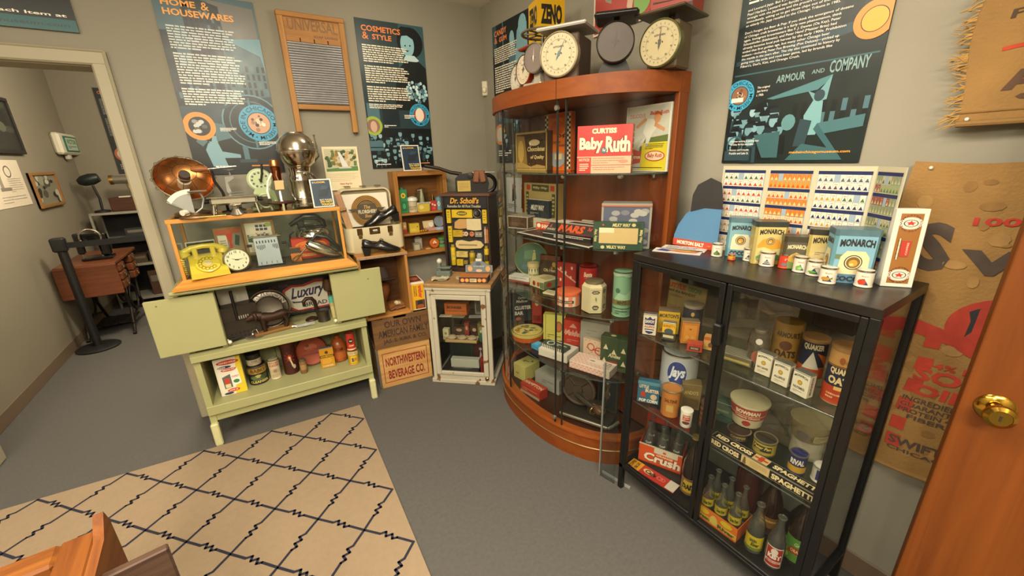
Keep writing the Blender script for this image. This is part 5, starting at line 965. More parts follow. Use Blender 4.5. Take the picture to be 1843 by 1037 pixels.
t = thing('lipstick', 'slim brass lipstick tube behind the red box in the wall box', 'lipstick', (1.19, 3.0, Z1)); MB().lathe([(.011, 0), (.011, .07), (.009, .072), (.009, .12), (.0001, .121)], 14).build('tube', mt('#b89a58', .25, 1), t); MB().lathe([(.0115, .03), (.0115, .034)], 14).build('band', mt('#4a3a20', .4), t)
carton('rouge_box', 'small red patterned box in the wooden wall box', 'box', 1.175, 2.945, Z1, .048, .035, .075, -10, '#a3281c', front=[('e', .3, .65, .14, .1, '#d9b8a0', 10), ('e', .65, .55, .16, .1, '#e0c8b0', 10), ('e', .5, .25, .2, .12, '#c94a36', 10)])
can('talc_can', 'pale blue can with a white diamond in the wooden wall box', 'can', 1.225, 2.965, Z1, .026, .1, '#5f8f9c', [('p', [(.35, .5), (.5, .75), (.65, .5), (.5, .25)], '#c8d2cc'), ('e', .5, .5, .08, .1, '#8aa8a8', 14)], lidc='#6a94a0')
carton('pill_box', 'small cream and red box at the edge of the middle wall box shelf', 'box', .932, 2.95, Z2, .03, .04, .085, 0, '#b58a54', front=[('r', 0, 0, 1, .4, '#9c3a24'), ('e', .5, .65, .25, .12, '#d8c090', 12)])
carton('talc_box', 'square yellow box on the middle shelf of the wall box', 'box', 1.005, 2.945, Z2, .075, .05, .07, -6, '#bfa52a', front=[('e', .8, .65, .06, .06, '#3a3420', 10), ('r', .1, .15, .65, .5, '#cdb640')])
t = thing('bead_bracelet', 'gold bead bracelet on the middle shelf of the wall box', 'bracelet', (1.075, 2.95, Z2)); b = MB()
for k in range(14): b.ball((.032 * math.cos(k * .449), .018 * math.sin(k * .449), .008), .0075, 10)
b.build('beads', mt('#b98a2a', .25, .9), t)['kind'] = 'stuff'
t = carton('compact_set', 'open pink gift box with a round puff in the wall box', 'box', 1.145, 2.95, Z2, .092, .05, .02, 4, '#b98878', top=[('e', .35, .5, .25, .35, '#d9b8a4', 16)]); l_ = MB().at((0, .05, .018), (-14, 0, 0)).bx(-.046, .046, 0, .004, 0, .055, .001).build('lid', mt('#c8b48a', .6), t); MB().at((.015, .047, .04), (76, 0, 0)).lathe([(.022, 0), (.02, .006), (.0001, .007)], 20).build('puff', mt('#d8cfc0', .7), t)
t = thing('powder_compact', 'open pale blue powder compact in the wooden wall box', 'compact', (1.222, 2.955, Z2)); BLU = mt('#9aa8b8', .3)
MB().lathe([(.043, 0), (.046, .004), (.045, .02), (.04, .022), (.0001, .02)], 28, sy=.7).build('base', BLU, t); MB().at((0, .03, .06), (74, 0, 0)).lathe([(.04, 0), (.043, .003), (.042, .008), (.034, .006), (.0001, .009)], 28).build('lid', mt('#8f9ba6', .2, .3), t)
carton('perfume_flask', 'square cloudy glass flask on the bottom of the wall box', 'flask', 1.01, 2.945, Z3, .055, .035, .06, 0, '#8b8472', front=[('r', .15, .12, .85, .75, '#b3a98a')], m=.1, r=.2)
t = carton('perfume_flask', 'taller pale flask with a stopper behind the cloudy flask', 'flask', 1.04, 2.985, Z3, .055, .035, .085, 0, '#9d9c92', r=.2); MB().at((0, .018, .085)).lathe([(.022, 0), (.024, .008), (.02, .014), (.0001, .015)], 16).build('stopper', mt('#7d7668', .3), t)
t = tag(MB().lathe([(.022, 0), (.025, .004), (.018, .009), (.0001, .011)], 20).build('powder_puff', mt('#b88a5c', .8, 0, .1, 30), loc=(1.098, 2.945, Z3)), 'flat peach powder puff on the bottom of the wall box', 'puff'); MB().at((0, 0, .01)).ring((0, 0, 0), .006, .0015).build('loop', mt('#a06a44', .8), t)
t = thing('rouge_tin', 'round orange tin standing on edge in the wall box', 'tin', (1.155, 2.955, Z3)); MB().at((0, 0, .038), (80, 0, 0)).lathe([(.036, -.012), (.038, -.01), (.038, .008), (.034, .011), (.0001, .011)], 28).build('body', mt('#b9581c', .4), t); MB().prt([('e', .5, .7, .1, .1, '#e0d0b0', 12), ('e', .38, .55, .1, .1, '#d9c8a8', 12), ('e', .62, .55, .1, .1, '#d9c8a8', 12), ('r', .36, .34, .64, .44, '#7a3414')], clockF(.036, (0, 0, .038), 80, .0112)).build('print', PRINT(), t)
can('cream_jar', 'green cream jar with a black label in the wooden wall box', 'jar', 1.228, 2.97, Z3, .035, .075, '#4f8a4a', [('r', .3, .3, .7, .85, '#26301f'), ('l', .34, .4, .66, .75, 4, '#9ab08a', 5)], lidc='#5b9454')
# ---------------------------------------------------------------- white vintage cabinet across the corner
WC = wood('#a39d8a', '#b8b29e', 2, .6, 1, 0, '#6b4c30'); WCH = wood('#a39d8a', '#b8b29e', 0, .6, 1, 0, '#6b4c30')
CO, CR_ = (1.084, 2.424, 0), -42
t = thing('white_cabinet', 'chipped white wooden cabinet with a glass door in the room corner', 'cabinet', CO, CR_)
w2 = .2295
MB().bx(-w2 - .012, w2 + .012, -.012, .52, .752, .777, .004).build('top_board', wood('#8a6844', '#a5845a', 0, .6, 1, 0, '#b5ad98'), t)
MB().bx(-w2 - .006, w2 + .006, -.006, .5, .73, .754, .003).build('cornice', WCH, t)
for s_ in (-1, 1): MB().bx(s_ * w2 - (.03 if s_ > 0 else 0), s_ * w2 + (.03 if s_ < 0 else 0), 0, .03, .03, .732, .003).build('front_post', WC, t); MB().bx(s_ * w2 - (.03 if s_ > 0 else 0), s_ * w2 + (.03 if s_ < 0 else 0), .46, .49, .03, .732, .003).build('back_post', WC, t)
MB().bx(-w2 + .03, w2 - .03, 0, .03, .03, .07, .003).build('bottom_rail', WCH, t); MB().bx(-w2 + .03, w2 - .03, 0, .03, .70, .732, .003).build('top_rail', WCH, t)
MB().bx(-w2 - .012, w2 + .012, -.012, .5, 0, .032, .004).build('plinth', WCH, t)
MB().bx(-w2 + .002, w2 - .002, .48, .488, .03, .732).build('back_panel', mt('#1c1a16', .8), t); MB().bx(-w2 + .03, w2 - .03, .03, .48, .032, .05).build('floor_board', mt('#1f1c18', .8), t)
for s_ in (-1, 1): MB().bx(s_ * (w2 - .01) - .002, s_ * (w2 - .01) + .002, .03, .46, .04, .732).build('side_pane', glass((.35, .36, .35), 1.2, .03), t)
d = thing('door', '', '', (0, 0, 0)); 
for k in ('label', 'category'): del d[k]
d.parent = t
for s_ in (-1, 1): MB().bx(s_ * (w2 - .032) - (.035 if s_ > 0 else 0), s_ * (w2 - .032) + (.035 if s_ < 0 else 0), -.012, .006, .072, .698, .003).build('door_stile', WC, d)
MB().bx(-w2 + .067, w2 - .067, -.012, .006, .072, .1, .003).build('door_rail', WCH, d); MB().bx(-w2 + .067, w2 - .067, -.012, .006, .665, .698, .003).build('door_rail', WCH, d)
MB().bx(-w2 + .06, w2 - .06, -.004, -.001, .09, .67).build('door_pane', glass((.93, .94, .92), 1.1), d)
MB().at((w2 - .045, -.014, .06), (90, 0, 0)).lathe([(.014, 0), (.014, .006), (.006, .012), (.008, .02), (.0001, .022)], 16).build('brass_latch', mt('#8a6a3a', .3, .9, .3, 40), d)
for z_ in (.505, .313): MB().bx(-w2 + .03, w2 - .03, .04, .45, z_, z_ + .005).build('glass_shelf', glass((.88, .92, .9), 1.2, key='s'), t)
C1, C2, C3 = .5105, .3185, .0505
def inc(x, y, z): p = loc(CO, CR_, x, y, z); return p
def ic(name, label, cat, x, y, z, w, d, h, col, rz=0, **k): p = inc(x, y, z); return carton(name, label, cat, p[0], p[1], p[2], w, d, h, CR_ + rz, col, **k)
o = ic('cash_box', 'orange box lettered Bonner on the upper shelf of the white cabinet', 'box', -.05, .08, C1 + .006, .165, .1, .085, '#b0581c', front=[('t', 'BONNER', .12, .55, .8, .8, '#2c1a10', .04), ('t', 'SINGLE HARNESS RAZORS', .06, .3, .95, .42, '#5c2c10', .02)])
ic('dark_carton', 'dark brown carton behind the orange box in the white cabinet', 'box', -.02, .22, C1, .2, .12, .12, '#3a281c', front=[('l', .1, .3, .9, .7, 3, '#5a4432', 4)])
ic('display_tin', 'grey framed tin standing on the upper shelf of the white cabinet', 'tin', .115, .12, C1, .06, .05, .115, '#5a5c54', front=[('b', .05, .05, .95, .95, .08, '#7d8078'), ('r', .2, .2, .8, .8, '#34362f')])
for i, (x_, y_, w_, h_, a_, c_, l_) in enumerate(((-.12, .055, .09, .045, 12, '#b9b49f', 'pale leaflet on the upper shelf of the white cabinet'), (-.03, .05, .1, .05, -4, '#7d805f', 'olive leaflet under the orange box in the white cabinet'), (.1, .06, .09, .05, 18, '#8d908a', 'grey leaflet beside the grey tin in the white cabinet'))): ic('leaflet', l_, 'leaflet', x_, y_ - .01, C1, w_, h_, .003, c_, a_ * .4, top=[('l', .1, .2, .9, .8, 3, '#6a6654', i)])
ic('cream_box', 'small cream box at the edge of the middle white cabinet shelf', 'box', -.135, .07, C2, .045, .04, .085, '#b5b08c', front=[('e', .5, .6, .2, .12, '#7a6a4c', 12), ('r', .15, .1, .85, .3, '#9c9470')])
p = inc(-.01, .06, C2); t = thing('ball_tray', 'wooden tray of three round pale balls in the white cabinet', 'tray', p, CR_)
MB().bx(-.12, .12, -.03, .05, 0, .006, .001).bx(-.12, .12, -.03, -.026, 0, .022).bx(-.12, .12, .046, .05, 0, .022).bx(-.12, -.116, -.03, .05, 0, .022).bx(.116, .12, -.03, .05, 0, .022).build('tray_body', wood('#a88a58', '#c0a472', 0), t)
for i, x_ in enumerate((-.075, 0, .075)): MB().at((x_, .01, .02)).lathe([(.001, -.012), (.03, -.006), (.035, .006), (.022, .018), (.0001, .022)], 20).build('ball', mt('#a3947a', .7, 0, .15, 30), t)
for i, (x_, w_, h_, c_, l_) in enumerate(((-.06, .09, .07, '#3c2c22', 'dark brown book behind the ball tray'), (.0, .035, .1, '#8a2f2a', 'small pink and red tin behind the ball tray'), (.06, .06, .08, '#3a2218', 'maroon box behind the ball tray'), (.11, .05, .1, '#7a7a2c', 'olive tin behind the ball tray'))): ic('small_tin', l_, 'tin', x_, .16, C2, w_, .05, h_, c_, front=[('e', .5, .6, .25, .18, '#b59a7a', 12)])
p = inc(.135, .075, C2); t = thing('oil_bottle', 'small green bottle with a pale stopper in the white cabinet', 'bottle', p); MB().lathe([(.016, 0), (.02, .01), (.02, .04), (.01, .055), (.01, .065)], 16).build('glass_body', mt('#2c5a4c', .15, 0, .1), t); MB().ball((0, 0, .075), .013, 12).build('stopper', mt('#a9b8a4', .3), t)
ic('record_book', 'large dark green book at the bottom of the white cabinet', 'book', -.06, .2, C3, .2, .04, .21, '#1d2a20', front=[('b', .1, .2, .9, .9, .02, '#33443a')])
ic('game_card', 'dark red case with a white figure shape in the white cabinet', 'case', .1, .18, C3, .12, .04, .24, '#4c1616', front=[('e', .45, .62, .1, .05, '#b9b4a8', 12), ('p', [(.35, .28), (.45, .58), (.58, .3)], '#b9b4a8'), ('r', .05, .05, .08, .95, '#2c0c0c')])
ic('white_carton', 'long white carton on the cabinet floor behind the glass door', 'box', -.01, .09, C3 + .03, .22, .05, .07, '#aeb0a4', front=[('r', .02, .05, .98, .1, '#8d8f84')])
ic('black_case', 'flat black case under the long white carton', 'case', -.01, .05, C3, .23, .1, .029, '#171615', top=[('l', .1, .2, .9, .8, 2, '#6a665c', 8)])
ic('red_box', 'red box at the cabinet floor beside the white carton', 'box', .135, .075, C3, .04, .06, .12, '#8a1d18', front=[('r', .2, .2, .8, .8, '#6c1410')])
p = inc(-.06, .03, C3); t = thing('scissors', 'steel scissors lying at the front of the white cabinet floor', 'scissors', p, CR_ - 6); MB().tube([(-.08, .0, .004), (0, 0, .006), (.09, .006, .004)], [.002, .004, .001]).tube([(-.08, .012, .004), (0, 0, .008), (.09, -.006, .004)], [.002, .004, .001]).build('blade', GM, t); MB().ring((-.1, -.004, .005), .02, .003).ring((-.1, .026, .005), .02, .003).build('handle', mt(*BLACK), t)
# things on the cabinet top
TZ = .778
def on(name, label, cat, x, y, z, w, d, h, col, rz=0, **k): return ic(name, label, cat, x, y, z, w, d, h, col, rz, **k)
t = thing('iron_press', 'small grey green cast tool with a white ball on the cabinet top', 'tool', inc(-.155, .2, TZ), CR_); GGM = mt('#6f7d74', .45, .3, .15, 20)
MB().bx(-.055, .055, -.03, .03, 0, .04, .004).bx(-.045, .055, -.02, .02, .055, .07, .004).bx(-.045, -.02, -.015, .015, .03, .1, .004).build('body', GGM, t); MB().ball((-.03, 0, .11), .02).build('white_ball', mt('#c8c6b8', .4), t)
t = thing('paper_note', 'crumpled cream paper note on the white cabinet top', 'paper', inc(-.15, .095, TZ), CR_ + 20); b = MB(); g = random.Random(4); n = 7; b.add([(-.06 + .12 * i / 6 + g.uniform(-.004, .004), -.035 + .07 * j / 6, .004 + .012 * abs(math.sin(i * 1.3 + j)) + g.uniform(0, .004)) for j in range(n) for i in range(n)], [(j * n + i, j * n + i + 1, (j + 1) * n + i + 1, (j + 1) * n + i) for j in range(6) for i in range(6)]); b.build('sheet', mt('#b9b195', .8, 0, .15, 25), t)
MB().bx(-.02, .045, -.045, -.015, .001, .012, .004).build('folded_bill', mt('#7d7d5c', .8, 0, .2, 40), t)
t = thing('tape_spool', 'small cream coin tape spool on the cabinet top', 'spool', inc(-.015, .13, TZ)); MB().lathe([(.03, 0), (.032, .003), (.032, .008), (.026, .01), (.0001, .009)], 24).build('spool', mt('#b3a582', .5), t); MB().lathe([(.01, .0091), (.01, .012), (.0001, .012)], 14).build('hub', mt('#6a5a40', .5), t)
o = on('polish_box', 'orange topped box printed with round fruit medallions on the cabinet top', 'box', .11, .03, TZ, .2, .1, .042, '#3c332a', 2, top=[('r', 0, 0, 1, 1, '#b9703a'), ('l', .05, .1, .95, .9, 5, '#8a4a20', 9, .2)], front=[('r', .0, 0, 1, 1, '#332c25')] + [('e', x_, .5, .075, .34, '#c9743c', 18) for x_ in (.12, .28, .72, .88)] + [('e', x_, .5, .05, .22, '#dca05c', 14) for x_ in (.12, .28, .72, .88)] + [('r', .38, .2, .62, .8, '#cbb88a'), ('l', .4, .3, .6, .7, 2, '#6a4a2a', 10)])
o = on('sample_box', 'open sample box with a blue grey decorated lid on the cabinet top', 'box', .11, .15, TZ, .2, .06, .03, '#7d7468', 2, top=[('r', .05, .1, .95, .9, '#4b463c')])
b = MB(); b.prism([(-.1, 0), (.1, 0), (.1, .05), (.06, .055), (.035, .075), (.02, .08), (.02, .1), (-.025, .1), (-.025, .08), (-.04, .075), (-.06, .055), (-.1, .05)], 0, .004); b.v = [(q[0], .062 + q[2] + q[1] * .15, .028 + q[1]) for q in b.v]; ld_ = b.build('lid', mt('#69747a', .5), o)
MB().prt([('e', .17, .25, .09, .2, '#cf9a58', 18), ('e', .83, .25, .09, .2, '#cf9a58', 18), ('e', .5, .12, .12, .1, '#d0b08a', 18), ('e', .48, .6, .1, .14, '#4a546c', 18), ('r', .38, .8, .6, .98, '#d0cab8'), ('t', 'KOSTENZ', .3, .38, .7, .46, '#c9c2ae', .02), ('b', .01, .02, .99, .48, .008, '#c4bca6')], lambda u, v, k: (-.1 + .2 * u, .0615 + .015 * v - .0005 * k, .028 + .1 * v)).build('print', PRINT(), ld_)
# ---------------------------------------------------------------- foot care display cabinet
DO, DR = (1.292, 2.648, TZ), -46
t = thing('remedy_cabinet', 'dark wooden display cabinet of yellow foot remedy packets', 'display cabinet', DO, DR)
DK = wood('#2c201a', '#40302a', 2, .5); DKH = wood('#2c201a', '#40302a', 0, .5)
for s_ in (-1, 1): MB().bx(s_ * .18 - (.016 if s_ > 0 else 0), s_ * .18 + (.016 if s_ < 0 else 0), 0, .22, 0, .565, .003).build('side_panel', DK, t)
MB().bx(-.19, .19, -.008, .23, .562, .582, .004).build('top_board', wood('#4a342a', '#664a3c', 0, .5), t); MB().bx(-.164, .164, 0, .22, 0, .03, .003).build('bottom_rail', DKH, t)
MB().bx(-.164, .164, .035, .045, .03, .562).build('back_panel', mt('#1d2022', .6, 0, .3, 12), t); MB().bx(-.164, .164, .2, .22, .03, .562).build('rear_panel', DK, t)
h = MB().bx(-.164, .164, .004, .014, .475, .562, .002).build('header_board', mt('#16181c', .4), t)
MB().prt([('t', 'Dr. Scholl’s', .15, .42, .82, .9, '#d49a2a', .03, .25), ('t', 'Remedies for All Foot Troubles', .08, .1, .86, .32, '#b5ab98', .02, .2)], flat(-.164, .0036, .475, (.328, 0, 0), (0, 0, .087), (0, -1, 0)), asp=3.8).build('lettering', PRINT(), h)
YB1, YB2 = '#c4a81c', '#b3951a'
it = [(238, 405, 268, 500, YB1, 'remedy_packet', 'tall yellow packet beside the header corner of the remedy cabinet, above two more'), (280, 405, 425, 462, YB1, 'remedy_box', 'widest yellow box with an oval emblem under the remedy header'), (500, 405, 530, 500, YB1, 'remedy_packet', 'tall yellow packet above the pink tube in the remedy cabinet'), (242, 522, 270, 637, YB1, 'remedy_packet', 'tall yellow packet above the yellow bottle and below another packet'), (278, 550, 348, 597, YB2, 'remedy_box', 'yellow box beside the two small rings in the remedy cabinet'), (292, 703, 375, 745, '#c0ab62', 'remedy_box', 'tan oblong box under the pale insole'), (292, 762, 337, 808, YB1, 'remedy_box', 'small square yellow box under the tan oblong box'), (345, 770, 372, 797, '#8a743a', 'remedy_box', 'smallest brown box in the bottom row of the remedy cabinet')]
for i, (x0, y0, x1, y1, c_, nm, lb) in enumerate(it):
    w_, h_ = (x1 - x0) * .00109, (y1 - y0) * .00105; p = loc(DO, DR, ((x0 + x1) / 2 - 383) * .00109 * .97, .012, (850 - y1) * .00105)
    carton(nm, lb, 'packet', p[0], p[1], p[2], w_, .022, h_, DR, c_, front=[('r', .1, .1, .9, .9, c_)] + ([('e', .5, .55, .26, .28, '#5c4c1a', 20), ('t', "SCHOLL'S", .3, .45, .7, .65, '#d8c24a', .03)] if i == 1 else [('l', .2, .2, .8, .7, 3, '#6a5814', i, .3), ('e', .5, .82, .25, .06, '#8a7018', 12)]))
def dp(x, y): return loc(DO, DR, (x - 383) * .00106, .03, (850 - y) * .00105)
for i, (x, y0, y1, r_, c_, cc, lb) in enumerate(((263, 806, 655, .019, YB1, '#a08a2a', 'tall yellow bottle in the corner of the remedy cabinet beside the small square box'), (406, 803, 697, .022, YB2, '#7d7040', 'yellow canister in the middle of the bottom row of the remedy cabinet'), (513, 810, 660, .018, YB1, '#a08a2a', 'tall yellow bottle with a dark band in the remedy cabinet'), (459, 790, 715, .022, '#9a9a90', '#b9b8ac', 'small glass jar with a yellow label in the remedy cabinet'), (511, 640, 525, .0095, '#c09a80', '#a8765c', 'slim pink tube in the remedy cabinet'), (527, 640, 530, .0055, '#c4762c', '#8a4c1c', 'thin orange tube beside the pink tube'))):
    p = dp(x, y0); h_ = (y0 - y1) * .00105; o = can('remedy_bottle', lb, 'bottle', p[0], p[1], p[2], r_, h_ * .86, c_, [('r', .2, .3, .8, .7, {0: '#cdb63a', 1: '#8a7a1c', 2: '#3a331a', 3: '#c4a81c'}.get(i, c_)), ('l', .28, .36, .72, .62, 3, '#5c4c14', i, .3)], rim=False); MB().lathe([(r_ * .7, h_ * .86), (r_ * .7, h_), (.0001, h_)], 16).build('cap', mt(cc, .4), o)
p = loc(DO, DR, -.0, .03, .33); t = thing('foot_bandage', 'tan and cream elastic foot bandage pinned in the remedy cabinet', 'bandage', p, DR); b = MB(); b.prism([(-.1, .0), (-.095, .045), (-.06, .068), (0, .068), (0, .0), (-.06, -.006)], 0, .008); b.v = [(q[0], q[2] - .01, q[1]) for q in b.v]; b.build('felt_pad', mt('#b58f58', .8, 0, .1, 30), t); b = MB(); b.prism([(-.002, -.008), (.06, -.016), (.11, -.01), (.108, .07), (0, .07)], 0, .012); b.v = [(q[0], q[2] - .014, q[1]) for q in b.v]; b.build('elastic_band', mt('#c8bb92', .9, 0, .1, 60, .5), t)
p = loc(DO, DR, .01, .03, .175); t = thing('arch_insole', 'pale leather arch insole pinned across the remedy cabinet', 'insole', p, DR); b = MB(); b.prism([(-.11, .035), (-.1, .06), (-.06, .066), (0, .055), (.05, .066), (.09, .058), (.112, .03), (.09, .008), (.04, .004), (-.02, .0), (-.08, .0), (-.105, .012)], 0, .009); b.v = [(q[0], q[2] - .012, q[1]) for q in b.v]; b.build('sole', mt('#c4b07a', .6, 0, .08, 20), t); MB().bx(-.085, .06, -.0135, -.0115, .025, .036, .002).build('metal_strip', mt('#a5987a', .35, .6), t)
for x, c_, lb in ((360, '#b5866a', 'small pale corn ring beside the yellow box'), (377, '#c9b090', 'cream corn ring in the middle of the remedy cabinet'), (419, '#c4683c', 'orange corn ring in the remedy cabinet')): p = dp(x, 574); t = tag(MB().ring((0, -.022, 0), .012 if x != 419 else .014, .0055, 'y', 18, 8).build('corn_ring', mt(c_, .7), loc=p, rot=(0, 0, DR)), lb, 'pad'); MB().bx(-.008, .008, -.018, -.016, -.008, .008).build('backing', mt('#8d8672', .7), t)
p = dp(467, 595); t = thing('corn_pads', 'grey card of two corn pads in the remedy cabinet', 'pads', p, DR); MB().bx(-.028, .028, -.022, -.018, 0, .04, .001).build('card', mt('#777568', .6), t)
for x_ in (-.013, .013): MB().at((x_, -.022, .02), (90, 0, 0)).lathe([(.008, 0), (.0001, .003)], 14).build('pad', mt('#a39a80', .8), t)
p = dp(461, 450); t = thing('metal_cup', 'dark round metal heel cup in the remedy cabinet', 'cup', p, DR); MB().at((0, -.0, .02), (75, 0, 0)).lathe([(.028, 0), (.03, .006), (.02, .014), (.0001, .012)], 22, sx=1.1).build('cup', mt('#33302c', .3, .8), t); MB().ring((0, -.01, .02), .03, .002, 'y').build('rim', GM, t)
# cast iron shoe clamp on top
t = thing('shoe_stretcher', 'black cast iron shoe stretching machine on the remedy cabinet', 'machine', loc(DO, DR, .04, .1, .5825), -30)
b = MB(); b.prism([(-.13, 0), (.1, 0), (.115, .06), (.1, .12), (.04, .145), (-.1, .13), (-.13, .1)], -.022, .022); b.v = [(q[0], q[2], q[1]) for q in b.v]; b.build('body', mt('#1b1817', .4, .4, .15, 20), t)
MB().tube([(-.08, 0, .13), (-.16, 0, .145), (-.24, 0, .175), (-.34, 0, .195)], [.014, .013, .012, .013], 10).build('long_lever', mt(*IRON), t)
MB().at((-.02, -.024, .12), (90, 0, 0)).lathe([(.022, 0), (.02, .01), (.0001, .012)], 18).build('pivot_bolt', mt('#2c2825', .4, .6), t)
MB().ring((.1, 0, .06), .06, .014, 'y', 24, 8).build('iron_jaw', mt('#171514', .35, .5), t)
for x_, r_ in ((.02, 8), (.075, -8)): MB().at((x_, -.028, .07), (0, r_, 0)).bx(-.022, .022, -.02, .03, 0, .085, .008).build('wooden_block', wood('#6a4028', '#8a5a3c', 2), t)
MB().cyl((.0, -.035, .14), (.16, -.035, .14), .005).build('threaded_rod', GM, t)
q = MB().bx(-.115, -.02, -.026, -.023, .01, .085, .001).build('yellow_plate', mt('#b59a48', .6), t); MB().prt([('l', .1, .15, .9, .85, 5, '#7d682a', 12, .3)], flat(-.115, -.0262, .01, (.095, 0, 0), (0, 0, .075), (0, -1, 0)), asp=1.2).build('print', PRINT(), q)
# ---------------------------------------------------------------- curved glass cabinet
CW = wood('#6a3210', '#7e4216', 0, .5, .5); PAN = wood('#5e2810', '#743818', 2, .38, .6, .15)
def dpoly(h, dep, n=36, e=2.2, x0=-1, x1=1):
    return [(h * t, -dep * max(0, 1 - abs(t) ** e) ** (1 / e)) for t in [x0 + (x1 - x0) * (.5 - .5 * math.cos(math.pi * i / n)) for i in range(n + 1)]]
CT0 = thing('curved_cabinet', 'tall curved glass cabinet with cherry wood base and crown along the wall', 'cabinet', (1.6, 1.75, 0), -90)
t = CT0
def dsolid(h, dep, z0, z1, yb=.012):
    p = dpoly(h, dep); return MB().prism(p + [(h, yb), (-h, yb)], z0, z1)
b_ = dsolid(.612, .418, .0, .152).build('base', CW, t); dsolid(.618, .424, .152, .166).build('base_lip', wood('#7d3c14', '#95501f', 0, .3, .5, .2), t)
dsolid(.57, .37, .1662, .1668, -.02).build('floor_board', wood('#2b170c', '#3a2012', 0, .3), t)
p = dpoly(.612, .42, 60); b = MB(); b.tube([(x, y - .0005, .088) for x, y in p], .0035, 6); b.build('brass_inlay', mt('#cdb88a', .3, .9), t)
cr = dsolid(.618, .424, 1.835, 1.912).build('crown', CW, t); MB().bx(.248, .2495, -.3985, -.38, 1.836, 1.911).build('crown_joint', mt('#3c1a0a', .6), cr)
MB().bx(-.605, .612, -.008, .012, .166, 1.835, .002).build('back_panel', PAN, t)
MB().bx(.592, .616, -.05, .013, .0, 1.914, .003).build('end_stile', wood('#6a3210', '#7e4216', 2, .5, .5), t)
CG = glass((.93, .95, .94), 1.0, .02, 'curved')
for x0, x1 in ((-1, -.335), (-.328, .405), (.48, 1)):
    p = dpoly(.606, .412, 26, 2.2, x0, x1); b = MB(); n = len(p)
    b.add([(x, y, .168) for x, y in p] + [(x, y, 1.834) for x, y in p], [(i, i + 1, n + i + 1, n + i) for i in range(n - 1)]); b.build('curved_pane', CG, t, ang=80)
p = dpoly(.606, .414, 4, 2.2, .405, .48); b = MB(); b.add([(x, y, .168) for x, y in p] + [(x, y, 1.834) for x, y in p], [(i, i + 1, 6 + i - 1 + 0, 5 + i) for i in range(4)]); b.build('curved_pane', CG, t)
def dy(x, dep=.412, h=.606): return -dep * max(0, 1 - abs(x / h) ** 2.2) ** (1 / 2.2)
for x in (-.202, .247, .29): MB().bx(x - .003, x + .003, dy(x) - .004, dy(x) + .004, .168, 1.834).build('pane_edge_and_glint', mt('#2b2c28', .2, .3), t)
for x in (-.56, -.6): MB().bx(x - .004, x + .004, dy(x) - .003, dy(x) + .005, .168, 1.834).build('pane_edge_and_glint', mt('#8d9088', .15, .6), t)  # silver strips modelled in place of reflections at the far pane end
for z_ in (1.80, .2): MB().at((.247, dy(.247) - .004, z_), (90, 0, 0)).lathe([(.011, -.006), (.013, 0), (.011, .008), (.0001, .01)], 16).build('hinge_knob', mt('#b9b6ae', .25, .9), t)
MB().bx(.295, .312, dy(.3) - .012, dy(.3) - .002, .42, .52, .003).build('lock', mt(*BLACK), t)
SG = glass((.86, .9, .87), 1.1, .03, 'shelf')
for z_ in (1.52, 1.18, .836, .49):
    q = dpoly(.58, .38, 24); s_ = MB().prism(q + [(.58, -.012), (-.58, -.012)], z_ - .008, z_).build('glass_shelf', SG, t)
    MB().tube([(x, y - .001, z_ - .004) for x, y in q], .0035, 5).build('shelf_edge', mt('#3d4a42', .15, .2), s_)
    for x in (-.5, -.2, .24, .48): MB().at((x, dy(x, .38, .58) + .012, z_ - .014), (90, 0, 0)).lathe([(.008, -.012), (.01, 0), (.008, .01), (.0001, .012)], 12).build('shelf_peg', mt('#c2bfb6', .25, .9), t)
    for x in (-.35, .1, .5): MB().bx(x - .007, x + .007, -.03, -.008, z_ - .03, z_ - .008, .003).build('shelf_bracket', mt('#9a978e', .3, .9), t)
A1, A2, A3, A4, A5 = 1.5205, 1.1805, .8365, .4905, .167
# shelf 1 ----
carton('chocolate_box', 'dark brown and gold chocolate box on the top curved shelf', 'box', 1.44, 2.03, A1, .30, .05, .215, -88, '#3a2412', front=[('b', .0, 0, 1, 1, .035, '#b0924c'), ('p', [(.05, .06), (.4, .06), (.36, .5), (.3, .9), (.05, .92)], '#8a6a34'), ('e', .18, .5, .1, .3, '#b5954c', 16), ('p', [(.05, .06), (.95, .06), (.95, .12), (.7, .16), (.5, .1), (.2, .22), (.05, .2)], '#a88a4a'), ('e', .62, .72, .17, .08, '#c9b68a', 16), ('t', 'Chocolates', .4, .5, .94, .62, '#cdb87c', .03, .2), ('t', 'of Quality', .5, .28, .92, .4, '#cdb87c', .03, .2)], gloss=True)
ck = []
for i in range(22):
    for j in range(2):
        for sd in (0, 1): ck.append(('r', sd * .86 + j * .06 + .005, .03 + i * .0427, sd * .86 + j * .06 + .065, .03 + (i + 1) * .0427, '#14202c' if (i + j) % 2 else '#d8cdb0'))
carton('checkered_box', 'orange candy box with a black and white checkered border', 'box', 1.49, 1.842, A1, .215, .03, .3, -88, '#c25a1c', front=[('r', 0, 0, 1, 1, '#c8601f')] + ck + [('e', .5, .5, .34, .46, '#cf6a26', 36), ('e', .5, .2, .3, .14, '#8d9390', 20), ('r', .4, .2, .68, .3, '#cdbb8a'), ('t', '5¢', .55, .56, .8, .66, '#3a2a1c', .03), ('t', 'CHICKEN', .3, .48, .62, .52, '#3a2a1c', .03), ('t', 'DINNER', .5, .42, .8, .46, '#3a2a1c', .03), ('e', .5, .75, .28, .12, '#b4521a', 20), ('r', .15, .92, .85, .98, '#a84a1a')])
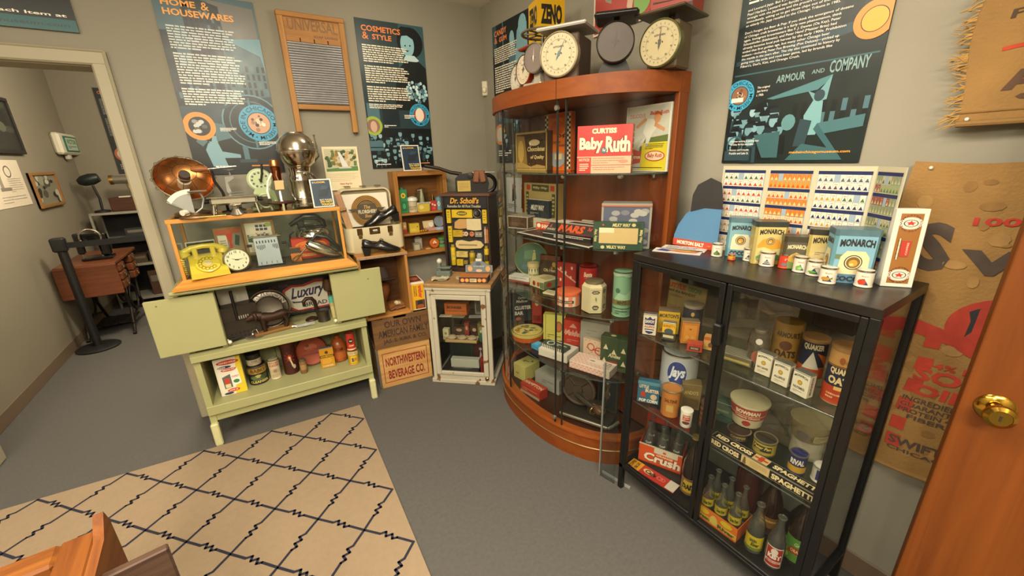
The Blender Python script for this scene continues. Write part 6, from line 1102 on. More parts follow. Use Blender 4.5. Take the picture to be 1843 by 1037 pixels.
carton('candy_box', 'red and cream candy bar box lettered Baby Ruth on the top curved shelf', 'box', 1.345, 1.342, A1, .238, .055, .2, -56, '#b03028', front=[('r', 0, 0, 1, 1, '#b5302b'), ('t', "CURTISS", .27, .83, .72, .94, '#e0cdaa', .06), ('t', 'Baby', .03, .42, .48, .76, '#7a1f1c', .09), ('t', 'Ruth', .52, .43, .97, .77, '#7a1f1c', .09), ('t', 'Baby', .04, .43, .48, .76, '#e8d6b4', .045), ('t', 'Ruth', .53, .44, .97, .77, '#e8d6b4', .045), ('e', .5, .48, .055, .07, '#4c5a6a', 18), ('t', '5¢', .475, .45, .53, .52, '#d9cdb0', .03), ('r', 0, 0, 1, .36, '#cfa588'), ('r', 0, 0, .27, .34, '#b5302b'), ('t', 'NOTICE!', .04, .26, .24, .32, '#dcc09c', .03), ('l', .05, .05, .23, .22, 4, '#dcc09c', 7), ('l', .3, .2, .9, .34, 3, '#a5604a', 8, .25), ('r', .27, .17, 1, .18, '#b5302b'), ('l', .3, .06, .92, .15, 2, '#a5604a', 9, .25), ('e', .86, .25, .09, .035, '#c08468', 16)], right=[('r', 0, 0, 1, 1, '#9a3a30'), ('l', .1, .1, .9, .9, 7, '#cfa588', 5, .3)], top=[('r', 0, 0, 1, 1, '#b03a30')])
carton('candy_poster', 'framed candy advertisement of a running ball player on the top curved shelf', 'poster', 1.55, 1.287, A1, .245, .012, .282, -90, '#cfcbbd', front=[('r', .03, .02, .97, .98, '#b9b8a8'), ('t', 'DELICIOUS', .1, .82, .45, .88, '#b5645a', .02), ('t', 'Baby Ruth', .55, .83, .95, .9, '#b5443a', .03, .2), ('p', [(.35, .3), (.97, .35), (.97, .55), (.4, .5)], '#5d6a34'), ('p', [(.4, .02), (.97, .02), (.97, .45), (.42, .44)], '#cdbb2a'), ('p', [(.42, .6), (.5, .8), (.66, .78), (.72, .66), (.62, .56), (.55, .4), (.48, .38), (.5, .52)], '#cfccbc'), ('p', [(.25, .7), (.28, .66), (.5, .78), (.46, .82)], '#c48a5c'), ('p', [(.66, .68), (.88, .6), (.9, .64), (.68, .74)], '#c48a5c'), ('e', .72, .8, .075, .07, '#c98f60', 20), ('p', [(.65, .84), (.7, .9), (.8, .87), (.82, .82), (.74, .85)], '#a3501f'), ('p', [(.3, .36), (.42, .4), (.5, .52), (.42, .5)], '#cfccbc'), ('l', .5, .34, .92, .43, 4, '#3a3a1c', 3, .4), ('e', .72, .24, .22, .08, '#b5372c', 24), ('e', .72, .24, .2, .066, '#d9c3a0', 24), ('t', 'Baby Ruth', .56, .2, .88, .28, '#b5372c', .03, .2), ('p', [(.12, .1), (.4, .14), (.42, .3), (.2, .36)], '#b5402c'), ('t', 'dextrose', .15, .2, .4, .26, '#d9cdb0', .03), ('r', .04, .06, .9, .068, '#2a2a1c')])
# shelf 2 ----
t = carton('flat_candy_box', 'flat brown and white candy box at the end of the middle curved shelf', 'box', 1.355, 2.06, A2, .15, .2, .072, -70, '#3a2c22', front=[('b', 0, .0, 1, 1, .02, '#c0b8a4'), ('r', .04, .12, .96, .86, '#43301f'), ('l', .1, .2, .9, .5, 3, '#6c5238', 6)], top=[('r', 0, 0, 1, 1, '#a89f8a'), ('r', .06, .08, .94, .92, '#8f8672')], right=[('r', 0, 0, 1, 1, '#4a3826'), ('b', 0, 0, 1, 1, .02, '#c0b8a4')])
t = carton('display_carton', 'open tan candy display carton behind the flat boxes', 'box', 1.50, 2.02, A2, .31, .05, .262, -86, '#8a7346', front=[('r', 0, 0, 1, 1, '#94804f'), ('r', .08, .84, .2, .96, '#9c2f24'), ('r', .8, .84, .92, .96, '#9c2f24'), ('r', .25, .82, .76, .97, '#3a3a26'), ('t', 'Milky Way', .28, .86, .72, .93, '#b5a878', .02, .2), ('r', .06, .3, .15, .8, '#3f3c28'), ('r', .85, .25, .94, .78, '#3f3c28'), ('l', .07, .35, .14, .75, 5, '#a5985c', 4), ('l', .86, .3, .93, .74, 5, '#a5985c', 5)])
o = carton('candy_tray', 'small navy candy box lettered Milky Way in the tan display', 'box', 1.462, 1.998, A2 + .062, .19, .03, .105, -84, '#1c2430', front=[('t', 'MILKY WAY', .2, .42, .82, .72, '#c9c3b0', .03, .2), ('l', .15, .15, .6, .3, 2, '#8a8674', 6)], top=[('r', 0, 0, 1, 1, '#cdc6b2')]); MB().bx(-.1, .1, -.02, .03, -.06, 0).build('tray_base', mt('#b5ab90', .6), o)
t = carton('candy_flat', 'long flat white edged black candy tray on the middle curved shelf', 'box', 1.262, 1.62, A2, .56, .24, .012, -87, '#211d1a', top=[('r', 0, 0, 1, 1, '#b9b0a0'), ('r', .03, .05, .97, .95, '#3a2a24')], front=[('r', 0, 0, 1, .5, '#171513'), ('r', 0, .8, 1, 1, '#d8d2c4')])
carton('candy_box', 'small orange and white candy box beside the black candy bar box', 'box', 1.40, 1.86, A2 + .013, .1, .13, .04, -76, '#b8411c', front=[('r', 0, 0, 1, .9, '#bf451d'), ('e', .2, .55, .14, .3, '#dcd2c0', 16), ('t', 'SHINE', .4, .2, .96, .75, '#dcd2c0', .04)], top=[('r', 0, 0, 1, 1, '#c9bfae'), ('p', [(.1, .2), (.9, .1), (.9, .3), (.2, .4)], '#b8411c')])
t = thing('candy_box', 'long black candy bar box with orange letters and a sloped front', 'box', (1.318, 1.545, A2 + .0125), -77)
b = MB(); b.prism([(-.015, 0), (.17, 0), (.17, .07), (.05, .07), (.0, .028), (-.015, .024)], -.15, .15); b.v = [(q[2], q[0], q[1]) for q in b.v]; q = b.build('body', mt('#1c1a19', .4), t)
MB().prt([('r', 0, .0, 1, 1, '#2a2624'), ('p', [(.05, .5), (.07, .85), (.09, .5)], '#b8471c'), ('t', 'DOUBLE', .03, .2, .2, .4, '#b5aa90', .02), ('t', 'MARS', .26, .15, .78, .9, '#c04a1c', .05, 0), ('t', '5¢', .84, .45, .92, .85, '#c04a1c', .03), ('r', .48, .02, .95, .12, '#6a1f18')], flat(-.15, .0, .028, (.3, 0, 0), (0, .05, .042), (0, -.64, .76))).build('print', PRINT(), q)
MB().prt([('r', 0, 0, 1, 1, '#c8c0b0'), ('r', 0, .06, 1, .12, '#b33a24'), ('p', [(.3, .3), (.95, .25), (.95, .5), (.35, .62)], '#2a2320'), ('r', 0, .85, 1, .92, '#b33a24')], flat(-.15, .05, .07, (.3, 0, 0), (0, .12, 0), (0, 0, 1))).build('print', PRINT(), q)
MB().prt([('r', 0, 0, 1, 1, '#171514'), ('r', 0, .9, 1, 1, '#cfc8ba'), ('l', .25, .2, .9, .8, 2, '#bdb6a6', 5)], flat(-.15, -.015, 0, (.3, 0, 0), (0, 0, .024), (0, -1, 0))).build('print', PRINT(), q)
GRN = '#1d3a26'
t = carton('window_box', 'dark green candy carton with a large blank cream window', 'box', 1.372, 1.258, A2, .222, .03, .128, -50, GRN, front=[('r', .12, .24, .89, .8, '#b79e6a'), ('r', .12, .62, .42, .8, '#cfc3a0'), ('t', 'MILKY WAY', .38, .84, .74, .96, '#cbbd84', .03, .3), ('e', .8, .91, .04, .06, '#b9a878', 16), ('e', .2, .9, .02, .03, '#b5502c', 10), ('e', .2, .1, .04, .06, '#b9a878', 16), ('t', 'MILKY WAY', .28, .05, .66, .17, '#cbbd84', .03, -.3), ('v', 'Milky Way', .02, .3, .09, .75, '#b9ad74', .03), ('v', 'Milky Way', .91, .3, .98, .75, '#b9ad74', .03, True)])
carton('candy_box', 'large blue grey candy box behind the dark green window carton', 'box', 1.434, 1.272, A2, .222, .11, .205, -50, '#8a8578', front=[('r', 0, 0, 1, 1, '#8f8a80'), ('r', .04, .05, .96, .93, '#4b5064')] + [('e', random.Random(i).uniform(.1, .9), random.Random(i + 50).uniform(.1, .85), .09, .06, random.Random(i).choice(['#8d8c88', '#6a6c78', '#a09d94']), 9) for i in range(26)] + [('r', 0, .93, 1, .96, '#a5583a')], right=[('r', 0, 0, 1, 1, '#aaa595'), ('r', .35, .2, .6, .3, '#8a4a24'), ('r', .35, .34, .6, .44, '#8a4a24'), ('r', .35, .48, .6, .58, '#8a4a24'), ('l', .1, .62, .9, .9, 4, '#7d7868', 5, .3)])
carton('cream_card', 'small cream card between the candy bar boxes and the green carton', 'card', 1.5, 1.6, A2, .07, .02, .085, -80, '#a9a58e', front=[('l', .1, .2, .8, .8, 3, '#8a8672', 6)])
o = poster('wall_sheet', 'white sheet with a dark standing figure on the wall behind the curved cabinet', XR - .004, 2.6, 1.19, .3, .26, -90, [('r', 0, 0, 1, 1, '#c9cac6'), ('p', [(.25, .3), (.27, .7), (.4, .75), (.45, .4)], '#3a352c'), ('e', .35, .75, .09, .08, '#8a6a50', 14), ('p', [(.68, .15), (.7, .7), (.78, .7), (.8, .15)], '#23242c'), ('e', .74, .78, .04, .07, '#8d5a44', 10), ('l', .05, .1, .5, .25, 3, '#8d8d88', 5)], .003, '#c4c4be'); o['category'] = 'paper'
# shelf 3 ----
t = thing('round_tin', 'large round green tin tray standing on the curved shelf', 'tin', (1.50, 2.12, A3), face(1.5, 2.12) - 8)
MB().at((0, 0, .113), (82, 0, 0)).lathe([(.1, -.02), (.112, -.018), (.113, .0), (.106, .006), (.0001, .004)], 36).build('body', mt('#3f5c44', .35, .2), t); MB().at((0, 0, .113), (82, 0, 0)).ring((0, 0, .003), .109, .003).build('rim', mt('#a59a60', .3, .8), t)
MB().prt([('e', .5, .5, .48, .48, '#3a5a44', 36), ('p', [(.12, .35), (.88, .35), (.8, .16), (.5, .03), (.2, .16)], '#3d5c60'), ('p', [(.25, .5), (.62, .52), (.6, .82), (.28, .78)], '#4f7352'), ('p', [(.52, .45), (.56, .72), (.64, .74), (.66, .5)], '#a8a05c'), ('e', .6, .78, .035, .03, '#b5a878', 10), ('l', .2, .18, .8, .32, 3, '#527478', 4)], clockF(.1, (0, 0, .113), 82, .0062)).build('print', PRINT(), t)
o = can('corn_cup', 'tapered cream paper cup with pointed green pattern', 'cup', 1.43, 2.0, A3, .034, .125, '#c4b98e', [('r', 0, 0, 1, .78, '#bdb389')] + [('p', [(.06 + i * .16, .75), (.14 + i * .16, .75), (.1 + i * .16, .5)], '#3b4f44') for i in range(6)] + [('t', 'KORN', .28, .36, .72, .48, '#5c6a54', .03), ('t', 'KURLS', .26, .16, .74, .3, '#5c6a54', .03)], rim=False); MB().lathe([(.035, .098), (.039, .1), (.039, .125), (.034, .126), (.033, .11)], 24, cap=False).build('rolled_rim', mt('#b5a46e', .5), o)
t = carton('napkin_pack', 'stack of white packets on the curved shelf beside the green tray', 'packet', 1.335, 2.04, A3, .17, .09, .014, -68, '#7a3a30', top=[('r', .02, .02, .98, .98, '#b9b7a6')])
carton('napkin_pack', 'thick white packet on top of the stack beside the green tray', 'packet', 1.34, 2.035, A3 + .0145, .15, .08, .026, -64, '#b5b4a8', front=[('l', .1, .2, .9, .8, 2, '#7d7c74', 4)], top=[('r', .1, .1, .6, .9, '#c8c7bc')])
carton('fig_box', 'cream candy box painted with red fruit on the curved shelf', 'box', 1.37, 1.885, A3, .135, .14, .05, -86, '#b8ac84', front=[('p', [(.1, .1), (.45, .9), (.12, .9)], '#c0b489'), ('e', .32, .5, .1, .32, '#8a2a1c', 14), ('e', .62, .5, .08, .3, '#9c3420', 14), ('p', [(.75, .1), (1, .1), (1, .9), (.7, .8)], '#5a6a44')], top=[('r', .06, .08, .94, .92, '#c4b98e'), ('p', [(.3, .3), (.8, .25), (.85, .7), (.4, .75)], '#a3986c')], right=[('r', 0, 0, 1, 1, '#5c6848'), ('e', .3, .5, .16, .3, '#8a2a1c', 14)])
carton('booklet', 'small cream booklet lying beside the pink striped tin', 'booklet', 1.345, 1.735, A3, .08, .06, .01, -70, '#b9b08c', top=[('l', .1, .15, .9, .85, 4, '#8a8262', 5, .3)])
carton('candy_box', 'brown candy box with yellow flowers lettered Oh Henry', 'box', 1.5, 1.92, A3, .135, .03, .175, -60, '#3c2a1a', front=[('r', 0, .82, 1, 1, '#6a3a22'), ('e', .7, .68, .1, .09, '#b5923a', 12), ('e', .82, .58, .09, .08, '#a9853a', 12), ('e', .6, .55, .07, .06, '#8d6a2c', 12), ('t', 'Oh Henry', .18, .36, .95, .52, '#b5a67c', .03)])
carton('candy_box', 'red candy box scattered with cream drops on the curved shelf', 'box', 1.515, 1.785, A3, .13, .03, .155, -62, '#a82a20', front=[('p', [(0, .75), (.02, .8), (1, .28), (1, .22)], '#d0a890')] + [('e', x_, y_, .05, .07, '#d8c0a0', 10) for x_, y_ in ((.25, .75), (.5, .6), (.8, .8), (.25, .3), (.75, .42))])
can('round_tin', 'tall round red tin lettered Bunte behind the hexagonal jar', 'tin', 1.50, 1.575, A3, .052, .185, '#a3241d', [('t', 'Bunte', .36, .72, .62, .88, '#d9c3a0', .04, .2), ('p', [(.36, .68), (.62, .71), (.62, .69)], '#d9c3a0'), ('p', [(.34, .1), (.36, .45), (.44, .52), (.56, .46), (.6, .3), (.56, .08)], '#c9b78a'), ('e', .42, .5, .05, .07, '#d8c79c', 12), ('e', .56, .25, .06, .07, '#b59a6a', 12)], lidc='#3a2622')
o = can('round_tin', 'round pink and white striped candy tin with a coral lid', 'tin', 1.345, 1.56, A3, .064, .062, '#c4b8a2', [('r', a, 0, a + .09, 1, '#c86a4a') for a in (.02, .18, .34, .5, .66, .82)] + [('r', .12, .3, .62, .62, '#4a3a34'), ('t', 'TUBE ROSE', .16, .36, .58, .56, '#b59a7c', .03)], rim=False, span=220); MB().lathe([(.066, .058), (.067, .06), (.067, .076), (.06, .079), (.0001, .078)], 32, cap=False).build('lid', mt('#c8603c', .4), o)
t = thing('candy_jar', 'cream six sided candy jar with black ornaments on the curved shelf', 'jar', (1.385, 1.408, A3), face(1.385, 1.408) + 10)
hx = [(.062 * math.cos(R(60 * k + 0)), .062 * math.sin(R(60 * k))) for k in range(6)]; MB().prism(hx, .004, .135).prism([(x * .9, y * .9) for x, y in hx], 0, .005).build('body', mt('#b5ab86', .35), t)
b = MB(); n6 = [(x * .8, y * .8) for x, y in hx]; b.add([(x, y, .135) for x, y in hx] + [(x, y, .15) for x, y in n6], [(i, (i + 1) % 6, 6 + (i + 1) % 6, 6 + i) for i in range(6)] + [[6 + i for i in range(6)]]); b.build('shoulder', mt('#b5ab86', .35), t); MB().lathe([(.046, .15), (.046, .162), (.04, .165), (.0001, .165)], 24).build('lid', mt('#8d7f62', .35, .6), t)
for a, wd in ((-60, 1), (0, 0)):
    F = (lambda a: (lambda u, v, k: ((lambda x, y: (x * math.cos(R(a)) - y * math.sin(R(a)), x * math.sin(R(a)) + y * math.cos(R(a)), .01 + .12 * v))((u - .5) * .06, -.0537 - EPS * k))))(a if wd == 0 else 60)
    MB().prt([('p', [(.15, .85), (.3, .92), (.7, .92), (.85, .85), (.7, .78), (.3, .78)], '#2c2822'), ('t', 'BUNTE', .3, .81, .7, .88, '#b5ab86', .03), ('p', [(.2, .2), (.35, .28), (.65, .28), (.8, .2), (.65, .08), (.35, .08)], '#2c2822'), ('t', 'CHICAGO', .32, .13, .68, .22, '#b5ab86', .03), ('p', [(.45, .58), (.52, .66), (.6, .55), (.55, .42), (.5, .5)], '#4a6a5c'), ('b', .04, .03, .96, .97, .015, '#8d8266')], F).build('print', PRINT(), t)
can('candy_can', 'tall pale green worn candy can on the curved shelf', 'can', 1.455, 1.285, A3, .047, .228, '#6f9474', [('p', [(.2, .35), (.4, .55), (.6, .5), (.8, .62), (.8, .35)], '#8aa88a'), ('e', .36, .6, .08, .06, '#3f5a48', 12), ('r', .1, .26, .9, .38, '#6a6230'), ('t', 'MINTS', .36, .28, .64, .36, '#2a2a1c', .03), ('r', .1, .17, .9, .19, '#3a4a36'), ('l', .3, .04, .7, .14, 2, '#3f5644', 4), ('p', [(.1, .94), (.3, .92), (.5, .95), (.7, .91), (.9, .95), (.9, 1), (.1, 1)], '#8aa082')], lidc='#5c6a54')
# shelf 4 ----
carton('candy_box', 'dark charcoal candy box lettered Cluster Bar on the lower curved shelf', 'box', 1.462, 2.185, A4, .14, .06, .2, -24, '#23242a', front=[('t', 'Curtiss', .3, .84, .7, .92, '#a9a698', .02, .2), ('t', 'Mellow', .2, .7, .8, .8, '#a9a698', .02, .2), ('t', 'CLUSTER', .12, .44, .96, .58, '#b5b2a4', .04), ('t', 'BAR', .12, .24, .55, .38, '#b5b2a4', .04), ('e', .3, .1, .14, .06, '#8a4a2c', 12)])
carton('candy_box', 'narrow red box behind the charcoal candy box', 'box', 1.52, 2.09, A4, .07, .05, .2, -50, '#8d2418', front=[('e', .5, .75, .2, .1, '#b59a6a', 12), ('r', .1, .1, .9, .3, '#6a1a12')])
t = thing('cookie_tin', 'wide round yellow floral tin with an orange side on the curved shelf', 'tin', (1.342, 1.95, A4), face(1.342, 1.95))
MB().lathe([(.098, 0), (.1, .002), (.1, .034), (.098, .036)], 36).build('body', mt('#9c4a1e', .4, .1), t); l_ = MB().lathe([(.101, .03), (.103, .032), (.103, .046), (.098, .049), (.0001, .0495)], 36, cap=False).build('lid', mt('#a8954c', .35), t)
gq = random.Random(6); MB().prt([('e', .5, .5, .48, .48, '#b5a55a', 36), ('o', .5, .5, .49, .49, .05, '#2f4a4c')] + [('e', .5 + q * math.cos(a), .5 + q * math.sin(a), gq.uniform(.04, .1), gq.uniform(.03, .08), gq.choice(['#4a6a50', '#8a6a30', '#c4b468', '#3a5a5c', '#a8843c']), 9) for q, a in [(gq.uniform(0, .36), gq.uniform(0, 6.28)) for i in range(26)]], flat(-.1, -.1, .0496, (.2, 0, 0), (0, .2, 0), (0, 0, 1))).build('print', PRINT(), l_)
carton('candy_box', 'tall yellow candy box with an oval brown portrait on the lower curved shelf', 'box', 1.45, 1.81, A4, .14, .05, .17, -50, '#a8a04c', front=[('r', 0, 0, 1, 1, '#b5ac54'), ('r', .08, 0, .12, 1, '#8d8438'), ('e', .7, .55, .17, .22, '#8a4a24', 24), ('e', .7, .55, .13, .17, '#a8623a', 20), ('l', .2, .1, .5, .25, 2, '#5c5420', 4, .4), ('l', .55, .12, .95, .2, 1, '#5c5420', 5, .4)])
carton('candy_box', 'red candy box with cream mountain peaks lettered Andes', 'box', 1.5, 1.69, A4, .13, .05, .158, -62, '#a8281e', front=[('r', 0, 0, 1, 1, '#b03024'), ('p', [(.3, .72), (.5, .9), (.7, .72)], '#c8907c'), ('t', 'Andes', .1, .38, .92, .6, '#cfa48c', .03, .2)] + [('p', [(.05 + i * .18, .44), (.14 + i * .18, .66), (.23 + i * .18, .44)], '#c08a76') for i in range(5)] + [('l', .2, .1, .8, .24, 2, '#c08a76', 4, .4)])
carton('candy_box', 'grey white gift box at the back of the lower curved shelf', 'box', 1.512, 1.52, A4, .17, .04, .2, -62, '#8f8d80', front=[('l', .2, .6, .6, .8, 2, '#77756a', 4, .3)])
carton('candy_box', 'dark green candy box with cream mountains at the end of the curved shelf', 'box', 1.47, 1.33, A4, .15, .06, .19, -66, '#2a3a20', front=[('p', [(x_ - .09, y_), (x_, y_ + .16), (x_ + .09, y_)], '#b5ab84') for x_, y_ in ((.5, .5), (.2, .62), (.84, .6), (.16, .2), (.86, .2))] + [('t', 'Andes', .3, .4, .75, .52, '#b5ab84', .03, .2), ('r', .36, .2, .66, .3, '#6a2a1c')], top=[('r', 0, 0, 1, 1, '#35462a'), ('e', .4, .5, .1, .2, '#b5ab84', 10)])
carton('candy_box', 'cream candy box decorated with a red ribbon scroll', 'box', 1.475, 1.465, A4, .165, .03, .12, -72, '#b59c84', front=[('r', 0, 0, 1, 1, '#bda58c'), ('o', .3, .62, .14, .2, .25, '#a3241d'), ('o', .6, .5, .16, .2, .25, '#a3241d'), ('r', .36, .5, .62, .56, '#a3241d'), ('o', .85, .22, .08, .12, .3, '#2a3a2c')] + [('e', random.Random(i).random(), random.Random(i + 9).random(), .018, .022, '#8a5a4a', 7) for i in range(24)])
carton('candy_box', 'small bright blue box on the lower curved shelf', 'box', 1.275, 1.765, A4, .085, .06, .028, -82, '#3a86a8', top=[('r', .1, .15, .5, .9, '#4f9cbc')])
carton('candy_box', 'long white gift box under the green striped box', 'box', 1.285, 1.62, A4, .19, .14, .046, -70, '#b8b2a2', top=[('r', .02, .03, .98, .97, '#c4beae')], front=[('l', .5, .3, .9, .6, 1, '#9a9484', 4)])
carton('candy_box', 'green and white striped candy box lying on the long white gift box', 'box', 1.3, 1.64, A4 + .047, .16, .07, .02, -74, '#2a3a34', top=[('r', 0, 0, 1, 1, '#32443c'), ('e', .3, .5, .16, .38, '#c4beac', 18), ('e', .3, .5, .11, .28, '#32443c', 18), ('l', .5, .3, .95, .7, 2, '#c4beac', 4)], front=[('r', .04 + .08 * i, 0, .08 + .08 * i, 1, '#c0baa8') for i in range(12)], left=[('r', 0, 0, 1, 1, '#c48a78')])
bk = [('r', .02 + .1 * i + (.05 if j % 2 else 0), .04 + .12 * j, .09 + .1 * i + (.05 if j % 2 else 0), .1 + .12 * j, '#c08a7c') for i in range(9) for j in range(8)]
carton('candy_box', 'pale pink brick patterned candy box at the front of the curved shelf', 'box', 1.345, 1.385, A4, .235, .115, .044, -70, '#c4b2a2', top=[('r', 0, 0, 1, 1, '#c9b9a8')] + bk + [('r', .38, .28, .98, .72, '#c9b9a8'), ('l', .42, .42, .7, .58, 1, '#3a332c', 4, .5), ('b', .76, .34, .92, .66, .012, '#3a332c'), ('p', [(.82, .36), (.9, .64), (.88, .64), (.8, .36)], '#3a332c')], front=[('r', .02 + .1 * i + (.05 if j % 2 else 0), .06 + .3 * j, .09 + .1 * i + (.05 if j % 2 else 0), .24 + .3 * j, '#c08a7c') for i in range(9) for j in range(3)])
# cabinet floor ----
carton('candy_box', 'pale yellow box on the floor of the curved cabinet', 'box', 1.305, 2.0, A5, .11, .14, .105, -80, '#a5a05c', front=[('l', .2, .3, .8, .5, 1, '#6a6634', 4)], top=[('r', 0, 0, 1, 1, '#b0aa64'), ('e', .75, .7, .07, .07, '#4a4424', 12), ('l', .25, .4, .7, .6, 2, '#4a4424', 5)])
carton('candy_box', 'dark red candy box lettered Hampton on the floor of the curved cabinet', 'box', 1.245, 1.795, A5, .17, .075, .062, -82, '#8a2a1c', top=[('r', 0, 0, 1, 1, '#93301f'), ('t', 'HAMPTON', .05, .3, .95, .7, '#b59a7c', .04)], front=[('r', 0, 0, 1, .3, '#8d7d66'), ('l', .1, .4, .9, .8, 2, '#a86a4c', 4)])
carton('candy_box', 'grey white box behind the dark red Hampton box', 'box', 1.375, 1.79, A5, .2, .12, .1, -78, '#8d8d82', front=[('l', .3, .4, .8, .7, 2, '#5c5c54', 4, .4)], top=[('r', 0, 0, 1, 1, '#97978b')])
t = thing('slicing_machine', 'black cast iron slicing machine with a large wheel in the curved cabinet', 'machine', (1.40, 1.44, A5), -65)
BI = mt('#3a332a', .45, .5, .25, 20, .2)
MB().bx(-.15, .15, -.07, .06, 0, .022, .006).build('base_plate', BI, t); MB().bx(-.14, .15, -.085, -.073, .012, .03, .004).tube([(.15, -.079, .02), (.17, -.06, .03), (.19, -.02, .04)], .009).build('front_bar', mt('#7d796c', .35, .7), t)
MB().ring((-.07, .03, .14), .095, .012, 'y', 32, 8).cyl((-.07, .025, .14), (-.07, .036, .14), .09, seg=30).cyl((-.07, .01, .14), (-.07, .045, .14), .03).build('flywheel', mt('#54473a', .5, .5, .25, 20, .2), t)
b = MB()
for k in range(4): a = R(45 + 90 * k); b.cyl((-.07, .03, .14), (-.07 + .09 * math.cos(a), .03, .14 + .09 * math.sin(a)), .007)
b.build('wheel_spokes', BI, t)
MB().bx(.0, .1, -.02, .05, .02, .1, .01).tube([(-.07, 0, .12), (.0, -.02, .1), (.06, -.03, .085)], .014).build('gear_housing', BI, t)
MB().at((.075, -.035, .085), (90, 0, 60)).lathe([(.018, -.03), (.024, -.01), (.024, .02), (.014, .035)], 18).build('wooden_knob', wood('#3c2a1c', '#5a4028', 0), t)
for x_ in (-.005, .04): MB().at((.06 + x_, -.05 + x_ * .4, .085), (90, 0, 60)).ring((0, 0, 0), .022, .003).build('brass_ring', mt('#a58a50', .3, .9), t)
t = carton('dark_picture', 'dark framed bird picture on the cabinet floor behind the slicing machine', 'picture', 1.535, 1.42, A5, .13, .012, .215, -78, '#2c2a20', front=[('b', 0, 0, 1, 1, .05, '#4a4230'), ('r', .08, .05, .92, .95, '#1a2426'), ('e', .5, .45, .14, .12, '#6a4a34', 16), ('p', [(.42, .5), (.5, .72), (.58, .72), (.56, .5)], '#7a5a44'), ('e', .52, .76, .12, .1, '#5c4a3a', 14), ('p', [(.6, .6), (.68, .5), (.62, .48)], '#a8a094'), ('r', .46, .2, .5, .35, '#5a4a34')])
t = thing('leaf_ornament', 'small white leaf ornament on the lower curved cabinet floor', 'ornament', (1.5, 1.6, A5), -60)
MB().bx(-.05, .05, 0, .03, 0, .16, .004).build('green_stand', mt('#24402c', .5), t)
for k in range(3): MB().at((-.03 + .028 * k, -.006, .12 - .012 * k), (0, -30 + 20 * k, 0)).lathe([(.0001, 0), (.014, .006), (.0001, .012)], 14, sx=1.6).build('leaf', mt('#a9aaa0', .5), t)
# clear acrylic stand between the cabinets
t = thing('acrylic_stand', 'clear acrylic sheet standing in the gap beside the curved cabinet', 'stand', (1.28, 1.155, 0), -78)
MB().bx(-.045, .045, -.004, .004, 0, .66, .002).build('sheet', glass((.85, .88, .87), 1.4, .05, 'acr'), t)
MB().bx(-.049, -.041, -.005, .005, 0, .66, .001).build('edge_strip', mt('#7d8078', .2, .3), t)
MB().bx(-.045, .12, .02, .03, 0, .01).build('foot', mt('#a8aaa4', .2, .4), t)
# ---------------------------------------------------------------- kitchen scales on the crown
SZ = 1.9135
def scale(label, x, y, rz, r, zc, dialc, rimc, bodyc, body, plat, platc, hand_a=75, base=None, tick=True, handc='#3a3a34', neck=True):
    """dial scale: body w,d,h - platform w,d,z"""
    t = thing('kitchen_scale', label, 'scale', (x, y, SZ), rz, None)
    bm = mt(bodyc, .6, .1, .2, 14); w_, d_, h_ = body
    if base: MB().bx(-base[0] / 2, base[0] / 2, -.02, base[1], 0, base[2], .005).build('base', mt(base[3], .35, .4, .15, 18), t)
    b = MB()
    if neck: b.prism([(-w_ / 2, 0), (w_ / 2, 0), (w_ * .42, h_ * .18), (w_ * .3, h_ * .35), (w_ * .3, h_), (-w_ * .3, h_), (-w_ * .3, h_ * .35), (-w_ * .42, h_ * .18)], -d_ - .02, -.02); b.v = [(q[0], -q[2], q[1]) for q in b.v]
    else: b.bx(-w_ / 2, w_ / 2, .02, d_ + .02, 0, h_, .006)
    b.build('body', bm, t)
    zd = zc - SZ; c = (0, 0, zd)
    MB().at(c, (90, 0, 0)).lathe([(r * .95, -.03), (r, -.026), (r, .006), (r * .94, .01)], 36, cap=False).lathe([(r * .95, -.03), (.0001, -.03)], 36, cap=False).build('dial_rim', mt(rimc, .35, .3, .2, 20), t)
    f_ = MB().at(c, (90, 0, 0)).lathe([(r * .95, .005), (.0001, .0052)], 36, cap=False).build('dial_face', mt(dialc, .5, .05, .1, 10), t)
    ops = []
    if tick:
        ops = [('p', [(.5 + q * math.cos(R(a)) - .006 * math.sin(R(a)), .5 + q * math.sin(R(a)) + .006 * math.cos(R(a))) for q in (.4, .44)] + [(.5 + q * math.cos(R(a)) + .006 * math.sin(R(a)), .5 + q * math.sin(R(a)) - .006 * math.cos(R(a))) for q in (.44, .4)], '#5a5648') for a in range(0, 360, 15)]
        ops += [('t', 'KITCHEN', .36, .66, .64, .7, '#4a463c', .02), ('o', .5, .5, .36, .36, .015, '#8a8470')] + [('t', str(n_), .5 + .33 * math.cos(R(90 - 36 * i)) - .025, .5 + .33 * math.sin(R(90 - 36 * i)) - .02, .5 + .33 * math.cos(R(90 - 36 * i)) + .025, .5 + .33 * math.sin(R(90 - 36 * i)) + .02, '#5a5648', .01) for i, n_ in enumerate((0, 2, 4, 6, 8, 10, 12, 14, 16, 18))]
    ops += [hand(hand_a, .4, .02, handc), hand(hand_a + 180, .16, .04, handc), ('e', .5, .5, .04, .04, handc, 12), ('e', .42, .52, .018, .018, '#2a2620', 8), ('e', .58, .52, .018, .018, '#2a2620', 8)]
    MB().prt(ops, clockF(r * .93, c, 90, .0055)).build('print', PRINT(), f_)
    if plat:
        pw, pd, pz, tk = plat; pz -= SZ
        MB().cyl((0, d_ * .5 + .02, h_ - .004), (0, d_ * .5 + .02, pz), .012).build('stem', bm, t)
        MB().bx(-pw / 2, pw / 2, d_ * .5 + .02 - pd / 2, d_ * .5 + .02 + pd / 2, pz, pz + tk, min(.012, tk * .45)).build('platform', mt(platc, .35, .2, .15, 12), t)
    return t
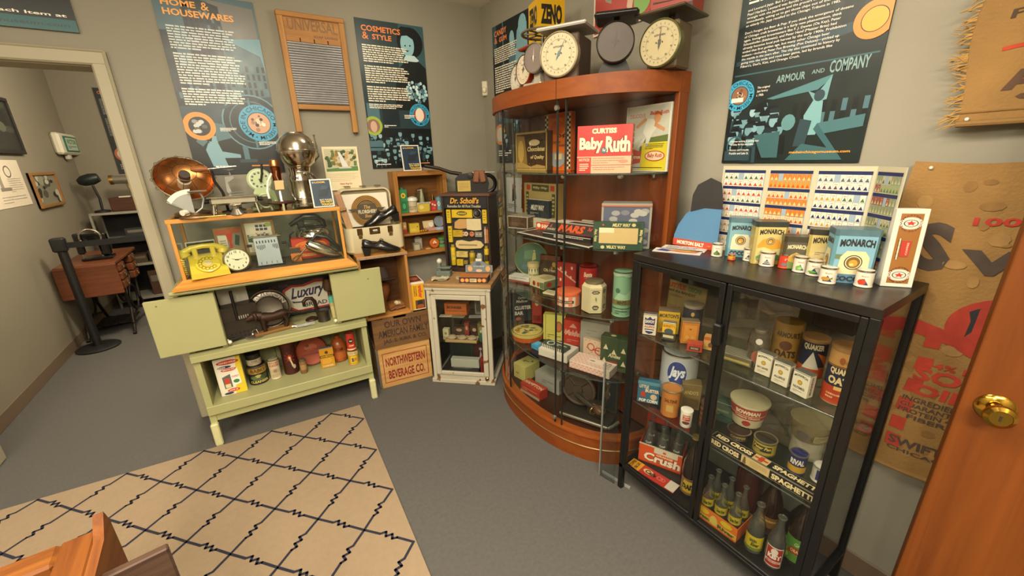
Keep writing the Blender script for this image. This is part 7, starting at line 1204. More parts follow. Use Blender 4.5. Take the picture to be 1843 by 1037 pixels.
scale('small white kitchen scale at the far end of the crown', 1.37, 2.06, -98, .07, 2.01, '#cfcbb8', '#b9b5a4', '#b0ac9c', (.1, .1, .13), (.13, .12, 2.085, .012), '#3a3c36', 80, neck=False)
scale('red rimmed kitchen scale with a red platform', 1.33, 1.925, -92, .072, 2.03, '#cfc4a8', '#a5381f', '#a89f88', (.11, .1, .16), (.15, .13, 2.128, .014), '#9c3a1e', 72, neck=False)
t = scale('small grey dialled scale with a wire ring tray', 1.285, 1.775, -80, .066, 2.052, '#756a62', '#8d867c', '#9a9484', (.07, .08, .14), None, '#888', 85, base=(.12, .14, .03, '#b0aa9a'), tick=False, handc='#d0c8b8')
MB().cyl((0, .06, .14), (0, .06, .24), .008).build('stem', mt('#6a6454', .4, .6), t); b = MB().ring((0, .06, .25), .1, .006, 'z').ring((0, .06, .25), .035, .005, 'z')
for k in range(8): b.cyl((.03 * math.cos(R(45 * k)), .06 + .03 * math.sin(R(45 * k)), .25), (.1 * math.cos(R(45 * k)), .06 + .1 * math.sin(R(45 * k)), .25), .004)
b.build('ring_tray', mt('#6a6250', .4, .7), t)
scale('large cream dialled scale with a pale edged platform', 1.285, 1.585, -62, .092, 2.03, '#b0a584', '#a39a7c', '#4a3a2c', (.17, .17, .2), (.24, .2, 2.138, .014), '#c9c8c0', 62, neck=False, handc='#4c6a70')
scale('dark brown dialled scale with a black platform', 1.33, 1.29, -48, .074, 2.02, '#33291f', '#2a221c', '#1c1a18', (.13, .06, .15), (.17, .15, 2.105, .022), '#1a1918', 82, tick=False, handc='#2a2420')
scale('cream dialled scale with a green rim and brown body', 1.43, 1.155, -78, .083, 1.998, '#9c916c', '#5c5c34', '#5a4a34', (.12, .12, .16), (.2, .22, 2.098, .01), '#4a4030', 86, neck=False)
p = (1.41, 1.165, 2.1085)
carton('biscuit_tin', 'red and black crackled tin on the platform of the green rimmed scale', 'tin', p[0] + .09, p[1] + .01, p[2], .17, .1, .13, -78, '#8a2f20', front=[('r', 0, 0, 1, .2, '#1c1512')] + [('p', [(random.Random(i).random(), random.Random(i + 30).random()), (random.Random(i + 60).random(), random.Random(i + 30).random() + .05), (random.Random(i + 60).random(), random.Random(i + 30).random() + .09)], '#1c1512') for i in range(9)], left=[('r', 0, 0, 1, .3, '#1c1512'), ('r', .3, .4, .6, .8, '#1c1512')])
zt_ = [('r', 0, .0, 1, 1, '#c49a0e'), ('t', 'ZENO', .1, .74, .9, .94, '#1a1712', .06)]
carton('gum_tin', 'tall yellow Zeno gum vending tin behind the ring tray scale', 'tin', 1.5, 1.915, SZ, .15, .14, .46, -15, '#c49a0e', front=zt_, left=zt_ + [('t', 'MEANS', .12, .5, .8, .6, '#1a1712', .04), ('t', 'GOOD', .12, .36, .7, .46, '#1a1712', .04), ('t', 'GUM', .12, .22, .6, .32, '#1a1712', .04)], m=.1, gloss=True, ch=.004)
# ---------------------------------------------------------------- black metal and glass cabinet
KB = mt('#0f0f0f', .38, .1, .15, 25)
t = thing('glass_cabinet', 'black metal cabinet with two glass doors in front of the feed sack', 'cabinet', (1.29, .6905, 0), -90)
W2, D2 = .4025, .37
MB().bx(-W2, W2, 0, D2, 1.18, 1.209, .002).build('top_panel', mt('#1a1714', .33, .1, .1, 12), t)
for x_ in (-W2 + .012, W2 - .012):
    for y_ in (.012, D2 - .012): MB().bx(x_ - .012, x_ + .012, y_ - .012, y_ + .012, 0, 1.18, .002).build('leg_post', KB, t)
MB().bx(-W2 + .024, W2 - .024, .02, D2 - .004, .132, .146, .002).build('bottom_panel', KB, t)
MB().bx(-W2, W2, .0, .02, .128, .15, .002).build('bottom_rail', KB, t); MB().bx(-W2 + .024, W2 - .024, D2 - .02, D2, .128, .15).build('bottom_rail', KB, t)
for x_ in (-W2, W2 - .02): MB().bx(x_, x_ + .02, .024, D2 - .024, .128, .15).build('side_rail', KB, t)
KG = glass((.95, .96, .95), 1.0, .015, 'blk')
for s_ in (-1, 1):
    d = thing('x', '', ''); 
    for k in ('label', 'category'): del d[k]
    d.name = 'door'; d.parent = t
    x0, x1 = (-W2 + .024, -.003) if s_ < 0 else (.003, W2 - .024)
    for a_, b_ in ((x0, x0 + .018), (x1 - .018, x1)): MB().bx(a_, b_, -.002, .014, .152, 1.178, .002).build('door_stile', KB, d)
    for a_, b_ in ((.152, .168), (1.158, 1.178)): MB().bx(x0 + .018, x1 - .018, -.002, .014, a_, b_, .002).build('door_rail', KB, d)
    MB().bx(x0 + .016, x1 - .016, .004, .007, .165, 1.16).build('door_pane', KG, d)
MB().bx(-.016, .012, -.026, -.002, .955, 1.035, .005).build('handle', KB, t)
for x_ in (-W2 + .01, W2 - .014): MB().bx(x_, x_ + .003, .024, D2 - .024, .15, 1.18).build('side_pane', KG, t)
MB().bx(-W2 + .024, W2 - .024, D2 - .01, D2 - .006, .15, 1.18).build('back_pane', glass((.86, .87, .85), 3.2, .015, 'bback'), t)
for z_ in (.848, .508):
    s_ = MB().bx(-W2 + .022, W2 - .022, .035, D2 - .03, z_ - .006, z_).build('glass_shelf', SG, t); MB().bx(-W2 + .022, W2 - .022, .0325, .0345, z_ - .006, z_, .001).build('shelf_edge', mt('#4a524c', .15, .2), s_)
MB().bx(.17, .29, .26, .352, 1.02, 1.178, .004).build('lamp_housing', mt('#0a0a0a', .6), t)
B1_, B2_, B3_, BT = .849, .509, .147, 1.2095
def bt(label, x, y, z, pf, col, lab=None, z0=.02, z1=.09, r=None, tint=None, capc=None, span=150, name='soda_bottle'):
    """glass bottle: profile, label wrapped between z0 and z1"""
    t = thing(name, label, 'bottle', (x, y, z), face(x, y)); q_ = math.cos(math.atan2(x, y) - YAW) * .5 + .5; pf = [(p_[0] * q_, p_[1]) for p_ in pf]; r = r and r * q_
    m = mt(col, .06, 0, .1, 20, coat=.6) if tint is None else glass(tint, 2.2, .03, 'bot', (.52, .55, .48))
    MB().lathe(pf, 22).build('glass_body', m, t)
    if lab: rr_ = r or max(p_[0] for p_ in pf); MB().prt(lab, F_wrap(rr_ + .0004, z0, z1, span), .04, asp=rr_ * R(span) / (z1 - z0)).build('label', PRINT(), t)
    tp = pf[-1]
    if capc: MB().lathe([(tp[0] + .002, tp[1] - .008), (tp[0] + .002, tp[1] + .004), (.0001, tp[1] + .005)], 16).build('cap', mt(capc, .35, .5), t)
    else: MB().ring((0, 0, tp[1]), tp[0], .003, 'z', 16, 6).build('lip', m, t)
    return t
LP = lambda h, r, s=.55: [(r * .85, 0), (r, .006), (r, h * s), (r * .8, h * (s + .1)), (r * .42, h * .82), (r * .36, h * .96), (r * .42, h)]
# upper shelf ----
carton('spice_tin', 'white spice tin with a navy shield label in the black cabinet', 'tin', 1.345, 1.025, B1_, .056, .03, .095, -58, '#c9c0aa', front=[('p', [(.12, .86), (.3, .78), (.5, .9), (.7, .78), (.88, .86), (.86, .5), (.14, .5)], '#26285c'), ('t', 'SAVOY', .16, .58, .84, .74, '#d6cdb8', .04), ('t', 'ALLSPICE', .12, .36, .88, .46, '#a5381f', .03), ('p', [(.14, .3), (.86, .3), (.75, .12), (.5, .06), (.25, .12)], '#26285c'), ('r', .2, .2, .8, .25, '#d6cdb8')], m=.1, lid=(.004, '#8d8a80', .7))
carton('salt_box', 'yellow salt box with a worn top behind the yellow mustard tin', 'box', 1.425, .99, B1_, .085, .06, .1, -52, '#a5851e', front=[('r', 0, 0, 1, 1, '#b08d1c'), ('t', "MORTON'S", .04, .72, .96, .9, '#3a2f1c', .04), ('e', .5, .42, .3, .2, '#6a5a24', 16), ('l', .1, .08, .9, .22, 2, '#4a3c1c', 4)], top=[('r', 0, 0, 1, 1, '#6a5c46')])
carton('mustard_tin', 'small yellow and navy tin in front of the yellow salt box', 'tin', 1.372, .948, B1_, .052, .03, .075, -60, '#b5961c', front=[('r', 0, .42, 1, 1, '#c09f1c'), ('t', "BURNETT'S", .06, .74, .94, .9, '#a5381f', .03), ('e', .5, .5, .34, .18, '#3a4448', 16), ('r', 0, 0, 1, .4, '#2c3238'), ('r', .1, .12, .9, .28, '#b5a878')], m=.1, lid=(.004, '#9a978c', .7))
can('salt_can', "navy round salt can lettered Morton's in the black cabinet", 'can', 1.51, .935, B1_, .044, .135, '#23283a', [('t', "MORTON'S", .3, .36, .74, .54, '#b5ae98', .04), ('e', .5, .76, .05, .08, '#b59a44', 12), ('l', .34, .14, .7, .28, 2, '#8a8672', 4)], rim=False, lidc='#9a917a')
t = tag(MB().bx(-.105, .105, 0, .005, 0, .165).build('comic_sheet', mt('#8a7544', .7), loc=(1.60, 1.045, .862), rot=(-3, 0, -92)), 'yellowed comic sheet with coloured title letters at the back of the black cabinet', 'sheet')
MB().prt([('r', 0, 0, 1, 1, '#8f7a48')] + [('t', 'LITTLE', .06, .8, .5, .94, '#a5381f', .05)] + [('t', 'OSCAR', .56, .8, .9, .94, '#4a6a3c', .05), ('t', 'and the BANDIT', .08, .68, .76, .76, '#3a2f1c', .03), ('e', .28, .58, .18, .035, '#7a6638', 16), ('l', .1, .1, .9, .3, 4, '#6a5730', 4, .3)], F_front(.21, .165), asp=1.3).build('print', PRINT(), t)
carton('spice_tin', 'orange tin with a ruled panel front in the black cabinet', 'tin', 1.405, .872, B1_, .066, .04, .098, -48, '#a8641c', front=[('r', .08, .06, .92, .9, '#b87a2a'), ('b', .1, .08, .9, .88, .02, '#7a4414'), ('p', [(.4, .7), (.5, .62), (.6, .7)], '#7a4414'), ('e', .35, .3, .12, .1, '#c08a3a', 10), ('e', .65, .3, .12, .1, '#c08a3a', 10)], lid=(.005, '#8d7a58', .5))
carton('tea_tin', 'small flat red tin lying before the orange tin', 'tin', 1.36, .818, B1_, .056, .035, .036, -58, '#9c2f1c', front=[('r', .15, .2, .85, .62, '#2c2420'), ('t', 'SHORE', .25, .3, .75, .52, '#b59a6a', .03)], top=[('r', 0, 0, 1, 1, '#a5452c')])
carton('tea_tin', 'small cream and orange tin beside the door handle in the black cabinet', 'tin', 1.42, .79, B1_, .052, .035, .056, -68, '#b58d4c', front=[('r', 0, .75, 1, 1, '#a5541f'), ('e', .5, .4, .16, .2, '#5c3a1c', 14), ('l', .1, .1, .9, .3, 2, '#8a5a2a', 4, .3)])
t = carton('wafer_tin', 'flat clear lidded tin at the middle of the upper black cabinet shelf', 'tin', 1.40, .68, B1_, .11, .07, .03, -80, '#6a644c', top=[('r', 0, 0, 1, 1, '#8d8a76')] + [('r', .04, .1 + .18 * i, .96, .16 + .18 * i, '#4a463a') for i in range(5)], front=[('r', .05, .2, .95, .5, '#9a8d4c')], m=.3, r=.3)
t = bt('clear ball shaped jar with a dull stopper in the black cabinet', 1.45, .63, B1_, [(.03, 0), (.036, .01), (.034, .06), (.04, .08), (.035, .13), (.02, .14)], '#6a5040', [('e', .5, .3, .2, .2, '#8a5040', 14), ('e', .5, .8, .12, .1, '#b5b0a4', 12)], .01, .13, .037, (.88, .8, .74), '#8a8070', name='glass_jar')
can('oats_can', "tall tan worn can lettered Armour's Oats at the back of the black cabinet", 'can', 1.555, .585, B1_, .058, .165, '#8d6c30', [('t', "ARMOUR'S", .28, .7, .74, .84, '#3a2c1c', .04), ('e', .5, .5, .12, .12, '#5a3a24', 14), ('t', 'OATS', .3, .2, .72, .38, '#3a2c1c', .05)], rim=False)
t = can('oats_can', 'navy and orange oats can with a white triangle label', 'can', 1.53, .49, B1_, .05, .145, '#a5531c', [('r', 0, .3, 1, 1, '#23273a'), ('t', 'QUAKER', .2, .74, .8, .92, '#c9bb94', .05), ('p', [(.5, .72), (.26, .24), (.74, .24)], '#c4beac'), ('r', 0, 0, 1, .24, '#a8431c'), ('p', [(.62, .7), (.95, .3), (.95, .6)], '#b5601c')], rim=False, span=150, lidc='#8d6a40')
t = can('oats_can', 'large tan, navy and red oats can by the cabinet post', 'can', 1.425, .372, B1_, .055, .188, '#a8804a', [('r', 0, .32, 1, .68, '#23273a'), ('t', 'QUAKER', .22, .54, .78, .67, '#cbb884', .05), ('t', 'OATS', .22, .36, .78, .51, '#cbb884', .05), ('r', 0, 0, 1, .32, '#a53a1f'), ('r', .4, .26, .8, .33, '#c9a85c'), ('l', .25, .08, .75, .2, 2, '#d0a078', 4), ('e', .45, .82, .06, .06, '#8a4a24', 12), ('e', .6, .8, .06, .06, '#8a5a24', 12), ('r', 0, .7, 1, .72, '#7a4a20')], rim=False, span=160, lidc='#8d6a40')
for i, (x_, y_, a_, s_, n_) in enumerate(((1.395, .58, -91, 'BAY LEAVES', 'first white spice tin with a gold seal from the cabinet middle'), (1.375, .516, -96, 'ALLSPICE', 'middle of the three white spice tins with gold seals'), (1.358, .451, -102, 'NUTMEG', 'white spice tin with a gold seal closest to the large oats can'))):
    carton('spice_tin', n_, 'tin', x_, y_, B1_, .052, .032, .08, a_, '#c4bda6', front=[('t', 'MONARCH', .1, .76, .9, .86, '#2c2a22', .03, 0, .06), ('e', .5, .58, .14, .1, '#8a6a24', 18), ('e', .5, .58, .1, .07, '#b5923a', 16), ('t', s_, .16, .3, .84, .4, '#4a463a', .02), ('l', .2, .12, .8, .24, 2, '#7d786a', i, .3)], right=[('v', 'MONARCH', .35, .12, .65, .9, '#2c2a22', .03)], lid=(.003, '#8d8c80', .7))
# middle shelf ----
can('chip_can', 'large white potato chip can with a blue oval emblem', 'can', 1.525, .98, B2_, .088, .235, '#a9adb0', [('e', .46, .64, .23, .27, '#233a78', 36), ('o', .46, .64, .245, .285, .05, '#c0c4c8'), ('t', 'Jays', .27, .5, .66, .8, '#cdd2d8', .04, .3), ('t', 'POTATO', .18, .2, .8, .31, '#233060', .05), ('t', 'CHIPS', .22, .05, .7, .16, '#233060', .05)], rim=True, span=130)
carton('popcorn_box', 'blue popcorn box lettered Little Buster in the black cabinet', 'box', 1.356, 1.008, B2_, .095, .035, .11, -56, '#2a5a70', front=[('r', 0, .86, 1, 1, '#4a7a88'), ('t', 'LITTLE', .08, .7, .5, .84, '#cdb89c', .04), ('t', 'BUSTER', .36, .52, .98, .68, '#cdb89c', .04), ('t', 'POP CORN', .1, .05, .94, .2, '#d0c8b4', .05), ('e', .75, .34, .15, .13, '#b5a084', 16), ('p', [(.14, .3), (.2, .55), (.34, .55), (.4, .3)], '#a5341f')], left=[('r', 0, 0, 1, 1, '#8a3a34')])
t = can('saltine_can', 'open orange cracker can on the middle shelf of the black cabinet', 'can', 1.376, .905, B2_, .042, .128, '#a5682a', [('t', 'SALTINE', .3, .58, .7, .72, '#4a2c14', .04), ('r', .38, .2, .6, .48, '#a88a4c')], rim=False); MB().ring((0, 0, .128), .042, .003).build('rim', mt('#b0a890', .3, .8), t); MB().lathe([(.039, .125), (.0001, .124)], 24, cap=False).build('opening', mt('#2a2018', .8), t)
can('salt_shaker', 'small white cylinder with a red label on the middle shelf', 'can', 1.36, .815, B2_, .026, .075, '#d0cabc', [('r', .32, .44, .7, .86, '#a5381f'), ('t', 'TURKEY', .35, .7, .67, .82, '#d8cdb8', .03), ('l', .36, .48, .66, .66, 2, '#d8b89c', 4), ('e', .5, .3, .18, .12, '#5a3020', 16)], rim=False, lidc='#d8d2c4')
carton('cracker_box', 'olive brown box behind the white salt cylinder', 'box', 1.47, .872, B2_, .08, .06, .125, -52, '#6a5a34', front=[('t', "ANDO'S", .15, .6, .85, .75, '#a5925c', .03), ('r', .1, .1, .9, .45, '#5a4a28')])
can('biscuit_can', 'dark brown stacked cup shape behind the door frame', 'can', 1.42, .76, B2_, .034, .12, '#4a3222', [('r', 0, .1 + .22 * i, 1, .2 + .22 * i, '#7a4a2c') for i in range(4)], rim=False)
t = tag(MB().lathe([(.048, 0), (.052, .004), (.068, .098), (.072, .1), (.072, .108), (.066, .108)], 32, cap=True).build('cheese_tub', mt('#b0a684', .5), loc=(1.545, .665, B2_ + .03), rot=(0, 0, face(1.545, .665))), 'tapered cream and red cottage cheese tub in the black cabinet', 'tub')
MB().prt([('r', 0, .42, 1, .98, '#93292a'), ('r', 0, .6, 1, .63, '#c9bd9c'), ('t', 'BOWMAN', .27, .68, .73, .9, '#c9bd9c', .06), ('t', 'Cottage Cheese', .24, .46, .76, .58, '#c9bd9c', .04), ('e', .5, .22, .09, .14, '#93292a', 16), ('r', .47, .1, .53, .18, '#93292a')], lambda u, v, k: ((.0525 + .0165 * v + EPS * k) * math.sin(R((u - .5) * 170)), -(.0525 + .0165 * v + EPS * k) * math.cos(R((u - .5) * 170)), .006 + .092 * v), .04).build('label', PRINT(), t); MB().lathe([(.066, .107), (.0001, .106)], 28, cap=False).build('lid', mt('#a59d88', .5), t)
MB().lathe([(.05, -.03), (.05, 0)], 24).build('pedestal', mt('#3a302a', .5), t)
can('coffee_can', 'dark gold lettered coffee can on the middle shelf', 'can', 1.475, .655, B2_, .05, .03, '#2a2018', [('t', 'COFFEE', .3, .2, .7, .8, '#8d7438', .04)], rim=True)
o = can('peanut_butter_can', 'yellow banded peanut butter can on the middle shelf', 'can', 1.462, .552, B2_, .047, .062, '#2c2a20', [('r', 0, .05, 1, .95, '#98842a'), ('r', .2, .3, .7, .8, '#2a3024'), ('t', 'Peter Pan', .22, .5, .68, .75, '#b5a04a', .04, .2), ('l', .24, .32, .66, .46, 1, '#b5a04a', 4)], lidc='#8d8868')
can('dog_food_can', 'navy and yellow can lettered Rival on the middle shelf', 'can', 1.46, .44, B2_, .035, .075, '#23285a', [('r', 0, 0, 1, .38, '#b08a1c'), ('t', 'RIVAL', .26, .48, .74, .84, '#cfc8b4', .05)], lidc='#7a7460')
can('dog_food_can', 'open white and navy can with a slotted lid by the cabinet post', 'can', 1.475, .372, B2_, .036, .06, '#b5b0a0', [('r', .36, .1, 1, .95, '#2a2a5c'), ('t', 'RIVAL', .46, .4, .92, .76, '#cfc8b4', .05)], lidc='#a9a79c')
o = tag(MB().lathe([(.052, 0), (.055, .004), (.066, .075), (.068, .078)], 30).build('cheese_tub', mt('#7f7654', .5), loc=(1.58, .462, B2_ + .075), rot=(0, 0, face(1.58, .462))), 'wide pale tub with a dark round seal behind the spice tins', 'tub'); MB().prt([('e', .4, .5, .12, .3, '#4a4840', 20), ('r', .6, .3, .9, .7, '#8a8460'), ('l', .62, .35, .88, .65, 3, '#5c583c', 4), ('r', .9, .2, 1, .9, '#a5442c')], lambda u, v, k: ((.0555 + .011 * v + EPS * k) * math.sin(R((u - .5) * 160)), -(.075 + .013 * v + EPS * k) * math.cos(R((u - .5) * 160)), .005 + .07 * v), .04).build('label', PRINT(), o); MB().lathe([(.05, -.075), (.05, 0)], 24).build('stand', mt('#8a8672', .6), o)
carton('green_tin', 'dark green tin in the shadow at the middle of the black cabinet', 'tin', 1.5, .745, B2_, .09, .06, .09, -75, '#2a4034', front=[('l', .2, .3, .8, .7, 2, '#5a6a54', 4)])
o = carton('spaghetti_box', 'long black spaghetti box with cream lettering at the shelf front', 'box', 1.338, .51, B2_, .365, .045, .038, -89.5, '#171612', front=[('b', .004, .03, .996, .97, .004, '#8d8468'), ('t', 'RED CROSS', .02, .22, .31, .78, '#cbb98c', .05), ('r', .335, .06, .6, .94, '#b59e6a'), ('l', .42, .2, .58, .8, 4, '#6a5a3a', 4, .3), ('p', [(.35, .1), (.36, .85), (.375, .85), (.385, .1)], '#5a4a30'), ('t', 'SPAGHETTI', .62, .22, .965, .78, '#cbb98c', .05)], top=[('b', .004, .02, .996, .98, .004, '#8d8468'), ('t', 'RED CROSS', .04, .25, .4, .75, '#cbb98c', .05), ('r', .42, .1, .56, .9, '#b59e6a'), ('r', .47, .15, .51, .85, '#a53a1f'), ('r', .43, .4, .55, .6, '#a53a1f'), ('t', 'SPAGHETTI', .6, .25, .97, .75, '#cbb98c', .05)])
# cabinet floor ----
t = thing('soda_carton', 'orange soda bottle carton lettered Orange Crush with a red top band', 'carton', (1.43, .965, B3_), -66)
OC = mt('#b8431a', .5, 0, .06, 15)
f_ = MB().bx(-.1, .1, -.001, .001, 0, .1).build('front_panel', OC, t); MB().bx(-.1, .1, .122, .124, 0, .1).build('back_panel', mt('#57504a', .6), t)
for s_ in (-.1, .098): MB().bx(s_, s_ + .002, 0, .122, 0, .1).build('side_panel', OC, t)
MB().bx(-.098, .098, .001, .122, 0, .002).build('bottom_panel', OC, t); MB().bx(-.098, .098, .06, .062, .0, .06).build('divider', mt('#57504a', .6), t); MB().bx(-.1, .1, .126, .128, .15, .225).build('handle_band', mt('#a5301c', .5), t); MB().bx(-.1, -.096, .124, .128, .0, .15).build('handle_stay', OC, t)
MB().prt([('r', 0, 0, 1, 1, '#c04a1c')] + [('e', .03 + i * .0625, 1, .04, .06, '#b5ae98', 12) for i in range(16)] + [('r', 0, 0, 1, .98, '#c04a1c'), ('r', .36, .7, .9, 1, '#bdb6a0'), ('e', .6, .85, .04, .07, '#c04a1c', 14), ('t', 'ORANGE', .42, .55, .8, .66, '#d0c4a4', .04), ('t', 'Crush', .12, .14, .98, .62, '#7a2a12', .08, .1), ('t', 'Crush', .13, .15, .98, .62, '#d8d0bc', .04, .1), ('r', 0, .0, 1, .06, '#a53a18')], flat(-.1, -.001, 0, (.2, 0, 0), (0, 0, .1), (0, -1, 0)), asp=2).build('print', PRINT(), f_)
for i in range(6):
    p = loc((1.43, .965, B3_), -66, -.066 + .066 * (i % 3), .032 + .06 * (i // 3), .0025)
    bt('clear soda bottle in the orange carton, %s row, %s' % (('front', 'back')[i // 3], ('beside the spaghetti side', 'in the middle', 'nearest the cabinet doors split')[i % 3] if i % 3 else 'by the corner post'), p[0], p[1], p[2], LP(.2, .027), '#8a8d80', [('t', 'Crush', .3, .2, .7, .8, '#b9b8ac', .03)], .1, .12, .0275, (.95, .96, .94))
t = carton('coffee_leaflet', 'red and yellow coffee leaflet lying at the front of the black cabinet floor', 'leaflet', 1.325, .94, B3_, .24, .062, .004, -82, '#a5281f', top=[('r', 0, 0, .26, 1, '#c08a1c'), ('v', 'COFFEE', .03, .1, .1, .9, '#3a1c12', .04), ('v', 'KIM-CAFE', .13, .15, .2, .85, '#3a1c12', .03), ('r', .82, 0, 1, 1, '#b8b0a0'), ('e', .42, .5, .11, .26, '#c4a46c', 18), ('t', 'Cafe', .36, .3, .58, .7, '#231814', .04, .2), ('o', .66, .5, .06, .2, .3, '#c4685a'), ('o', .72, .5, .05, .18, .3, '#c4685a')], ch=0)
bt('brown root beer bottle with a yellow label at the door split', 1.412, .79, B3_, [(.036, 0), (.04, .01), (.04, .13), (.036, .165), (.02, .23), (.014, .25), (.014, .29), (.016, .295)], '#1a0e08', [('r', 0, 0, 1, 1, '#7a5a2c'), ('p', [(.1, .5), (.25, .9), (.8, .9), (.92, .5), (.8, .15), (.2, .15)], '#b5952c'), ('t', "DAD'S", .16, .32, .86, .68, '#171310', .07), ('p', [(.25, .9), (.8, .98), (.8, .86)], '#23283a')], .012, .095, capc='#b5952c', span=140)
t = thing('bottle_carton', 'orange and yellow bottle carton lettered Green River', 'carton', (1.335, .62, B3_), -88)
GC = mt('#b5541c', .5)
f_ = MB().bx(-.085, .085, -.001, .001, 0, .066).build('front_panel', GC, t); MB().bx(-.085, .085, .113, .115, 0, .066).build('back_panel', mt('#57504a', .6), t)
for s_ in (-.085, .083): MB().bx(s_, s_ + .002, 0, .113, 0, .066).build('side_panel', GC, t)
MB().bx(-.083, .083, .001, .113, 0, .002).build('bottom_panel', GC, t); MB().bx(-.083, .083, .056, .058, 0, .06).build('divider', mt('#57504a', .6), t)
MB().prt([('r', 0, 0, 1, 1, '#b5601f'), ('r', 0, .1, 1, .45, '#b89034'), ('t', 'Green', .03, .14, .36, .42, '#3a4a24', .05), ('t', 'River', .56, .14, .96, .42, '#3a4a24', .05), ('e', .46, .45, .09, .35, '#b5a04c', 18), ('e', .2, .75, .14, .2, '#b5a01f', 16), ('e', .75, .75, .14, .2, '#b5a01f', 16), ('r', 0, 0, 1, .06, '#9c3a18')], flat(-.085, -.001, 0, (.17, 0, 0), (0, 0, .066), (0, -1, 0)), asp=2.5).build('print', PRINT(), f_)
GRL = [('r', 0, .1, 1, .9, '#98881c'), ('t', 'Green River', .26, .3, .74, .7, '#2c3a1c', .05)]
for i in range(6):
    p = loc((1.335, .62, B3_), -88, -.055 + .055 * (i % 3), .029 + .057 * (i // 3), .0025)
    bt('yellow labelled clear bottle in the Green River carton, %s row, %s' % (('front', 'back')[i // 3], ('end by the door split', 'centre', 'end by the single bottle')[i % 3]), p[0], p[1], p[2], LP(.195, .025), '#7d8458', GRL, .06, .105, .0255, (.93, .95, .86)); 
for i in range(6): pass
bt('single yellow labelled Green River bottle beside its carton', 1.368, .487, B3_, LP(.215, .033), '#7d8458', [('r', 0, .0, 1, 1, '#a8941c'), ('t', 'GREEN', .3, .58, .62, .8, '#2c3a1c', .05), ('t', 'River', .4, .3, .74, .56, '#2c3a1c', .05, .2), ('r', 0, 0, 1, .22, '#5c6a2c')], .02, .085, None, (.94, .95, .86))
bt('clear soda bottle with a red and white Kist label', 1.366, .415, B3_, LP(.22, .034), '#a9aaa0', [('r', .14, 0, .86, 1, '#b5ada0'), ('r', .18, .05, .82, .95, '#93281f'), ('e', .5, .78, .14, .16, '#bdb6a8', 16), ('t', 'KIST', .26, .42, .78, .66, '#c9c2b4', .06), ('r', .2, .22, .8, .34, '#bdb6a8'), ('t', 'BEVERAGES', .26, .24, .74, .32, '#93281f', .03)], .015, .105, None, (.96, .96, .95))
bt('dark brown bottle with a green and red label by the cabinet corner post', 1.452, .378, B3_, [(.04, 0), (.044, .01), (.044, .14), (.03, .19), (.016, .22), (.014, .26), (.016, .265)], '#1c0f0a', [('r', 0, 0, 1, 1, '#4c7a2c'), ('p', [(.2, .35), (.3, .62), (.78, .62), (.88, .35)], '#8a2f1c'), ('t', 'ORANGE', .3, .42, .82, .56, '#c9a46c', .04), ('t', 'Green', .4, .7, .8, .85, '#a8b88a', .03, .2), ('e', .2, .2, .08, .1, '#b5a02c', 12)], .02, .125, capc='#5a3a24', span=140)
bt('tall dark brown bottle standing behind the Green River bottles', 1.50, .5, B3_, LP(.27, .042), '#241209', [('r', 0, 0, 1, 1, '#6a4a20'), ('l', .2, .2, .8, .8, 2, '#a58a4c', 4)], .04, .09, capc='#3a2a1c')
bt('squat dark brown jug bottle behind the clear Kist bottle', 1.53, .4, B3_, [(.05, 0), (.055, .01), (.055, .12), (.03, .17), (.015, .19), (.016, .22)], '#180d08', None, capc='#3a2a1c')
t = tag(MB().lathe([(.05, 0), (.05, .2), (.044, .22), (.02, .225)], 24).build('syrup_jar', mt('#3a1a16', .2, 0, .15, 12), loc=(1.52, .6, B3_)), 'dark maroon glass jar at the back of the black cabinet floor', 'jar'); MB().lathe([(.03, .22), (.03, .24), (.0001, .241)], 18).build('lid', mt('#6a6458', .35, .7), t)
# ---------------------------------------------------------------- on top of the black cabinet
t = thing('countertop_cutout', 'blue standing cardboard cutout with a dark umbrella shape and red banner', 'cutout', (1.565, 1.005, BT), -86)
b = MB(); b.prism([(-.098, 0), (.1, 0), (.1, .17), (.06, .195), (.0, .18), (-.05, .14), (-.08, .09), (-.095, .045)], 0, .004); b.v = [(q[0], q[2], q[1]) for q in b.v]; bd = b.build('blue_hill', mt('#4f7ba0', .5, 0, .06), t)
b = MB(); b.prism([(-.03, .15), (-.028, .22), (-.01, .262), (.04, .29), (.085, .272), (.1, .2), (.1, .17), (.03, .17)], .0005, .0045); b.v = [(q[0], q[2] - .002, q[1]) for q in b.v]; b.build('umbrella_shape', mt('#2c2a2c', .5), t)
MB().prt([('r', 0, 0, 1, 1, '#b0442c'), ('t', 'MORTON SALT', .1, .22, .72, .78, '#d8cdb4', .06), ('l', .8, .4, .95, .6, 1, '#c48a4c', 4)], flat(-.098, -.0002, 0, (.198, 0, 0), (0, 0, .03), (0, -1, 0)), asp=6.5).build('banner', PRINT(), bd)
b = MB(); b.prism([(0, 0), (.06, 0), (.0, .16)], -.001, .001); b.v = [(q[2] + .03, q[0] + .004, q[1]) for q in b.v]; b.build('easel_back', mt('#8d8672', .7), t)
def leaflet(label, x, y, w_, d_, rz, ops): return carton('leaflet', label, 'leaflet', x, y, BT, w_, d_, .0012, rz, '#c4c0b6', top=ops, ch=0)
o = leaflet('white leaflet with orange and navy pictures at the front of the black cabinet top', 1.415, .985, .185, .075, -65, [('r', 0, 0, 1, 1, '#c8c4ba'), ('p', [(.05, .3), (.3, .2), (.45, .6), (.15, .8)], '#3a3f7a'), ('p', [(.3, .45), (.55, .25), (.9, .35), (.95, .75), (.5, .8)], '#c4601c'), ('p', [(.4, .6), (.6, .5), (.9, .6), (.7, .75)], '#d0a83a')])
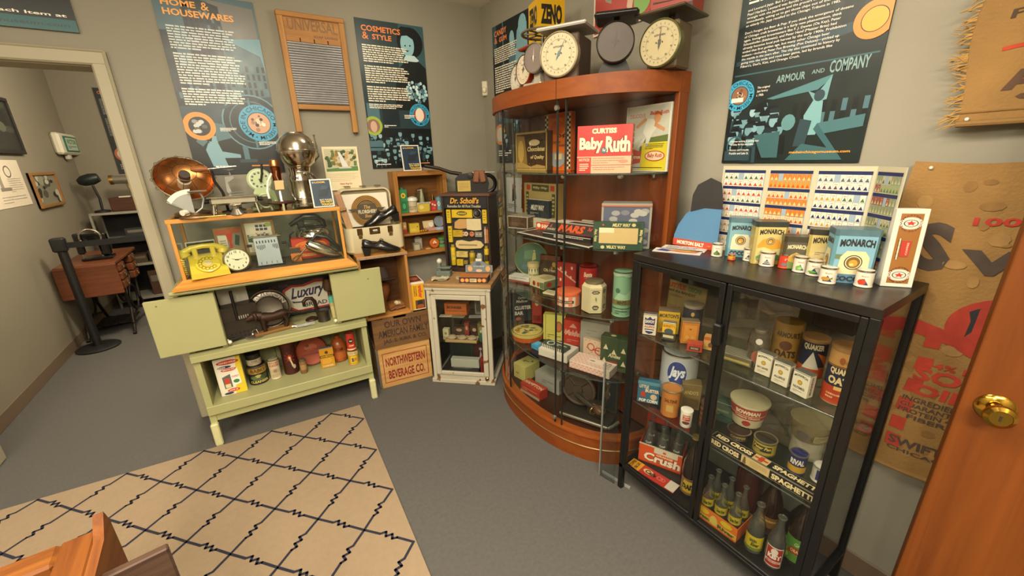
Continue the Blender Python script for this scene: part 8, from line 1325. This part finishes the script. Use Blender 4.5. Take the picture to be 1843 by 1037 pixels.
o = leaflet('white leaflet lying behind the orange picture leaflet', 1.478, 1.0, .175, .08, -68, [('r', 0, 0, 1, 1, '#cac6bc'), ('t', 'PROMPT DELIVERY', .1, .6, .85, .8, '#3a3f5a', .02), ('l', .1, .15, .8, .5, 3, '#8d8a84', 4)])
# price board
gq = random.Random(21)
t = thing('shelf_board', 'folding card board printed with rows of grocery packages', 'display board', (1.612, .7, BT), -90)
def panel(name, x0, w_, cols_, seed, rz=0, y0=0, z0_=.0, h_=.335):
    g = random.Random(seed); e_ = MB().bx(0, w_, 0, .004, 0, h_).build(name, mt('#b0ab90', .5), t, loc=(x0, y0, 0), rot=(0, 0, rz)); ops = [('r', 0, 0, 1, 1, '#b8b398'), ('r', .05, .03, .95, .955, '#8fa0ac')]
    for sidx in range(5):
        zb = .955 - (sidx + 1) * .182; ops += [('r', .05, zb + .15, .95, zb + .182, '#1f2850'), ('r', .05, zb - .006, .95, zb + .004, '#c4bfa8')]
        nx = cols_[1] if len(cols_) > 1 else 8; gap = g.randint(2, nx - 2)
        for row in range(2):
            kind = g.choice(cols_[0])
            for i in range(nx):
                if row and i in (gap,) : continue
                if g.random() < .15: kind = g.choice(cols_[0])
                a = .06 + .88 * i / nx; q = zb + .004 + row * .074; ww = .88 / nx * .92; bc, tc_ = kind
                ops += [('r', a, q, a + ww, q + .07, bc), ('p', [(a + ww * .1, q + .006), (a + ww * .9, q + .006), (a + ww * .5, q + .042)], tc_)]
                if i % 2: ops.append(('r', a + ww * .2, q + .048, a + ww * .8, q + .054, '#c07a64'))
    MB().prt(ops, flat(0, 0, 0, (w_, 0, 0), (0, 0, h_), (0, -1, 0)), asp=w_ / h_).build('print', PGLOSS(), e_)
WC_ = '#cfc8b8'
panel('board_panel', -.245, .172, ([(WC_, '#b0702c'), (WC_, '#a59a5c'), (WC_, '#8a3a34'), (WC_, '#46603c'), (WC_, '#b0442c')], 8), 1)
panel('board_panel', -.073, .151, ([('#c0521f', '#d0a04a'), ('#b9862a', '#c4501f'), ('#b5402a', '#c96a3a'), ('#c4701f', '#d8b878'), ('#cdb890', '#b5502a')], 9), 2)
panel('board_panel', .078, .16, ([(WC_, '#23305c'), (WC_, '#3f6a3c'), (WC_, '#a53a28'), (WC_, '#b08a3c'), (WC_, '#5a3a5c'), (WC_, '#4a5a6c')], 9), 3)
panel('board_panel', .238, .113, ([('#8d9a6c', '#5c6a3c'), ('#a9a884', '#4a5a34'), ('#7d8a6a', '#b0a878'), ('#8a4a3a', '#b0a878')], 8), 4, -42)
# cocoa and tea tins
def mtin(label, x, y, w_, d_, h_, rz, col, ops, lops=None, lc='#5a7a86'):
    t = thing('cocoa_tin', label, 'tin', (x, y, BT), rz); c = .008
    oc = [(-w_ / 2 + c, 0), (w_ / 2 - c, 0), (w_ / 2, c), (w_ / 2, d_ - c), (w_ / 2 - c, d_), (-w_ / 2 + c, d_), (-w_ / 2, d_ - c), (-w_ / 2, c)]
    b_ = MB().prism(oc, 0, h_ - .012).build('body', mt(col, .35, .15, .12, 18), t)
    MB().prism([(q[0] * 1.03, d_ / 2 + (q[1] - d_ / 2) * 1.03) for q in oc], h_ - .018, h_).build('lid', mt(lc, .3, .4, .25, 25), t)
    b = MB().prt(ops, flat(-w_ / 2 + c, 0, .002, (w_ - 2 * c, 0, 0), (0, 0, h_ - .02), (0, -1, 0)), asp=w_ / h_)
    if lops: b.prt(lops, flat(-w_ / 2, d_ - c, .002, (0, -d_ + 2 * c, 0), (0, 0, h_ - .02), (-1, 0, 0)), asp=d_ / h_)
    b.build('label', PRINT(), b_); return t
lion = lambda x, y, r, a: [('e', x, y, r, r * a, '#2c2a24', 26), ('e', x, y, r * .88, r * .88 * a, '#c4ba98', 24), ('e', x, y, r * .76, r * .76 * a, '#6a5220', 24), ('e', x, y - r * .1 * a, r * .5, r * .48 * a, '#b8862c', 18), ('e', x - r * .15, y - r * .3 * a, r * .25, r * .2 * a, '#d0b878', 12)]
arch = [('p', [(.12, .3), (.12, .55), (.2, .66), (.5, .72), (.8, .66), (.88, .55), (.88, .3)], '#c4bb98')]
mtin('pale blue cocoa tin with a lion seal at the cutout end of the tin row', 1.545, .80, .095, .06, .15, -62, '#5f8d9a', [('r', 0, 0, 1, 1, '#6f9aa4'), ('r', 0, 0, 1, .24, '#5a8a98'), ('t', 'MONARCH', .08, .76, .94, .9, '#23211c', .05, 0, .03), ('p', [(.1, .2), (.12, .55), (.22, .66), (.78, .66), (.88, .55), (.9, .2)], '#c9c0a0')] + lion(.5, .48, .22, .62) + [('t', 'COCOA', .1, .04, .9, .17, '#23211c', .04)], [('r', 0, 0, 1, 1, '#7a9aa0'), ('e', .5, .5, .34, .28, '#c9c0a0', 20)] + lion(.5, .5, .24, .5))
tea = [('r', 0, 0, 1, 1, '#b8a968'), ('t', 'MONARCH', .06, .78, .94, .92, '#23211c', .05, 0, .03), ('p', [(.04, .0), (.04, .5), (.2, .66), (.5, .72), (.8, .66), (.96, .5), (.96, 0)], '#c08a2a'), ('p', [(.04, .12), (.04, .42), (.3, .46), (.6, .38), (.96, .44), (.96, .12)], '#b8b078'), ('p', [(.04, .2), (.4, .32), (.96, .24), (.96, .1), (.04, .1)], '#5f7d4a'), ('p', [(.3, .1), (.55, .2), (.8, .12), (.8, .05), (.3, .05)], '#5a8a8a')]
mtin('yellow landscape tea tin beside the pale blue cocoa tin', 1.517, .682, .1, .065, .152, -48, '#a89a5c', tea + lion(.5, .62, .15, .68) + [('r', .05, .02, .3, .12, '#c9b878'), ('t', 'TEA', .07, .03, .28, .11, '#23211c', .05)], lc='#3a3f3a')
mtin('small dark landscape tin in the middle of the tin row', 1.517, .595, .078, .055, .112, -56, '#4a4230', [('r', 0, 0, 1, 1, '#4a4636'), ('t', 'MONARCH', .06, .72, .94, .88, '#c4b98e', .05, 0, .03), ('p', [(.06, 0), (.08, .45), (.5, .62), (.92, .45), (.94, 0)], '#b5923c'), ('p', [(.06, .0), (.08, .3), (.5, .22), (.92, .3), (.94, 0)], '#6a8048')] + lion(.5, .46, .15, .7), lc='#4a4436')
mtin('yellow landscape tea tin behind the white pea can', 1.535, .528, .085, .06, .142, -66, '#a89a5c', [('r', 0, 0, 1, 1, '#b5a464'), ('t', 'MONARCH', .06, .76, .94, .92, '#23211c', .05, 0, .03), ('p', [(.06, .0), (.06, .5), (.5, .68), (.94, .5), (.94, 0)], '#b8a878'), ('l', .2, .46, .8, .56, 2, '#8a7a4a', 4), ('p', [(.06, .2), (.5, .4), (.94, .3), (.94, .1), (.06, .1)], '#b57a2c'), ('p', [(.06, .0), (.06, .2), (.5, .24), (.94, .16), (.94, 0)], '#6a7d44')], lc='#3a3a30')
mtin('largest pale blue cocoa tin with a lion seal next to the tall coffee box', 1.478, .428, .108, .075, .162, -56, '#5f8d9a', [('r', 0, 0, 1, 1, '#6f9cb0'), ('p', [(0, .0), (0, .3), (1, .26), (1, 0)], '#4a7490'), ('r', 0, .5, .2, .6, '#5c7050'), ('t', 'MONARCH', .06, .76, .96, .92, '#23211c', .05, 0, .02), ('p', [(.1, .18), (.14, .55), (.28, .68), (.76, .68), (.9, .55), (.92, .18)], '#c9be94')] + lion(.5, .44, .24, .66) + [('t', 'COCOA', .06, .03, .94, .14, '#23211c', .04)], [('r', 0, 0, 1, 1, '#6f9aa4'), ('t', 'MONARCH', .06, .8, .96, .92, '#23211c', .04), ('p', [(.1, .18), (.14, .55), (.28, .68), (.76, .68), (.9, .55), (.92, .18)], '#c9be94')] + lion(.5, .42, .26, .5))
TR = lambda c_='#23305c': ('p', [(.34, .06), (.5, .56), (.66, .06)], c_)
sc_ = [('spin', 1.50, .861, .0215, .05, 'white spinach can with green leaves, at the leaflet end of the small cans', [TR(), ('e', .5, .22, .12, .2, '#4a6a2c', 12), ('e', .42, .18, .08, .14, '#5a7a34', 10), ('e', .58, .18, .08, .14, '#3f5c28', 10)]),
  ('yel', 1.485, .793, .0145, .022, 'tiny yellow and orange can in front of the pale blue cocoa tin', [('r', 0, 0, 1, 1, '#b58a1c'), ('p', [(.5, .1), (.72, .9), (.72, .1)], '#b5481c')]),
  ('milk', 1.522, .751, .0195, .046, 'narrow white milk can with a navy triangle', [TR(), ('t', 'MILK', .42, .12, .58, .26, '#c9c4b4', .03)]),
  ('must', 1.50, .675, .0265, .05, 'white mustard can with a navy triangle before the landscape tea tin', [TR(), ('t', 'PREPARED', .38, .3, .62, .4, '#c9c4b4', .02), ('t', 'MUSTARD', .36, .14, .64, .26, '#c9c4b4', .03)]),
  ('salmon', 1.515, .625, .0205, .05, 'small red salmon can in the row of white cans', [('r', 0, 0, 1, 1, '#b0341f'), ('p', [(.34, .2), (.4, .36), (.62, .34), (.68, .24), (.56, .12), (.4, .12)], '#5c6a70'), ('l', .5, .6, .68, .8, 2, '#d8c0a0', 4)]),
  ('cabb', 1.505, .572, .0245, .052, 'white vegetable can with a pale green cabbage', [TR(), ('e', .46, .26, .13, .2, '#6a9a44', 16), ('e', .5, .22, .08, .1, '#8ab068', 12)]),
  ('pea', 1.495, .527, .0262, .049, 'white pea can with a bright green pod', [TR(), ('e', .44, .22, .16, .1, '#5a9a2c', 16), ('l', .5, .5, .68, .62, 2, '#6a665c', 4)]),
  ('pine', 1.437, .468, .0275, .05, 'white pineapple can in front of the largest cocoa tin', [TR(), ('e', .44, .28, .14, .16, '#a5782a', 16), ('p', [(.56, .3), (.66, .44), (.66, .26)], '#4a6a2c')]),
  ('tom', 1.478, .392, .0285, .05, 'white tomato can with a red tomato nearest the coffee box', [TR(), ('e', .44, .28, .13, .22, '#b0341c', 18), ('e', .46, .5, .03, .04, '#4a6a2c', 8)] + [('r', .84, .1 + .14 * i, .9, .13 + .14 * i, '#4a463c') for i in range(6)])]
for n_, x, y, r_, h_, lb, ops in sc_: can('food_can', lb, 'can', x, y, BT, r_, h_, '#c9c2b0' if n_ not in ('yel', 'salmon') else '#b0401f', [('r', 0, 0, 1, 1, '#cdc6b4')] * (n_ not in ('yel', 'salmon')) + ([('t', 'Monarch', .4, .66, .62, .8, '#c07a5c', .02, .2)] if n_ not in ('yel', 'salmon') else []) + ops, span=200)
seal = lambda y: [('e', .5, y, .36, .075, '#c4bfae', 28), ('c', 'BREWMASTER COFFEE ', .5, y, .27, .06, 250, -350, '#6a2f24', .02), ('e', .5, y, .22, .045, '#2c2018', 20), ('e', .5, y, .19, .039, '#cdc8b8', 18)] + [('p', [(.5 + (.16 if k % 2 == 0 else .08) * math.cos(R(90 + 36 * k)), y + (.034 if k % 2 == 0 else .016) * math.sin(R(90 + 36 * k))) for k in range(10)], '#b5301f')]
o = carton('coffee_box', 'tall white coffee carton with a brown panel and star seals', 'carton', 1.538, .333, BT, .075, .055, .225, -52, '#c9c4b6', front=[('r', .16, .05, .84, .94, '#8a5a20')] + seal(.82) + seal(.16) + [('p', [(.36, .4), (.34, .6), (.66, .6), (.62, .4)], '#a52f22'), ('v', 'COFFEE', .52, .42, .58, .58, '#cfa58a', .03)] + [('e', .28, .38 + .055 * i, .04, .016, '#3a2a1c', 8) for i in range(5)] + [('r', .26, .36, .3, .63, '#c4bfae')])
o.rotation_euler = (R(-4), 0, R(-52))
# ---------------------------------------------------------------- open wooden door at the edge of the view
t = thing('room_door', 'open oak veneer door with a brass knob at the edge of the view', 'door', (1.445, .131, 0), -72)
MB().bx(0, .76, 0, .036, .012, 2.04, .002).build('door_leaf', wood('#582c0e', '#743f16', 2, .42, .35), t)
BR = mt('#b8913a', .12, 1, .05, 10)
k_ = thing('x', '', '')
for k in ('label', 'category'): del k_[k]
k_.name = 'door_knob'; k_.parent = t; k_.location = (.058, 0, .975)
MB().at((0, 0, 0), (90, 0, 0)).lathe([(.036, 0), (.036, .004), (.03, .009), (.016, .012), (.014, .03)], 30).build('rosette', BR, k_)
MB().at((0, 0, 0), (90, 0, 0)).lathe([(.014, .026), (.024, .034), (.029, .045), (.028, .054), (.02, .06), (.019, .058), (.0001, .058)], 30).build('knob', BR, k_)
MB().bx(-.002, .002, -.0595, -.0575, -.008, .008).build('keyhole', mt('#2a2010', .5), k_)
